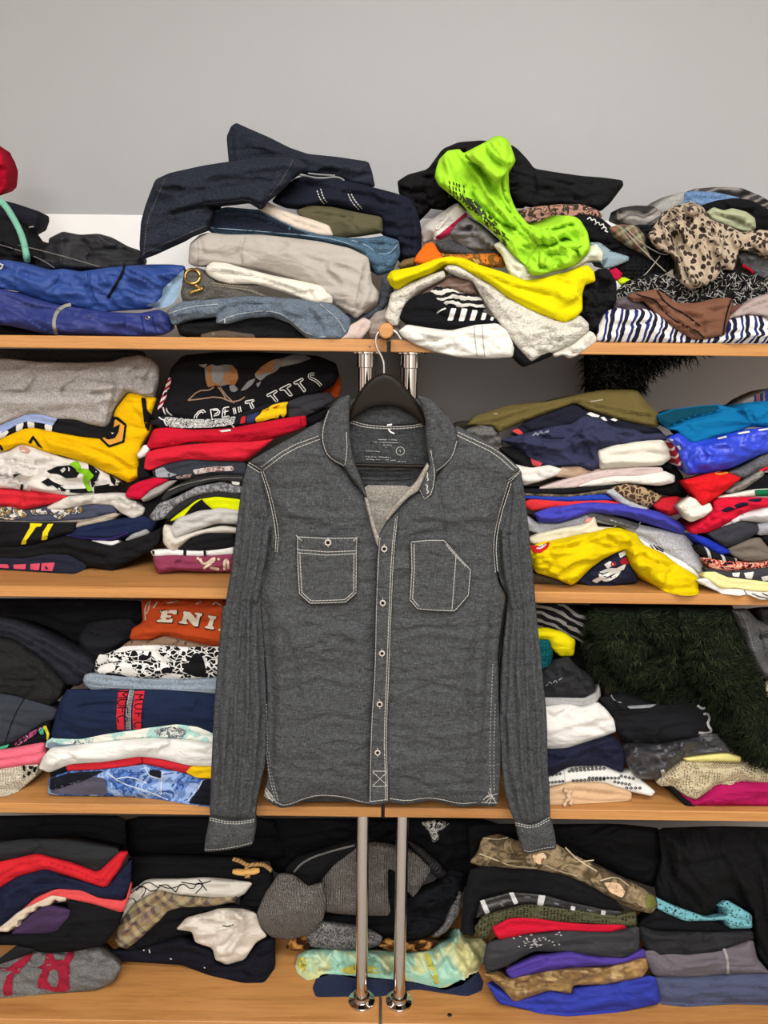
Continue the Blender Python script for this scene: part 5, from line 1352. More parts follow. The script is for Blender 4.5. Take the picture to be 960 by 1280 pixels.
g('t_shirt', 'bright red tee thin layer right of the shirt sleeve', 't-shirt', G, "235,602 270,588 400,596 560,592 645,606 560,617 350,624 280,634 248,622", Y4 - .004, M('plain', (214, 52, 58)), D=.18, R=8, wr=2, **T4)
g('t_shirt', 'dark red tee end right of the snake print tee', 't-shirt', G, "750,610 800,585 860,578 878,640 820,655 770,630", Y4 - .001, M('plain', (188, 34, 46)), D=.14, R=13, wr=3, **T4)
g('sweatshirt', 'violet blue sweatshirt folded above the grey raglan tee', 'sweatshirt', G, "280,645 350,620 500,600 640,608 700,620 780,640 860,678 888,702 870,728 760,692 640,657 510,642 450,662 380,682 300,682", Y4 - .006, M('plain', (70, 70, 178)), D=.18, R=13, wr=4, ws=18,
  folds=fo(G, (-4, 3, "300,650 400,640 500,615"), (-4, 3, "680,630 720,660 800,690"), (3, 3, "330,665 420,660 500,630")), **T4)
o = g('t_shirt', 'heather grey raglan tee with a charcoal band draped right', 't-shirt', G, "235,640 290,680 380,685 460,660 510,622 560,648 700,690 800,710 890,728 932,790 957,850 960,900 900,870 800,800 700,762 640,702 530,682 400,702 300,727 250,712", Y4 - .008, M('heather', (150, 150, 155), (198, 198, 202)), D=.16, R=12, wr=3,
      lean=.2, folds=fo(G, (-4, 3, "540,680 640,700 740,750 900,860"), (-3, 3, "280,690 380,695 470,670")), **T4)
dec(o, 'band', G, ["482,648 512,624 560,648 640,672 705,690 690,712 640,700 560,680 505,660"], M('heather', (86, 88, 88), (112, 112, 112)), label='charcoal band')
stk(o, 'stitching', G, ["520,650 690,705", "600,700 625,685", "700,690 710,672"], 1.0, OFFW, dash=(4, 2))
o = g('t_shirt', 'cream tee folded in layers right of the shirt sleeve above the yellow sweatshirt', 't-shirt', G, "255,747 300,725 400,703 480,690 522,658 532,700 605,703 545,722 430,742 330,768 275,768", Y4 - .006, M('plain', (224, 216, 190)), D=.18, R=7, wr=2, layers=1, **T4)
dec(o, 'pink_tab', G, ["482,680 492,665 518,662 500,682"], M('solid', (232, 150, 140)))
o = g('t_shirt', 'white tee with tiny dark marks under the grey raglan tee', 't-shirt', G, "700,745 760,780 850,825 920,850 965,905 955,935 900,905 800,840 730,800", Y4 - .004, WHITEM, D=.14, R=8, wr=2, **T4)
stk(o, 'marks', G, ["745,772 760,790", "758,770 775,792", "772,776 800,792", "770,784 798,800"], 1.3, BLK)
o = g('sweatshirt', 'bright yellow sweatshirt with a small red patch, tumbled over the shelf board', 'sweatshirt', G,
      "250,790 262,785 300,765 400,745 540,718 570,706 620,705 690,728 712,770 760,790 800,808 850,848 935,898 937,965 915,972 870,972 800,957 720,902 670,852 650,790 612,802 560,827 510,862 450,922 430,932 360,902 290,882 265,840", Y4 - .016, M('plain', (228, 200, 8)),
      D=.16, R=20, wr=5, ws=19, folds=fo(G, (-8, 4, "560,720 600,760 640,770 690,745"), (7, 6, "640,730 690,790 700,860"), (-7, 4, "690,780 740,830 800,850 860,850"), (-6, 4, "810,950 815,890 850,860"), (6, 6, "740,850 790,920 860,950"), (-5, 4, "300,790 420,780 540,750"), (5, 6, "300,830 420,850 520,800"), (-6, 3, "545,765 590,790 650,780")), **T4)
dec(o, 'patch', G, ["262,772 300,775 345,758 335,785 300,806 275,800"], M('solid', (206, 36, 36)), off=.002, label='red patch')
stk(o, 'patch_mark', G, ["290,785 310,785 328,768", "298,776 318,772"], 1.8, WHT, off=.004)
o = g('t_shirt', 'navy tee with white and maroon bands, under the yellow sweatshirt', 't-shirt', G, "440,920 500,865 560,825 640,770 670,840 695,922 600,932 500,932", Y4 + .004, M('plain', (36, 38, 58)), D=.16, R=8, wr=3, **T4)
dec(o, 'bands', G, ["600,870 650,845 640,870 560,905 530,925 510,915 560,890", "560,850 585,835 600,850 575,868", "618,805 655,790 645,812 625,825"], WHT, round_=0)
dec(o, 'maroon_patch', G, ["622,835 645,820 665,832 655,850 630,850", "585,845 605,838 610,852 592,860"], M('solid', (150, 30, 44)), off=.002)
stk(o, 'ring', G, ["545,885 580,870 625,872 610,895 570,915 548,905 545,885"], 4.0, WHT)
g('t_shirt', 'dark camouflage tee flattened lowest right of the shirt sleeve', 't-shirt', G, "240,872 290,880 360,903 430,930 380,928 250,922", Y4 + .006, M('blotch', (36, 32, 28), (82, 70, 52), (50, 46, 38), ns=80), D=.16, R=6, wr=1.5, **T4)

# ------------------------------------------------------------------ second shelf, far right pile
G5 = 'clothes in the far right pile on the second shelf'
Y5 = on_shelf(930, 742, 2) + 0.008
T5 = dict(row=2, group=G5)
o = g('jersey', 'grey jersey with navy, white and red stripes at the back of the far right pile', 'jersey', H, "500,288 560,242 620,215 680,190 760,175 760,260 640,265 560,275", Y5 + .06, M('plain', (120, 116, 114)), D=.1, R=10, wr=2, **T5)
dec(o, 'stripes', H, ["612,215 622,212 625,258 612,262", "640,208 655,202 658,250 642,256"], M('solid', (42, 44, 80)), round_=0)
dec(o, 'red_stripe', H, ["628,212 635,209 638,255 630,258"], M('solid', (150, 40, 44)), round_=0)
dec(o, 'blue_panel', H, ["665,195 760,172 760,255 668,250"], M('solid', (44, 56, 120)), round_=0)
o = g('polo_shirt', 'teal blue shirt folded topmost in the far right pile', 'polo shirt', H, "130,315 220,285 330,272 430,263 520,285 560,258 640,248 760,245 760,385 590,372 540,392 420,427 310,457 268,442 228,392 180,385 138,345", Y5 + .004, M('plain', (14, 108, 160)), D=.16, R=14, wr=3, lean=.3,
      folds=fo(H, (-7, 3, "180,380 260,345 420,300 500,285 560,310 600,365"), (-4, 2, "245,365 285,370 300,395 270,410"), (-5, 3, "600,260 590,310 640,370"), (4, 3, "310,450 420,418 540,385")), **T5)
dec(o, 'back_panel', H, ["135,318 220,287 330,274 428,266 440,285 330,320 240,352 180,380 140,342"], M('plain', (10, 64, 84)), off=.001, label='darker teal upper panel')
o = g('jersey', 'shiny royal blue football jersey with embossed swirls under the teal shirt', 'jersey', H, "178,432 240,405 300,455 420,430 540,398 620,383 760,372 760,485 640,512 500,577 400,602 280,614 258,570 230,482", Y5 - .006, M('plain', (38, 66, 206), rough=.4, spec=.55), D=.16, R=22, wr=4, ws=15,
      folds=fo(H, (4, 3, "330,500 345,540 380,550 395,510 370,490"), (3, 2, "380,560 420,540 430,570"), (4, 3, "580,420 560,470 600,500 640,470"), (3, 2, "620,410 610,450 640,440"), (-3, 2, "280,480 270,560 290,605")), **T5)
dec(o, 'white_dashes', H, ["425,430 472,418 478,426 430,438", "525,405 585,393 592,402 532,412", "628,388 690,378 690,388 634,395", "185,432 210,438 206,446 190,442", "222,468 240,468 246,488 236,490"], WHT)
g('jersey', 'maroon and grey striped jersey edge left of the royal blue jersey', 'jersey', H, "182,442 220,450 252,520 250,575 230,570 208,520", Y5 + .004, M('stripes', (134, 30, 48), (190, 170, 172), ang=60, period=.012, duty=.7), D=.12, R=6, wr=2, **T5)
g('sweatshirt', 'charcoal sweatshirt under the royal blue jersey', 'sweatshirt', H, "478,602 560,570 640,520 760,470 760,560 640,595 560,635", Y5 + .002, M('heather', (74, 74, 78), (108, 108, 112)), D=.14, R=10, wr=2, **T5)
g('t_shirt', 'red tee edge above the grey printed tee at the right picture side', 't-shirt', H, "625,590 700,540 760,520 760,560 650,600", Y5 - .001, M('plain', (206, 30, 52)), D=.12, R=6, **T5)
g('t_shirt', 'grey printed tee with a wavy edge in the far right pile', 't-shirt', H, "465,698 560,640 650,588 660,618 560,685 500,705", Y5 - .002, M('blotch', (104, 104, 98), (140, 138, 130), (84, 82, 76), ns=80), D=.14, R=6, wr=4, ws=9, **T5)
g('t_shirt', 'black tee filling the middle of the far right pile', 't-shirt', H, "490,705 600,650 660,620 760,600 760,695 600,695", Y5 + .004, BLACK2, D=.14, R=8, **T5)
o = g('t_shirt', 'white tee with a dark green end in the far right pile', 't-shirt', H, "425,722 560,698 620,688 760,682 760,722 620,720 440,735", Y5 - .004, M('plain', (228, 222, 210)), D=.14, R=6, wr=1.5, **T5)
dec(o, 'green_end', H, ["615,690 760,682 760,720 618,720"], M('solid', (20, 104, 66)), round_=0)
o = g('t_shirt', 'bright red tee corner hanging in a point below the royal blue jersey', 't-shirt', H, "252,645 400,605 470,600 548,632 480,682 430,722 350,774 308,712", Y5 - .016, M('plain', (212, 28, 34)), D=.08, R=10, wr=3, ws=18, folds=fo(H, (4, 4, "420,630 400,680 360,750")), **T5)
stk(o, 'print', H, ["415,606 440,612 465,605 480,603"], 1.8, M('solid', (226, 150, 40)))
g('t_shirt', 'red tee with a navy stripe in the far right pile', 't-shirt', H, "283,880 340,840 400,795 405,745 450,725 600,728 760,735 760,772 600,792 520,832 400,898 300,908", Y5 - .006, M('plain', (206, 26, 54)), D=.16, R=14, wr=5, ws=14, folds=fo(H, (-4, 3, "330,880 420,830 560,770"), (4, 4, "400,860 500,810 620,770")), **T5)
g('top', 'navy stripe of cloth lying across the red tee in the far right pile', 't-shirt', H, "430,795 520,760 600,738 650,735 640,748 560,772 470,798", Y5 - .020, M('plain', (34, 28, 50)), D=.04, R=5, wr=1, **T5)
g('sock', 'off-white crumpled sock draped left of the red tee in the far right pile', 'sock', H, "230,772 290,725 320,738 350,772 390,755 402,790 362,822 300,847 278,842 258,802", Y5 - .022, M('plain', (230, 224, 212)), D=.06, R=14, wr=4, ws=13, folds=fo(H, (-5, 3, "290,730 310,770 380,790")), **T5)
g('jersey', 'white and red jersey curving above the slate tee', 'jersey', H, "385,908 470,850 560,800 680,763 760,760 760,850 620,852 540,847 460,882", Y5 - .006, M('plain', (226, 222, 222)), D=.14, R=10, wr=4, ws=13, folds=fo(H, (-4, 2, "480,870 600,800 720,780"), (-4, 3, "540,820 560,845")), **T5)
g('t_shirt', 'slate grey tee rolled under the white and red jersey', 't-shirt', H, "378,908 470,870 560,848 625,860 642,890 600,922 540,952 470,974 420,942", Y5 - .010, M('plain', (56, 56, 62)), D=.14, R=14, wr=2, **T5)
g('t_shirt', 'light grey tee end right of the slate tee', 't-shirt', H, "618,862 700,842 760,835 760,905 630,915", Y5 - .006, M('heather', (138, 138, 144), (170, 170, 176)), D=.12, R=8, wr=2, **T5)
g('t_shirt', 'taupe tee folded below the slate tee', 't-shirt', H, "475,985 560,940 640,928 690,990 760,1015 760,1045 560,1045 500,1014", Y5 - .002, M('plain', (116, 106, 96)), D=.14, R=12, wr=2.5, **T5)
g('t_shirt', 'black tee end right of the taupe tee', 't-shirt', H, "640,925 760,880 760,1010 690,985", Y5 + .001, BLACK2, D=.12, R=10, **T5)
g('t_shirt', 'cobalt blue tee sloping left below the slate tee', 't-shirt', H, "280,905 370,928 460,970 495,1002 440,1014 345,962", Y5 - .004, M('plain', (32, 52, 168)), D=.12, R=9, wr=3, **T5)
g('jersey', 'black jersey with white cuff stripes under the cobalt blue tee', 'jersey', H, "322,968 345,965 440,1010 525,1032 515,1055 400,1040 340,1002", Y5 - .004, M('stripes', (28, 28, 32), (190, 188, 190), ang=-65, period=.02, duty=.78), D=.12, R=6, **T5)
g('t_shirt', 'black tee with salmon red print along its edge', 't-shirt', H, "352,1030 400,1035 480,1042 600,1055 760,1035 760,1075 600,1084 480,1094 395,1082", Y5 - .005, M('blotch', (28, 26, 28), (28, 26, 28), (214, 96, 84), (236, 190, 160), (28, 26, 28), ns=120, dist=1.5), D=.14, R=7, wr=2, **T5)
o = g('t_shirt', 'charcoal tee with white block print near the bottom of the far right pile', 't-shirt', H, "362,1080 480,1098 600,1085 760,1068 760,1142 640,1152 500,1132 380,1108", Y5 - .006, M('plain', (62, 62, 66)), D=.14, R=9, wr=2, **T5)
dec(o, 'print', H, ["500,1105 540,1102 535,1125 505,1122", "560,1105 610,1098 600,1135 570,1132", "645,1125 680,1118 690,1140 655,1148"], WHT, round_=0)
g('t_shirt', 'pale yellow tee folded near the bottom of the far right pile', 't-shirt', H, "352,1120 368,1102 420,1100 480,1128 600,1138 760,1160 760,1205 600,1195 520,1180 440,1184", Y5 - .010, M('plain', (236, 228, 160)), D=.14, R=11, wr=2, **T5)
o = g('t_shirt', 'white tee lowest in the far right pile, flattened on the board', 't-shirt', H, "322,1142 380,1128 450,1180 555,1185 640,1195 760,1200 760,1250 640,1235 575,1210 540,1218 450,1208 360,1168", Y5 - .008, M('plain', (232, 228, 224)), D=.12, R=8, wr=2, **T5)
stk(o, 'print', H, ["600,1205 640,1225 700,1232", "650,1205 690,1222 740,1222", "560,1190 575,1210"], 1.0, M('solid', (90, 80, 80)))
# ------------------------------------------------------------------ third shelf, left
G6 = 'clothes in the far left pile on the third shelf'
Y6 = on_shelf(20, 988, 3) + 0.01
T6 = dict(row=3, group=G6)
g('trousers', 'black trousers in the dark, topmost at the back of the far left third-shelf pile', 'trousers', I, "-60,30 300,30 620,40 615,110 590,150 530,235 430,265 340,260 200,200 -60,200", Y6 + .08, BLACK2, D=.1, R=14, wr=3, **T6)
g('sweatshirt', 'black sweatshirt behind the rust orange sweatshirt on the third shelf', 'sweatshirt', I, "380,130 560,110 600,150 560,195 520,230 480,260 420,300 380,330 330,200", Y6 + .06, M('plain', (34, 34, 38)), D=.1, R=14, wr=4, **T6)
g('trousers', 'charcoal ribbed trousers rolled in long folds in the far left third-shelf pile', 'trousers', I, "-60,95 60,118 180,168 300,238 380,278 412,320 392,362 332,402 280,395 240,350 160,280 60,210 -60,180", Y6 + .01, M('plain', (42, 43, 50)),
  D=.16, R=20, wr=2, folds=fo(I, (-6, 3, "-60,135 60,160 200,225 330,300 380,330"), (-6, 3, "-60,155 60,185 180,250 280,320 330,360"), (4, 3, "200,240 300,300 370,350"), (-4, 2, "290,310 330,330 370,325")), **T6)
g('sweater', 'black wool sweater folded below the charcoal ribbed trousers', 'sweater', I, "-60,185 60,210 150,268 232,340 275,395 255,455 212,486 130,465 60,440 -60,425", Y6 - .004, M('heather', (24, 24, 24), (46, 46, 46)), D=.16, R=18, wr=3, folds=fo(I, (-4, 3, "-60,250 60,270 160,340 250,430")), **T6)
o = g('sweatshirt', 'dark slate sweatshirt with a side seam below the black wool sweater', 'sweatshirt', I, "-60,425 80,448 210,486 245,505 230,545 180,565 60,645 20,658 -60,668", Y6 - .004, M('plain', (56, 60, 68)), D=.16, R=16, wr=2, **T6)
stk(o, 'seam', I, ["105,455 60,530 20,650"], 1.2, BLACK2)
o = g('t_shirt', 'black tee with pink, green and yellow print at the left of the navy zip top', 't-shirt', I, "-60,668 60,642 180,560 216,545 216,640 180,655 100,660 -60,692", Y6 - .004, BLACK2, D=.15, R=9, wr=2, **T6)
dec(o, 'print', I, ["60,650 120,605 190,572 180,590 110,640 70,662"], M('blotch', (30, 26, 30), (170, 70, 120), (40, 30, 36), (206, 160, 176), ns=110))
dec(o, 'green_print', I, ["165,590 185,580 188,610 172,612", "-10,665 40,652 30,668 -10,676"], M('solid', (70, 178, 140)), round_=0)
dec(o, 'yellow_print', I, ["182,575 198,572 212,610 206,635 198,632 200,610"], M('solid', (222, 210, 50)), round_=0)
g('t_shirt', 'bubblegum pink tee on top of the cream rolled knit', 't-shirt', I, "-60,682 60,668 190,642 198,700 172,738 40,752 -60,764", Y6 - .008, M('plain', (240, 112, 134)), D=.15, R=10, wr=2.5, **T6)
o = g('sweater', 'cream knit rolled up at the left end of the third shelf', 'sweater', I, "-60,768 40,752 120,735 168,740 152,792 82,852 30,872 -60,878", Y6 - .008, M('knit', (198, 188, 164), (226, 218, 198), ns=60), D=.15, R=20, wr=2,
      folds=fo(I, (-4, 2, "-20,780 50,790 60,820 20,840 -30,835 -35,810 10,800 30,815"), (-4, 2, "60,755 110,780 90,840")), **T6)
dec(o, 'spots', I, ["95,742 110,745 108,770 98,765", "120,745 145,745 138,760 124,758", "118,768 135,770 125,790 115,785", "142,752 160,748 150,775 140,770", "100,785 112,790 100,802"], BLK)

G7 = 'clothes in the pile left of the shirt on the third shelf'
Y7 = on_shelf(150, 992, 3)
T7 = dict(row=3, group=G7)
o = g('sweatshirt', 'rust orange sweatshirt with white block letters on the third shelf', 'sweatshirt', I,
      "555,195 568,155 612,130 606,35 700,28 980,30 970,240 880,226 760,206 700,188 640,206 570,208", Y7 + .03, M('plain', (176, 68, 30)), D=.14, R=13, wr=2, lean=.2, folds=fo(I, (-4, 3, "612,132 640,150 660,135"), (3, 4, "620,165 760,175 940,205")), **T7)
LET = M('solid', (214, 200, 180), rough=.8)
for ln in ("505,126 628,128 626,158 600,158 596,150 562,148 556,164 588,166 586,182 552,180 546,194 574,198 580,186 600,190 594,216 482,212 488,198 505,198 520,146 506,142",
           "676,136 722,142 764,190 770,160 754,156 758,144 808,152 804,170 792,170 776,244 748,242 700,188 692,212 706,216 702,228 640,220 644,206 660,206 678,156 668,152",
           "850,164 908,174 904,190 892,190 876,244 892,250 886,266 824,254 830,238 844,240 862,184 846,180"):
    q = EN(ln)
    cq = q.mean(0)
    dec(o, 'letter_rim', X, [cq + (q - cq) * 1.10 + np.array([0.3, 0.5])], BLK, round_=0, off=.0010)
    dec(o, 'letter', X, [q], LET, round_=0, off=.0022)
dec(o, 'letter', EN, ["950,190 975,194 965,285 918,272 924,258 940,258"], LET, round_=0, off=.0022)
stk(o, 'print_line', EN, ["430,70 400,110 405,200", "440,60 420,150 400,150", "490,70 460,115", "560,80 640,62", "760,85 800,66", "880,90 900,70 940,95"], 1.5, M('solid', (190, 178, 166)))
g('shirt', 'brown patterned shirt edge under the rust orange sweatshirt', 'shirt', I, "520,235 555,210 640,212 700,192 780,208 860,226 960,240 950,255 700,242 560,246", Y7 + .012, M('blotch', (62, 52, 46), (130, 104, 84), (86, 74, 66), ns=70), D=.16, R=6, wr=2, **T7)
o = g('t_shirt', 'black and white comic line print tee under the rust orange sweatshirt', 't-shirt', I, "408,340 412,292 450,268 520,240 600,230 680,228 800,238 980,236 975,362 800,374 640,372 480,360 420,352", Y7 - .002, M('crack', (24, 24, 25), (228, 226, 222), ns=85, lw=.085, bn=24, bt=.57, st=(1.0, 1, 1.5)), D=.18, R=15, wr=2, **T7)
dec(o, 'print_black', EN, ["800,440 820,490 835,560 820,600 760,600 700,575 660,560 700,520 740,440 770,430", "520,540 560,530 600,545 590,575 540,570", "430,420 450,420 440,470 420,460", "60,600 150,570 220,580 300,605 200,612 100,610"], BLK)
dec(o, 'print_white', EN, ["60,480 80,440 140,445 140,470 100,505 70,515", "65,545 110,510 170,500 195,520 190,555 120,575 70,568", "180,430 240,385 320,378 480,382 505,395 490,410 320,408 240,425"], M('solid', (230, 228, 224)), off=.0014)
o = g('jeans', 'light grey-blue jeans with a curled edge above the navy zip top', 'jeans', I, "356,380 365,355 392,348 480,355 640,370 800,374 975,362 970,438 800,432 640,422 480,417 400,422 370,405", Y7 - .004, M('denim', (96, 110, 124), (160, 172, 184)), D=.18, R=9, wr=2,
      folds=fo(I, (-5, 3, "380,375 400,365 480,375 640,392 800,398 960,392"), (-3, 2, "375,390 400,398 440,395")), **T7)
stk(o, 'hem', I, ["400,405 480,410 640,415 800,424 930,428"], 1.0, M('solid', (170, 178, 186)))
o = g('track_top', 'navy zip top with two red lettered bands on the third shelf', 'sweatshirt', I, "222,605 238,540 258,470 290,418 380,422 560,420 700,420 870,434 980,450 980,620 912,612 850,582 760,572 660,582 500,602 350,630 232,630", Y7 - .012, M('plain', (30, 40, 66)),
      D=.2, R=24, wr=2.5, folds=fo(I, (-4, 3, "230,600 300,590 350,625"), (-4, 4, "860,440 830,520 860,580")), **T7)
RB = M('solid', (200, 44, 56), rough=.8)
dec(o, 'red_band', I, ["508,422 550,420 536,470 530,530 533,590 502,590 498,530 502,470", "580,425 620,423 612,470 604,530 606,588 572,588 566,530 572,470"], RB, round_=0, label='red band with dark letters')
strokes(o, o, 'zipper', [I("566,420 554,470 549,530 551,590")], 6.2, M('solid', (168, 166, 164), rough=.5), off=.002, label='grey metal zipper')
zt = []
for i in range(26):
    t_ = i / 25
    y = 424 + 163 * t_
    xc = 566 - 17 * math.sin(min(1, t_ * 1.3) * 1.57)
    zt.append(I([(xc - 8, y), (xc + 8, y + 2)]))
strokes(o, o, 'zipper_teeth', zt, 0.9, M('solid', (70, 70, 74)), off=.003, smooth=0)
DK = M('solid', (46, 14, 24))


def vtext(cx0, y0, chars, sc, rot):
    """letters reading downwards along a band"""
    F = {'M': ["0,0 0,10", "0,0 5,6 10,0", "10,0 10,10"], 'U': ["0,0 0,8 3,10 7,10 10,8 10,0"], 'F': ["0,0 0,10", "0,0 9,0", "0,5 7,5"], 'C': ["10,2 7,0 3,0 0,3 0,7 3,10 7,10 10,8"], '.': ["0,9 1,10"]}
    out, y = [], y0
    for c in chars:
        for ln in F[c]:
            p = np.array([[float(v) for v in q.split(',')] for q in ln.split()])
            xx, yy = p[:, 0], p[:, 1]
            out.append(np.stack([cx0 + (10 - yy) * sc * 1.6 + rot * (y - y0 + xx * sc), y + xx * sc], 1))
        y += (13 if c != '.' else 5) * sc
    return out


for a_ in ((506, 426, "MUFC", 2.7, -.03), (579, 440, "M.U.F.C", 2.2, -.03)):
    strokes(o, o, 'lettering', [I(p) for p in vtext(*a_)], 1.3, DK, off=.003, smooth=0)
o = g('t_shirt', 'mint and white printed tee under the navy zip top', 't-shirt', I, "195,665 200,638 230,622 350,628 420,612 560,592 660,577 760,565 840,575 980,615 980,660 800,637 660,628 500,637 350,657 230,662", Y7 - .012, M('blotch', (222, 228, 218), (168, 208, 200), (226, 226, 214), (128, 196, 186), ns=26), D=.18, R=9, wr=3, **T7)
dec(o, 'print_grey', I, ["660,590 720,578 770,580 800,600 780,628 700,625 670,612", "300,645 350,632 400,630 390,650 330,660"], M('blotch', (70, 78, 80), (214, 218, 210), (92, 100, 104), (222, 224, 218), ns=100, dist=1.4))
dec(o, 'print_blue', I, ["200,650 225,640 250,655 330,650 320,665 210,675"], M('solid', (128, 142, 160)))
g('sweatshirt', 'white sweatshirt folded under the mint printed tee', 'sweatshirt', I, "168,755 178,725 190,700 222,667 350,655 500,638 660,627 800,635 980,655 980,755 910,748 800,742 700,717 600,705 450,727 300,737 212,772", Y7 - .018, M('plain', (236, 234, 228)), D=.2, R=17, wr=3, ws=20,
  folds=fo(I, (-4, 3, "215,680 260,720 240,765"), (-3, 2, "700,640 690,680 660,705"), (3, 4, "300,690 500,675 700,665")), **T7)
g('t_shirt', 'red and yellow tee edge under the white folded sweatshirt', 't-shirt', I, "280,740 400,732 520,710 600,704 700,718 820,745 980,745 980,805 840,797 800,777 700,757 610,737 560,747 420,762 285,767", Y7 - .012, M('plain', (198, 40, 52)), D=.18, R=9, wr=2, **T7)
o = bpy.data.objects[[n for n in SURF][-1]]
dec(o, 'yellow_panel', I, ["796,772 822,745 970,745 970,803 842,796"], M('solid', (238, 194, 20), rough=.9), label='yellow panel')
stk(o, 'seam', I, ["607,706 612,735"], 1.0, BLK)
g('t_shirt', 'black tee fold left of the red and yellow tee', 't-shirt', I, "212,765 240,732 282,730 290,766 220,795", Y7 - .010, BLACK2, D=.15, R=9, wr=2, **T7)
o = g('t_shirt', 'blue tie-dye print tee lowest on the third shelf left of the shirt', 't-shirt', I, "208,866 212,795 300,768 420,763 560,748 620,738 720,760 800,780 870,802 980,802 975,930 905,920 800,907 680,887 560,877 400,874 240,872", Y7 - .012,
      M('blotch', (44, 54, 84), (84, 120, 182), (52, 80, 140), (104, 134, 188), (150, 174, 212), (60, 90, 150), ns=24, dist=1.2), D=.2, R=15, wr=3, **T7)
dec(o, 'grey_panel', I, ["215,862 222,840 330,810 400,790 450,800 460,870 330,868"], M('plain', (84, 82, 96)), off=.001)
dec(o, 'black_panel', I, ["212,845 215,800 300,775 450,765 380,800 300,830 230,850", "870,805 970,805 970,925 905,915 805,905 850,850", "640,762 690,765 690,800 660,790 640,785"], M('solid', (26, 28, 36), rough=.9))
stk(o, 'print_line', I, ["460,775 520,820 620,850 720,890", "700,770 690,810 690,870", "868,808 850,840 805,895", "620,750 640,790 690,800", "500,800 560,790 630,820"], 1.3, M('solid', (206, 216, 232)))
stk(o, 'drawstring', I, ["230,830 290,810 330,790", "830,870 900,880"], 2.4, M('solid', (90, 130, 180)))

# ------------------------------------------------------------------ third shelf, right
G8 = 'clothes in the pile right of the shirt on the third shelf'
Y8 = on_shelf(720, 998, 3) + .004
T8 = dict(row=3, group=G8)
g('sweater', 'black and grey wavy striped sweater topmost right of the shirt on the third shelf', 'sweater', J, "60,48 200,45 300,88 284,140 268,195 235,172 150,140 60,130", Y8 + .05, M('stripes', (30, 30, 32), (160, 158, 152), period=.013, ang=-22, warp=.03, wscale=16, duty=.6), D=.12, R=10, wr=4, ws=14, **T8)
g('t_shirt', 'yellow tee folded over the teal knit on the third shelf', 't-shirt', J, "60,140 130,134 190,150 237,180 230,237 180,240 150,212 138,182 60,178", Y8 + .025, M('plain', (236, 218, 16)), D=.12, R=11, wr=3, **T8)
g('cardigan', 'black filler cloth added to darken the gap behind the pile right of the shirt', 'cardigan', J, "60,48 330,52 350,200 345,400 60,400", Y8 + .10, BLACK2, D=.06, R=14, wr=4, **T8)  # filler sheet added to keep the gap behind the pile dark
g('sweater', 'teal knit edge under the yellow tee on the third shelf', 'sweater', J, "60,180 138,180 152,230 142,288 60,310", Y8 + .02, M('knit', (12, 82, 88), (24, 108, 112), ns=60), D=.12, R=12, wr=2, **T8)
o = g('hoodie', 'charcoal hooded sweatshirt bunched above the white sweatshirt right of the shirt', 'hoodie', J, "60,320 110,305 160,258 210,243 242,278 302,320 313,370 270,397 120,397 60,400", Y8 + .008, M('plain', (48, 48, 51)), D=.14, R=18, wr=6, ws=14,
      folds=fo(J, (-6, 3, "120,300 180,290 240,320"), (-5, 3, "165,260 200,300 180,350"), (-5, 3, "240,280 250,340 300,375")), **T8)
stk(o, 'print', J, ["128,352 140,335 150,345", "155,340 165,328 168,340", "175,330 190,322"], 1.4, M('solid', (150, 150, 152)))
g('t_shirt', 'light grey tee edge above the thick white sweatshirt', 't-shirt', J, "60,398 120,395 270,397 312,376 326,345 333,392 302,432 200,427 60,435", Y8 + .004, M('heather', (150, 148, 146), (188, 186, 184)), D=.14, R=8, wr=3, **T8)
g('sweatshirt', 'thick white sweatshirt folded in the pile right of the shirt on the third shelf', 'sweatshirt', J, "60,435 120,432 200,418 260,432 320,413 352,440 382,480 390,522 332,547 200,587 150,588 60,575", Y8 - .006, M('plain', (234, 230, 224)), D=.16, R=24, wr=4, ws=20,
  folds=fo(J, (-5, 3, "120,445 160,470 220,430 280,432"), (4, 5, "140,520 240,490 340,470"), (-3, 3, "330,420 340,450 380,500")), **T8)
g('sweatshirt', 'navy sweatshirt under the thick white sweatshirt on the third shelf', 'sweatshirt', J, "60,690 60,590 200,585 332,547 382,540 430,600 413,677 340,647 220,652 150,687", Y8 - .006, M('plain', (34, 36, 56)), D=.16, R=20, wr=5, ws=17,
  folds=fo(J, (-5, 3, "230,630 300,590 380,560"), (-4, 3, "330,640 380,610 420,600")), **T8)
PRT = M('plain', (230, 228, 222))
o = g('t_shirt', 'white tee with rows of small black rings, slipping over the tan knit', 't-shirt', J, "60,695 130,690 200,655 340,645 412,677 450,660 480,700 537,747 522,765 440,747 340,715 220,717 60,742", Y8 - .014, PRT, D=.12, R=8, wr=2, lean=.5, **T8)
rl = []
for (xa, ya, xb, yb, n) in ((138, 688, 180, 682, 4), (138, 715, 190, 710, 5), (215, 672, 345, 662, 10), (225, 665, 330, 652, 8), (230, 708, 345, 702, 9), (290, 697, 400, 698, 9), (385, 712, 440, 722, 5), (410, 690, 455, 700, 4), (430, 735, 480, 735, 4)):
    for i in range(n):
        t_ = i / max(1, n - 1)
        cx_, cy_ = xa + (xb - xa) * t_, ya + (yb - ya) * t_
        rl.append(J([(cx_ + 5.2 * math.cos(a), cy_ + 4.4 * math.sin(a)) for a in np.linspace(0, 6.283, 9)]))
strokes(o, o, 'ring_print', rl, 1.3, BLK, smooth=0, off=.002)
stk(o, 'fold_line', J, ["195,670 200,720"], 1.0, M('solid', (190, 188, 184)))
o = g('sweater', 'tan fine knit with a tied strap, lowest right of the shirt on the third shelf', 'sweater', J, "60,748 135,740 220,715 340,717 447,750 447,782 350,788 200,795 60,795", Y8 - .010, M('plain', (214, 178, 140)), D=.14, R=10, wr=1.5, **T8)
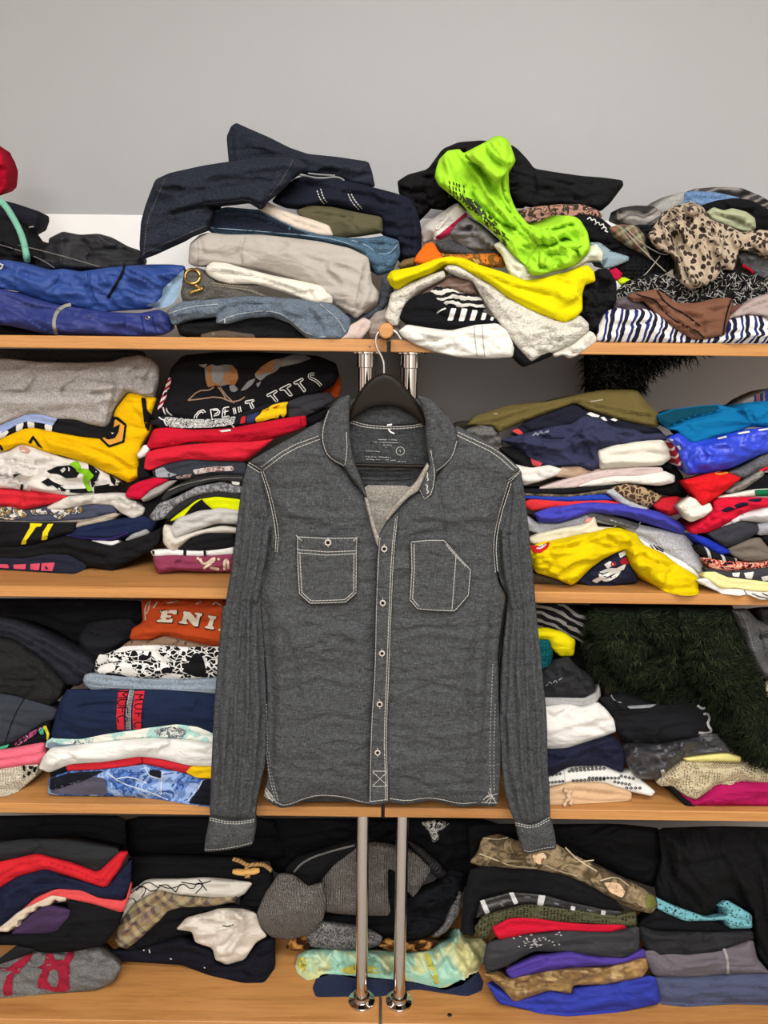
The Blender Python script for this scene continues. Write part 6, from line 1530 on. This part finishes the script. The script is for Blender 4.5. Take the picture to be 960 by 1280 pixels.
cord(o, o, 'tied_strap', [J("195,742 220,752 200,765 225,768 205,780 195,800"), J("225,745 205,756 228,775 218,795")], .0036, M('plain', (214, 182, 148)), off=.002)

G9 = 'clothes in the far right pile on the third shelf'
Y9 = on_shelf(900, 1005, 3) + .006
T9 = dict(row=3, group=G9)
FG = M('plain', (18, 22, 15), bump=.5)
FP = J("290,60 300,40 820,40 850,120 880,200 905,290 950,330 1010,400 1010,680 960,667 900,652 860,622 800,560 720,422 640,422 560,417 450,392 380,352 320,342 285,270 270,200")
o = cloth('fur_coat', FP, Y9 + .035, FG, D=.12, R=40, wr=8, ws=26, row=3, dome=.7,
          folds=fo(J, (-30, 9, "330,180 360,280 450,340 560,360 640,330"), (20, 14, "340,200 420,120 560,120 640,200"), (-34, 10, "640,180 660,300 720,400"), (28, 18, "740,200 820,350 900,520 960,620"), (-20, 9, "500,130 540,200 480,250")))
tag(o, 'dark green faux fur coat piled between the black top and the grey denim', 'coat', G9)


def fang(P):
    a = 95 + 60 * np.sin(P[:, 0] / 31.0) * np.cos(P[:, 1] / 27.0) - (P[:, 0] - 840) * 0.12
    return a


fur(o, o, FP, 9000, 13, M('plain', (32, 40, 24), bump=0), ang=fang, spread=28, width=.9, lift=.011, seed=21, top=764)
fur(o, o, FP, 4500, 13, M('plain', (13, 16, 11), bump=0), ang=fang, spread=28, width=.9, lift=.012, seed=22, top=764, name='dark_fur')
fur(o, o, FP, 1500, 12, M('plain', (62, 70, 44), bump=0), ang=fang, spread=26, width=.7, lift=.013, seed=23, top=764, name='fur_tips')
o = g('jeans', 'washed grey denim with a double seam right of the green fur coat', 'jeans', J, "815,65 880,62 925,110 1010,110 1010,345 950,325 905,280 870,175 838,100", Y9 + .025, M('denim', (56, 56, 58), (104, 104, 104)), D=.12, R=14, wr=4,
      folds=fo(J, (-4, 3, "920,120 940,200 960,300"), (4, 4, "880,140 910,220 950,300")), **T9)
stk(o, 'seam', J, ["842,75 872,140 895,240", "858,72 888,135 908,225"], 1.1, M('solid', (130, 128, 124)), dash=(3, 1))
g('t_shirt', 'dark grey cloth roll at the very right above the denim on the third shelf', 't-shirt', J, "920,60 1010,55 1010,200 940,205 925,170 950,130", Y9 + .02, M('plain', (52, 50, 52)), D=.1, R=14, wr=5, **T9)
g('sweater', 'cream knit corner at the right edge beside the green fur coat', 'sweater', J, "938,385 960,345 1010,320 1010,412 960,418", Y9 + .005, M('knit', (206, 196, 168), (226, 218, 196), ns=60), D=.1, R=10, **T9)
o = g('hoodie', 'black hooded top with grey drawcord and white curl under the green fur coat', 'hoodie', J, "325,400 365,385 420,372 540,422 700,408 742,460 764,522 690,552 560,572 430,570 390,522 385,470", Y9 + .004, M('plain', (27, 27, 30)), D=.15, R=22, wr=4,
      folds=fo(J, (-5, 3, "390,470 520,450 700,420"), (-4, 3, "370,400 400,440 480,450")), **T9)
stk(o, 'white_curl', J, ["695,425 715,440 725,432", "718,458 736,455 742,475 732,495 750,520 738,530 700,528"], 3.0, M('solid', (190, 190, 188)))
stk(o, 'drawcord', J, ["372,385 380,405 410,415"], 1.4, M('solid', (150, 150, 152)))
dec(o, 'grey_stripe', J, ["430,428 545,420 520,434 440,438"], M('solid', (140, 142, 146)))
o = g('puffer_jacket', 'glossy black padded jacket with a zip pull under the black hooded top', 'jacket', J, "415,578 430,568 560,570 640,545 764,528 802,570 825,607 705,607 640,622 580,672 540,702 470,697 430,642", Y9 - .004, M('plain', (44, 44, 48), rough=.42, spec=.6), D=.15, R=22, wr=7, ws=14,
      folds=fo(J, (-6, 3, "600,560 640,600 600,650"), (5, 5, "450,600 560,610 680,560"), (-5, 3, "480,640 560,630 620,590"), (-4, 3, "700,545 740,580 800,590")), **T9)
cord(o, o, 'zip_pull', [J("560,668 566,690 562,718 572,722 574,695 568,668")], .0022, STEEL, off=.003)
g('t_shirt', 'pale yellow tee edge between the padded jacket and the beige knit', 't-shirt', J, "640,622 800,604 860,618 855,636 660,634", Y9 - .004, M('plain', (230, 220, 140)), D=.14, R=5, wr=1.5, **T9)
g('sweater', 'beige open knit sweater draped over the magenta tee', 'sweater', J, "540,712 570,680 640,627 720,630 860,630 960,660 1010,675 1010,722 850,710 862,722 820,735 770,722 692,778 650,762 600,727 560,728", Y9 - .014, M('mesh_knit', (206, 192, 158), (128, 112, 84), ns=210), D=.14, R=13, wr=3, lean=.35, row=3, group=G9,
  folds=fo(J, (-5, 3, "770,722 820,705 860,712"), (4, 5, "600,700 720,660 860,655")))
g('t_shirt', 'magenta tee lowest in the far right pile on the third shelf', 't-shirt', J, "595,732 650,765 692,778 765,722 850,712 1010,715 1010,800 680,800 640,778", Y9 - .006, M('plain', (172, 26, 88)), D=.15, R=16, wr=3, folds=fo(J, (4, 4, "700,790 820,750 1000,745")), **T9)
g('t_shirt', 'black cloth edge left of the magenta tee on the board', 't-shirt', J, "590,728 605,728 650,775 690,802 650,800 612,765", Y9 - .008, BLACK2, D=.1, R=5, wr=1, **T9)
# ------------------------------------------------------------------ bottom shelf, left
GA = 'clothes in the far left pile on the bottom shelf'
YA = on_shelf(60, 1243, 4) + .02
TA = dict(row=4, group=GA)
g('sweater', 'black sweater filling the dark top of the far left bottom-shelf pile', 'sweater', K, "-60,58 200,55 440,58 450,195 420,185 250,140 -60,155", YA + .09, BLACK2, D=.08, R=14, wr=4, **TA)
g('t_shirt', 'charcoal tee on top of the red tee on the bottom shelf', 't-shirt', K, "-60,225 -60,155 100,138 250,140 412,170 424,190 345,253 240,217 130,192 60,207", YA + .006, M('plain', (46, 48, 50)), D=.14, R=20, wr=3, folds=fo(K, (-4, 3, "120,190 140,170 150,150")), **TA)
g('t_shirt', 'scarlet tee folded in a zigzag edge in the far left bottom-shelf pile', 't-shirt', K, "-60,325 -60,230 60,205 130,190 250,220 345,255 420,184 452,184 424,242 372,312 250,272 150,247 60,272 0,312", YA - .002, M('plain', (214, 40, 50)), D=.14, R=12, wr=2, folds=fo(K, (-4, 2, "0,270 60,235 150,215 250,245 360,290 430,200")), **TA)
g('sweatshirt', 'navy sweatshirt with creases under the scarlet tee', 'sweatshirt', K, "-60,335 0,312 60,272 160,244 250,275 372,314 432,240 464,208 460,300 432,352 350,347 200,312 130,342 60,405 10,455 -60,485", YA - .006, M('plain', (32, 36, 60)), D=.14, R=17, wr=4,
  folds=fo(K, (-5, 3, "180,250 200,280 270,300"), (4, 4, "0,350 100,290 160,265")), **TA)
g('t_shirt', 'coral tee edge under the navy sweatshirt on the bottom shelf', 't-shirt', K, "60,402 130,342 200,314 290,320 350,346 440,356 462,288 458,330 432,398 330,367 230,347 140,367", YA - .010, M('plain', (222, 82, 82)), D=.12, R=9, wr=2, **TA)
g('blouse', 'cream scalloped trim of a blouse below the coral tee', 'blouse', K, "-15,460 0,448 30,425 60,398 95,378 140,358 180,338 232,345 230,358 205,360 190,352 175,372 150,378 130,376 120,395 95,400 85,420 62,425 66,447 45,445 30,464 5,462", YA - .016, M('plain', (222, 204, 182)), D=.08, R=6, wr=2, row=4, group=GA)
g('t_shirt', 'dark purple tee tucked between the cream trim and the black tee', 't-shirt', K, "38,472 90,420 160,368 250,388 247,412 202,467 110,475", YA - .006, M('plain', (70, 52, 82)), D=.12, R=14, wr=3, **TA)
g('sweatshirt', 'black sweatshirt lying over the grey sweatshirt with red numerals', 'sweatshirt', K, "-60,478 40,472 200,465 245,400 232,352 330,368 432,398 404,462 362,512 262,534 150,538 60,512 -60,510", YA - .006, M('plain', (24, 24, 26)), D=.14, R=20, wr=4, **TA)
o = g('sweatshirt', 'grey sweatshirt with dark red numerals lying at the left end of the bottom shelf', 'sweatshirt', K, "-60,585 0,560 50,540 120,524 250,530 350,515 402,560 427,590 402,642 332,672 180,682 60,692 -60,702", YA - .022, M('heather', (84, 83, 82), (134, 132, 130)), D=.14, R=24, wr=4, ws=20,
      lean=.5, folds=fo(K, (-5, 3, "300,545 330,580 400,570"), (-4, 3, "340,600 390,610 420,590")), **TA)
dec(o, 'numerals', DG, ["-10,235 60,238 140,180 205,140 248,128 225,180 150,262 150,280 110,285 92,330 90,445 30,452 20,390 50,300 100,265 0,262",
                        "345,132 395,128 410,180 480,180 500,125 556,105 552,160 520,210 525,270 515,340 522,400 490,420 400,418 340,400 285,390 280,340 320,250 280,240 330,205"], M('plain', (152, 36, 56)), round_=0, off=.001)
dec(o, 'numeral_hole', DG, ["370,270 405,245 435,270 440,330 425,385 390,380 355,340"], M('heather', (84, 83, 82), (134, 132, 130)), off=.0022)
g('t_shirt', 'black wedge of cloth left above the grey sweatshirt with red numerals', 't-shirt', K, "-60,575 0,558 60,514 125,528 90,548 0,578 -60,600", YA - .012, M('plain', (36, 36, 38)), D=.1, R=9, **TA)

GB = 'clothes in the pile under the left cuff on the bottom shelf'
YB = on_shelf(270, 1222, 4) + .03
TB = dict(row=4, group=GB)
g('sweater', 'black sweater at the back under the left cuff', 'sweater', K, "440,60 960,62 1010,200 960,215 820,210 600,200 455,205", YB + .08, BLACK2, D=.08, R=14, wr=4, **TB)
o = g('duffle_coat', 'black duffle coat with a toggle on a tan rope loop', 'coat', K, "448,285 456,200 600,195 900,205 965,255 960,400 900,392 840,372 890,290 780,280 700,275 520,287 470,312", YB + .012, M('plain', (22, 22, 24)), D=.14, R=24, wr=4, **TB)
cord(o, o, 'rope_loop', [K("822,208 850,215 872,232 905,226 935,228 958,250"), K("865,240 878,255 868,270"), K("875,235 862,252 880,270")], .0042, M('stripes', (196, 160, 104), (150, 116, 70), ang=40, period=.006), off=.006)
tg_ = SURF[o.name](resample(K("822,252 865,256 916,248"), 3, False), .010)
V, Fc = tube(tg_, np.interp(np.linspace(0, 1, len(tg_)), [0, .15, .5, .85, 1], [.004, .0065, .0062, .0065, .004]), 14)
mesh_obj('toggle', V, Fc, M('wood', (208, 164, 96), (176, 130, 70)), o, sharp=.8)
o = g('t_shirt', 'white tee with black line drawing above the plaid scarf', 't-shirt', K, "393,442 420,390 448,330 520,280 640,280 720,274 800,280 892,292 862,332 820,352 700,342 600,332 560,322 480,362 420,435", YB - .002, M('plain', (226, 222, 210)), D=.14, R=12, wr=3, **TB)
stk(o, 'line_print', K, ["460,330 500,300 540,330 580,290 620,325", "480,320 520,285 560,310", "620,325 640,290 680,320 700,285 730,320", "640,290 700,300 745,285", "690,330 720,300 700,280", "500,345 520,310 480,300", "560,300 600,315 640,300", "450,350 470,345 480,360"], 1.2, BLK)
o = g('scarf', 'plaid scarf in tan, mauve and olive hanging over the black trousers', 'scarf', K, "405,492 420,440 470,370 560,318 640,340 750,347 837,335 828,362 740,377 640,380 592,392 560,430 530,455 490,492 450,523 422,517", YB - .008, M('plaid', (156, 132, 98), (110, 92, 92), (176, 156, 116), (88, 74, 72), (168, 160, 124), ang=38, period=.05),
      D=.1, R=9, wr=3, folds=fo(K, (-5, 3, "425,510 470,440 520,385 570,352"), (-4, 3, "560,350 575,385 540,440"), (3, 4, "440,460 500,390")), row=4, group=GB)
g('trousers', 'black trousers below the plaid scarf on the bottom shelf', 'trousers', K, "430,535 450,515 530,455 580,385 640,378 840,370 910,390 800,400 740,395 680,405 640,440 680,470 640,482 480,535", YB + .004, BLACK2, D=.12, R=14, wr=3, **TB)
g('hoodie', 'cream fleece bundled in a knot beside the grey wool beanie', 'hoodie', K, "622,457 660,415 740,395 770,385 800,383 860,385 902,400 918,450 942,480 902,502 862,562 800,580 760,562 750,522 690,502 678,465", YB - .020, M('plain', (226, 217, 204)), D=.1, R=22, wr=4, ws=18, row=4, group=GB,
  folds=fo(K, (-9, 4, "810,400 835,430 830,470 790,520"), (8, 5, "820,395 855,420 850,470 810,530"), (-7, 3, "700,420 760,440 820,440"), (-6, 3, "690,500 740,480 790,490"), (5, 5, "650,440 740,410"), (-6, 3, "790,385 790,430 820,445")))
o = bpy.data.objects[[n for n in SURF][-1]]
stk(o, 'print', K, ["782,440 800,448 824,440"], 1.6, M('solid', (90, 84, 78)))
o = g('trousers', 'black linty trousers lowest under the cream fleece on the bottom shelf', 'trousers', K, "372,548 400,530 480,532 640,480 685,500 750,530 760,567 800,582 870,557 912,500 970,475 970,590 932,642 860,644 740,618 640,582 560,577 480,572 380,567", YB - .020, M('plain', (26, 26, 34)), D=.14, R=18, wr=4, row=4, group=GB, lean=.3)
stk(o, 'lint', K, ["526,528 529,540", "505,530 510,531", "600,560 606,562", "720,590 724,594"], 1.4, WHT)

# ------------------------------------------------------------------ bottom shelf, middle
GC = 'clothes heaped around the two chrome posts on the bottom shelf'
YC = on_shelf(470, 1242, 4) + .11
TC = dict(row=4, group=GC)
YF = YC - .03
g('jacket', 'black jacket in the dark at the back between the chrome posts', 'jacket', L, "40,68 300,66 910,66 900,260 800,300 760,330 600,160 300,180 130,270", YC + .05, BLACK2, D=.04, R=18, wr=5, **TC)
o = g('t_shirt', 'black and white floral top hanging in the dark right of the posts', 'blouse', L, "640,80 700,70 742,85 702,112 702,142 680,148 668,112", YC + .03, M('blotch', (24, 24, 24), (220, 218, 212), (24, 24, 24), (220, 218, 210), ns=80, dist=1.), D=.06, R=6, **TC)
o = g('jacket', 'black jacket with grey piping draped over the grey wool knits', 'jacket', L, "158,245 200,200 300,168 400,140 475,133 425,172 342,222 302,262 252,312 182,275", YC - .03, BLACK, D=.1, R=16, wr=4, **TC)
stk(o, 'piping', L, ["190,255 215,225 260,200 330,178 405,160"], 2.4, M('solid', (120, 118, 114)))
KN = M('knit', (84, 80, 78), (142, 136, 130), ns=75, ang=12)
g('beanie', 'round grey wool beanie left of the chrome posts', 'hat', L, "58,405 90,330 140,258 190,265 240,305 292,290 303,360 292,422 252,472 172,492 110,482 70,442", YF - .03, KN, D=.12, R=38, wr=2, dome=.6, row=4, group=GC, folds=fo(L, (-3, 3, "100,330 150,380 170,480"), (-3, 3, "180,280 220,360 230,470")))
g('sweater', 'grey ribbed wool sweater behind the two chrome posts', 'sweater', L, "297,392 293,280 330,228 400,170 470,148 540,158 620,190 674,245 642,302 612,348 590,322 562,262 522,242 522,330 532,392 520,407 450,407 360,402", YF, M('knit', (86, 82, 80), (148, 141, 135), ns=70), D=.12, R=22, wr=4, row=4, group=GC,
  folds=fo(L, (-9, 4, "440,180 520,190 530,240 520,330"), (-6, 3, "560,260 600,230 660,250"), (6, 6, "330,280 350,350 350,400"), (5, 5, "400,200 430,300 440,400")))
g('cardigan', 'dark ribbed cardigan edge right of the grey wool sweater', 'cardigan', L, "585,140 640,168 700,220 738,267 700,278 660,245 620,190", YC - .005, M('stripes', (34, 34, 36), (66, 64, 64), period=.006, ang=50), D=.1, R=9, wr=3, **TC)
g('jacket', 'black jacket bundled right of the chrome posts', 'jacket', L, "560,400 590,345 650,310 700,290 740,248 792,258 792,312 752,402 702,462 642,492 580,502", YC - .015, M('plain', (24, 25, 29)), D=.12, R=28, wr=8, ws=16, folds=fo(L, (-7, 4, "600,400 640,380 660,400 640,430"), (-6, 4, "740,260 720,340 760,390")), **TC)
g('sweatshirt', 'black sweatshirt layer behind the posts under the grey wool sweater', 'sweatshirt', L, "290,405 450,410 500,400 505,240 560,235 620,250 600,400 590,470 560,500 500,485 440,452 290,440", YC, BLACK2, D=.1, R=12, wr=3, **TC)
FL = M('blotch', (52, 52, 55), (128, 127, 126), (70, 70, 72), (168, 166, 164), ns=150, dist=1)
g('sweater', 'flecked grey sweater under the grey wool beanie', 'sweater', L, "232,482 280,430 360,440 440,450 503,482 492,512 440,527 330,527 250,517", YF - .004, FL, D=.12, R=18, wr=3, row=4, group=GC)
g('sweater', 'flecked grey sweater strip at the right of the black bundled jacket', 'sweater', L, "678,482 720,440 768,318 784,330 774,402 732,462 702,480", YC - .03, FL, D=.1, R=8, wr=2, **TC)
SAT = M('blotch', (24, 16, 12), (60, 34, 18), (34, 22, 14), (120, 72, 32), (190, 140, 78), ns=40, dist=1, interp='LINEAR')
g('shirt', 'brown and gold satin shirt corner under the grey wool beanie', 'shirt', L, "162,522 180,490 232,478 248,520 200,532", YF - .005, SAT, D=.1, R=9, wr=3, row=4, group=GC)
g('shirt', 'brown and gold satin shirt strip between the posts and the black bundle', 'shirt', L, "485,515 510,492 600,500 680,488 705,500 660,532 540,535", YF, SAT, D=.1, R=9, wr=3, row=4, group=GC)
SILK = M('blotch', (196, 194, 112), (204, 206, 150), (150, 200, 178), (170, 208, 186), (216, 212, 150), ns=9, detail=1.5, dist=.8, interp='LINEAR', rough=.5, spec=.45)
o = g('scarf', 'silky mint and yellow scarf spread behind the chrome posts', 'scarf', L, "195,580 205,545 240,530 330,525 440,533 540,538 600,543 680,530 702,510 758,490 770,452 792,488 852,488 874,510 867,562 832,612 782,652 720,670 660,652 600,642 560,632 500,632 400,627 330,612 240,637 205,612", YF - .022, SILK,
      D=.1, R=18, wr=7, ws=15, wa=60, lean=.35, row=4, group=GC, folds=fo(L, (-7, 3, "440,540 500,590 520,630"), (7, 5, "690,540 720,600 715,660"), (-7, 3, "770,470 740,550 700,600"), (6, 5, "800,500 770,570 730,640"), (-6, 3, "240,535 230,580 240,630"), (5, 4, "330,530 300,570 260,600"), (-5, 3, "600,545 640,590 690,640"), (5, 4, "840,500 810,570 780,640")))
dec(o, 'olive_print', L, ["205,560 225,552 235,580 225,610 208,600", "350,600 420,575 480,590 500,612 440,610 380,615", "650,540 670,545 690,600 705,650 690,650 665,600"], M('blotch', (150, 140, 44), (196, 186, 84), (120, 112, 34), ns=60))
g('sweatshirt', 'navy sweatshirt flat on the board under the mint and yellow scarf', 'sweatshirt', L, "257,662 290,615 400,622 600,640 718,666 830,608 858,640 852,672 800,692 620,667 500,692 380,692 270,694", YF - .006, M('plain', (46, 52, 78)), D=.12, R=16, wr=3, lean=.3, row=4, group=GC)

# ------------------------------------------------------------------ bottom shelf, right
GD = 'clothes in the pile under the right cuff on the bottom shelf'
YD = on_shelf(720, 1265, 4) + .02
TD = dict(row=4, group=GD)
g('sweatshirt', 'black sweatshirt at the back above the camouflage jacket', 'sweatshirt', MM, "15,76 285,78 480,76 620,90 640,180 615,255 600,275 500,242 400,192 250,160 60,150 20,200", YD + .09, M('plain', (23, 23, 24)), D=.1, R=20, wr=4, **TD)
CAMO = M('blotch', (50, 42, 32), (118, 98, 72), (76, 66, 50), (160, 140, 108), (92, 80, 60), ns=26, detail=5, dist=.8, interp='LINEAR')
o = g('jacket', 'brown branch camouflage jacket rolled under the right cuff', 'jacket', MM, "18,198 48,158 58,118 112,108 170,130 290,138 320,158 400,200 490,243 542,265 602,300 612,330 592,357 540,347 460,312 380,262 310,237 230,222 140,217 60,212", YD + .012, CAMO, D=.12, R=26, wr=4, ws=20, **TD)
stk(o, 'branch_print', MM, ["50,170 90,185 150,210 230,215", "255,205 300,225 360,240", "320,150 360,190 420,225", "430,255 480,240 520,270", "60,120 110,125 140,118", "370,195 410,190"], 1.5, M('solid', (212, 196, 164)))
dec(o, 'leaf_print', MM, ["215,175 250,165 262,180 240,205 222,195", "440,260 490,262 510,290 500,310 460,290"], M('blotch', (206, 150, 112), (226, 196, 160), (150, 104, 78), ns=90))
dec(o, 'olive_cuff', MM, ["575,295 602,303 608,330 590,350 572,330"], M('plain', (112, 116, 60)))
g('sweater', 'black knit sweater under the camouflage jacket', 'sweater', MM, "-10,420 0,300 20,220 60,210 150,218 240,223 330,243 400,273 480,318 505,348 440,348 330,325 250,302 150,293 60,312 30,380 35,430", YD + .006, M('plain', (24, 24, 26)), D=.12, R=22, wr=3, **TD)
o = g('jacket', 'shiny black jacket with silver tape bars under the black knit sweater', 'jacket', MM, "36,375 52,315 150,290 250,298 340,323 440,343 505,350 492,368 400,365 300,345 200,328 110,348", YD - .002, M('plain', (32, 32, 34), rough=.4, spec=.5), D=.12, R=13, wr=2, **TD)
dec(o, 'silver_tape', MM, ["50,318 64,314 82,355 68,362", "142,293 156,291 172,326 158,330", "236,300 258,302 248,340 230,336", "338,334 352,337 350,350 336,347", "434,348 448,350 446,364 432,362"], M('solid', (206, 206, 206), rough=.4), round_=0)
stk(o, 'grey_marks', MM, ["112,325 124,335", "190,305 210,308", "285,325 300,330", "388,345 402,350"], 2.6, M('solid', (110, 110, 112)))
g('sweater', 'olive open-knit sweater above the red tee', 'sweater', MM, "33,402 60,365 110,350 200,328 330,343 480,365 542,350 545,398 480,402 400,392 300,387 150,377 95,402 72,438 45,432", YD - .004, M('mesh_knit', (84, 84, 60), (32, 32, 24), ns=150), D=.13, R=13, wr=3, **TD)
g('t_shirt', 'crimson tee folded under the olive open-knit sweater', 't-shirt', MM, "88,402 140,375 200,368 300,386 400,393 500,393 513,405 460,417 300,412 200,422 110,440", YD - .010, M('plain', (200, 26, 52)), D=.13, R=12, wr=3, **TD)
o = g('sweatshirt', 'charcoal sweatshirt with white splatter under the crimson tee', 'sweatshirt', MM, "62,505 75,450 120,437 200,422 320,412 460,417 552,398 553,472 500,502 420,497 330,482 220,477 140,522 75,548", YD - .006, M('plain', (62, 62, 65)), D=.13, R=20, wr=3, **TD)
rng = random.Random(3)
sp = []
for i in range(46):
    x, y = rng.gauss(225, 38), rng.gauss(448, 12)
    sp.append(MM([(x, y), (x + rng.uniform(2, 9), y + rng.uniform(-4, 4))]))
strokes(o, o, 'splatter', sp, 1.2, M('solid', (196, 194, 194)), smooth=0)
g('t_shirt', 'purple tee layer under the charcoal splattered sweatshirt', 't-shirt', MM, "130,535 220,495 330,478 420,495 510,500 566,468 574,498 480,522 340,532 240,547 150,568", YD - .012, M('plain', (82, 62, 150)), D=.13, R=13, wr=3, **TD)
g('blouse', 'gold and brown satin blouse between the purple and the cobalt garments', 'blouse', MM, "62,550 100,545 140,565 240,545 340,530 450,530 572,498 582,530 562,562 450,582 345,585 340,613 270,600 160,638 120,592", YD - .018, M('blotch', (96, 68, 36), (164, 128, 74), (120, 90, 50), (196, 164, 106), ns=20, interp='LINEAR', rough=.5, spec=.45), D=.13, R=14, wr=5, ws=12, folds=fo(MM, (-5, 3, "160,560 260,580 340,600"), (-4, 3, "240,550 260,575 300,595")), **TD)
g('sweatshirt', 'cobalt blue sweatshirt lowest in the pile under the right cuff', 'sweatshirt', MM, "70,575 130,610 160,637 270,603 340,613 345,595 450,583 602,553 622,642 500,668 330,682 240,673 180,658 110,643", YD - .016, M('plain', (54, 64, 164)), D=.13, R=22, wr=3, **TD)

GE = 'clothes in the far right pile on the bottom shelf'
YE = on_shelf(900, 1255, 4) + .02
TE = dict(row=4, group=GE)
g('blanket', 'large black fleece blanket hanging in folds at the right end of the bottom shelf', 'blanket', MM, "610,90 800,84 1010,88 1010,590 960,545 925,500 905,400 905,350 830,318 800,340 770,376 680,352 610,312 603,272 625,180", YE + .02, M('plain', (23, 23, 24)), D=.12, R=34, wr=5, ws=24, wa=70,
  dome=.6, folds=fo(MM, (-10, 5, "640,150 660,240 720,300 770,370"), (9, 8, "700,150 760,240 800,330"), (-10, 5, "830,260 870,270 880,310 905,350"), (9, 7, "860,200 900,280 930,420"), (-8, 5, "930,200 950,350 980,520"), (-6, 4, "660,200 740,200 850,170")), **TE)
TEAL = M('lace', (116, 178, 188), (40, 62, 66), ns=150)
g('lace_top', 'turquoise cutwork lace edge hanging under the black fleece blanket', 'blouse', MM, "600,305 660,333 770,372 832,365 820,340 800,335 830,316 908,362 910,404 838,404 826,378 785,380 700,382 650,362 608,342", YE - .006, TEAL, D=.1, R=6, wr=2, **TE)
g('sweatshirt', 'black sweatshirt layer under the turquoise lace edge', 'sweatshirt', MM, "548,395 570,372 610,343 700,382 790,382 838,404 905,404 910,418 800,418 600,418", YE + .004, BLACK2, D=.12, R=12, wr=2, **TE)
g('sweatshirt', 'charcoal sweatshirt folded above the mauve grey zip hoodie', 'sweatshirt', MM, "548,420 555,398 610,415 800,418 912,413 914,442 800,482 700,492 620,497 575,470", YE - .004, M('plain', (46, 46, 49)), D=.13, R=18, wr=3, **TE)
o = g('hoodie', 'mauve grey hoodie with a metal zipper at the right end of the bottom shelf', 'hoodie', MM, "560,480 590,475 700,490 800,480 912,440 925,500 965,545 1010,590 1010,560 955,548 830,552 720,562 600,557", YE - .010, M('plain', (110, 103, 110)), D=.13, R=20, wr=4, folds=fo(MM, (-4, 3, "620,490 660,520 650,555"), (4, 4, "700,520 800,510")), **TE)
strokes(o, o, 'zipper', [MM("818,462 832,500 834,550")], 3.6, M('solid', (160, 154, 154), rough=.5), off=.002, label='metal zipper')
g('sweatshirt', 'slate blue sweatshirt lowest at the right end of the bottom shelf', 'sweatshirt', MM, "592,560 720,560 850,550 1010,545 1010,648 850,643 700,652 618,643", YE - .012, M('plain', (80, 86, 112)), D=.13, R=20, wr=3, folds=fo(MM, (-3, 2, "620,590 720,600 850,590 960,595"), (3, 4, "650,570 800,570")), **TE)
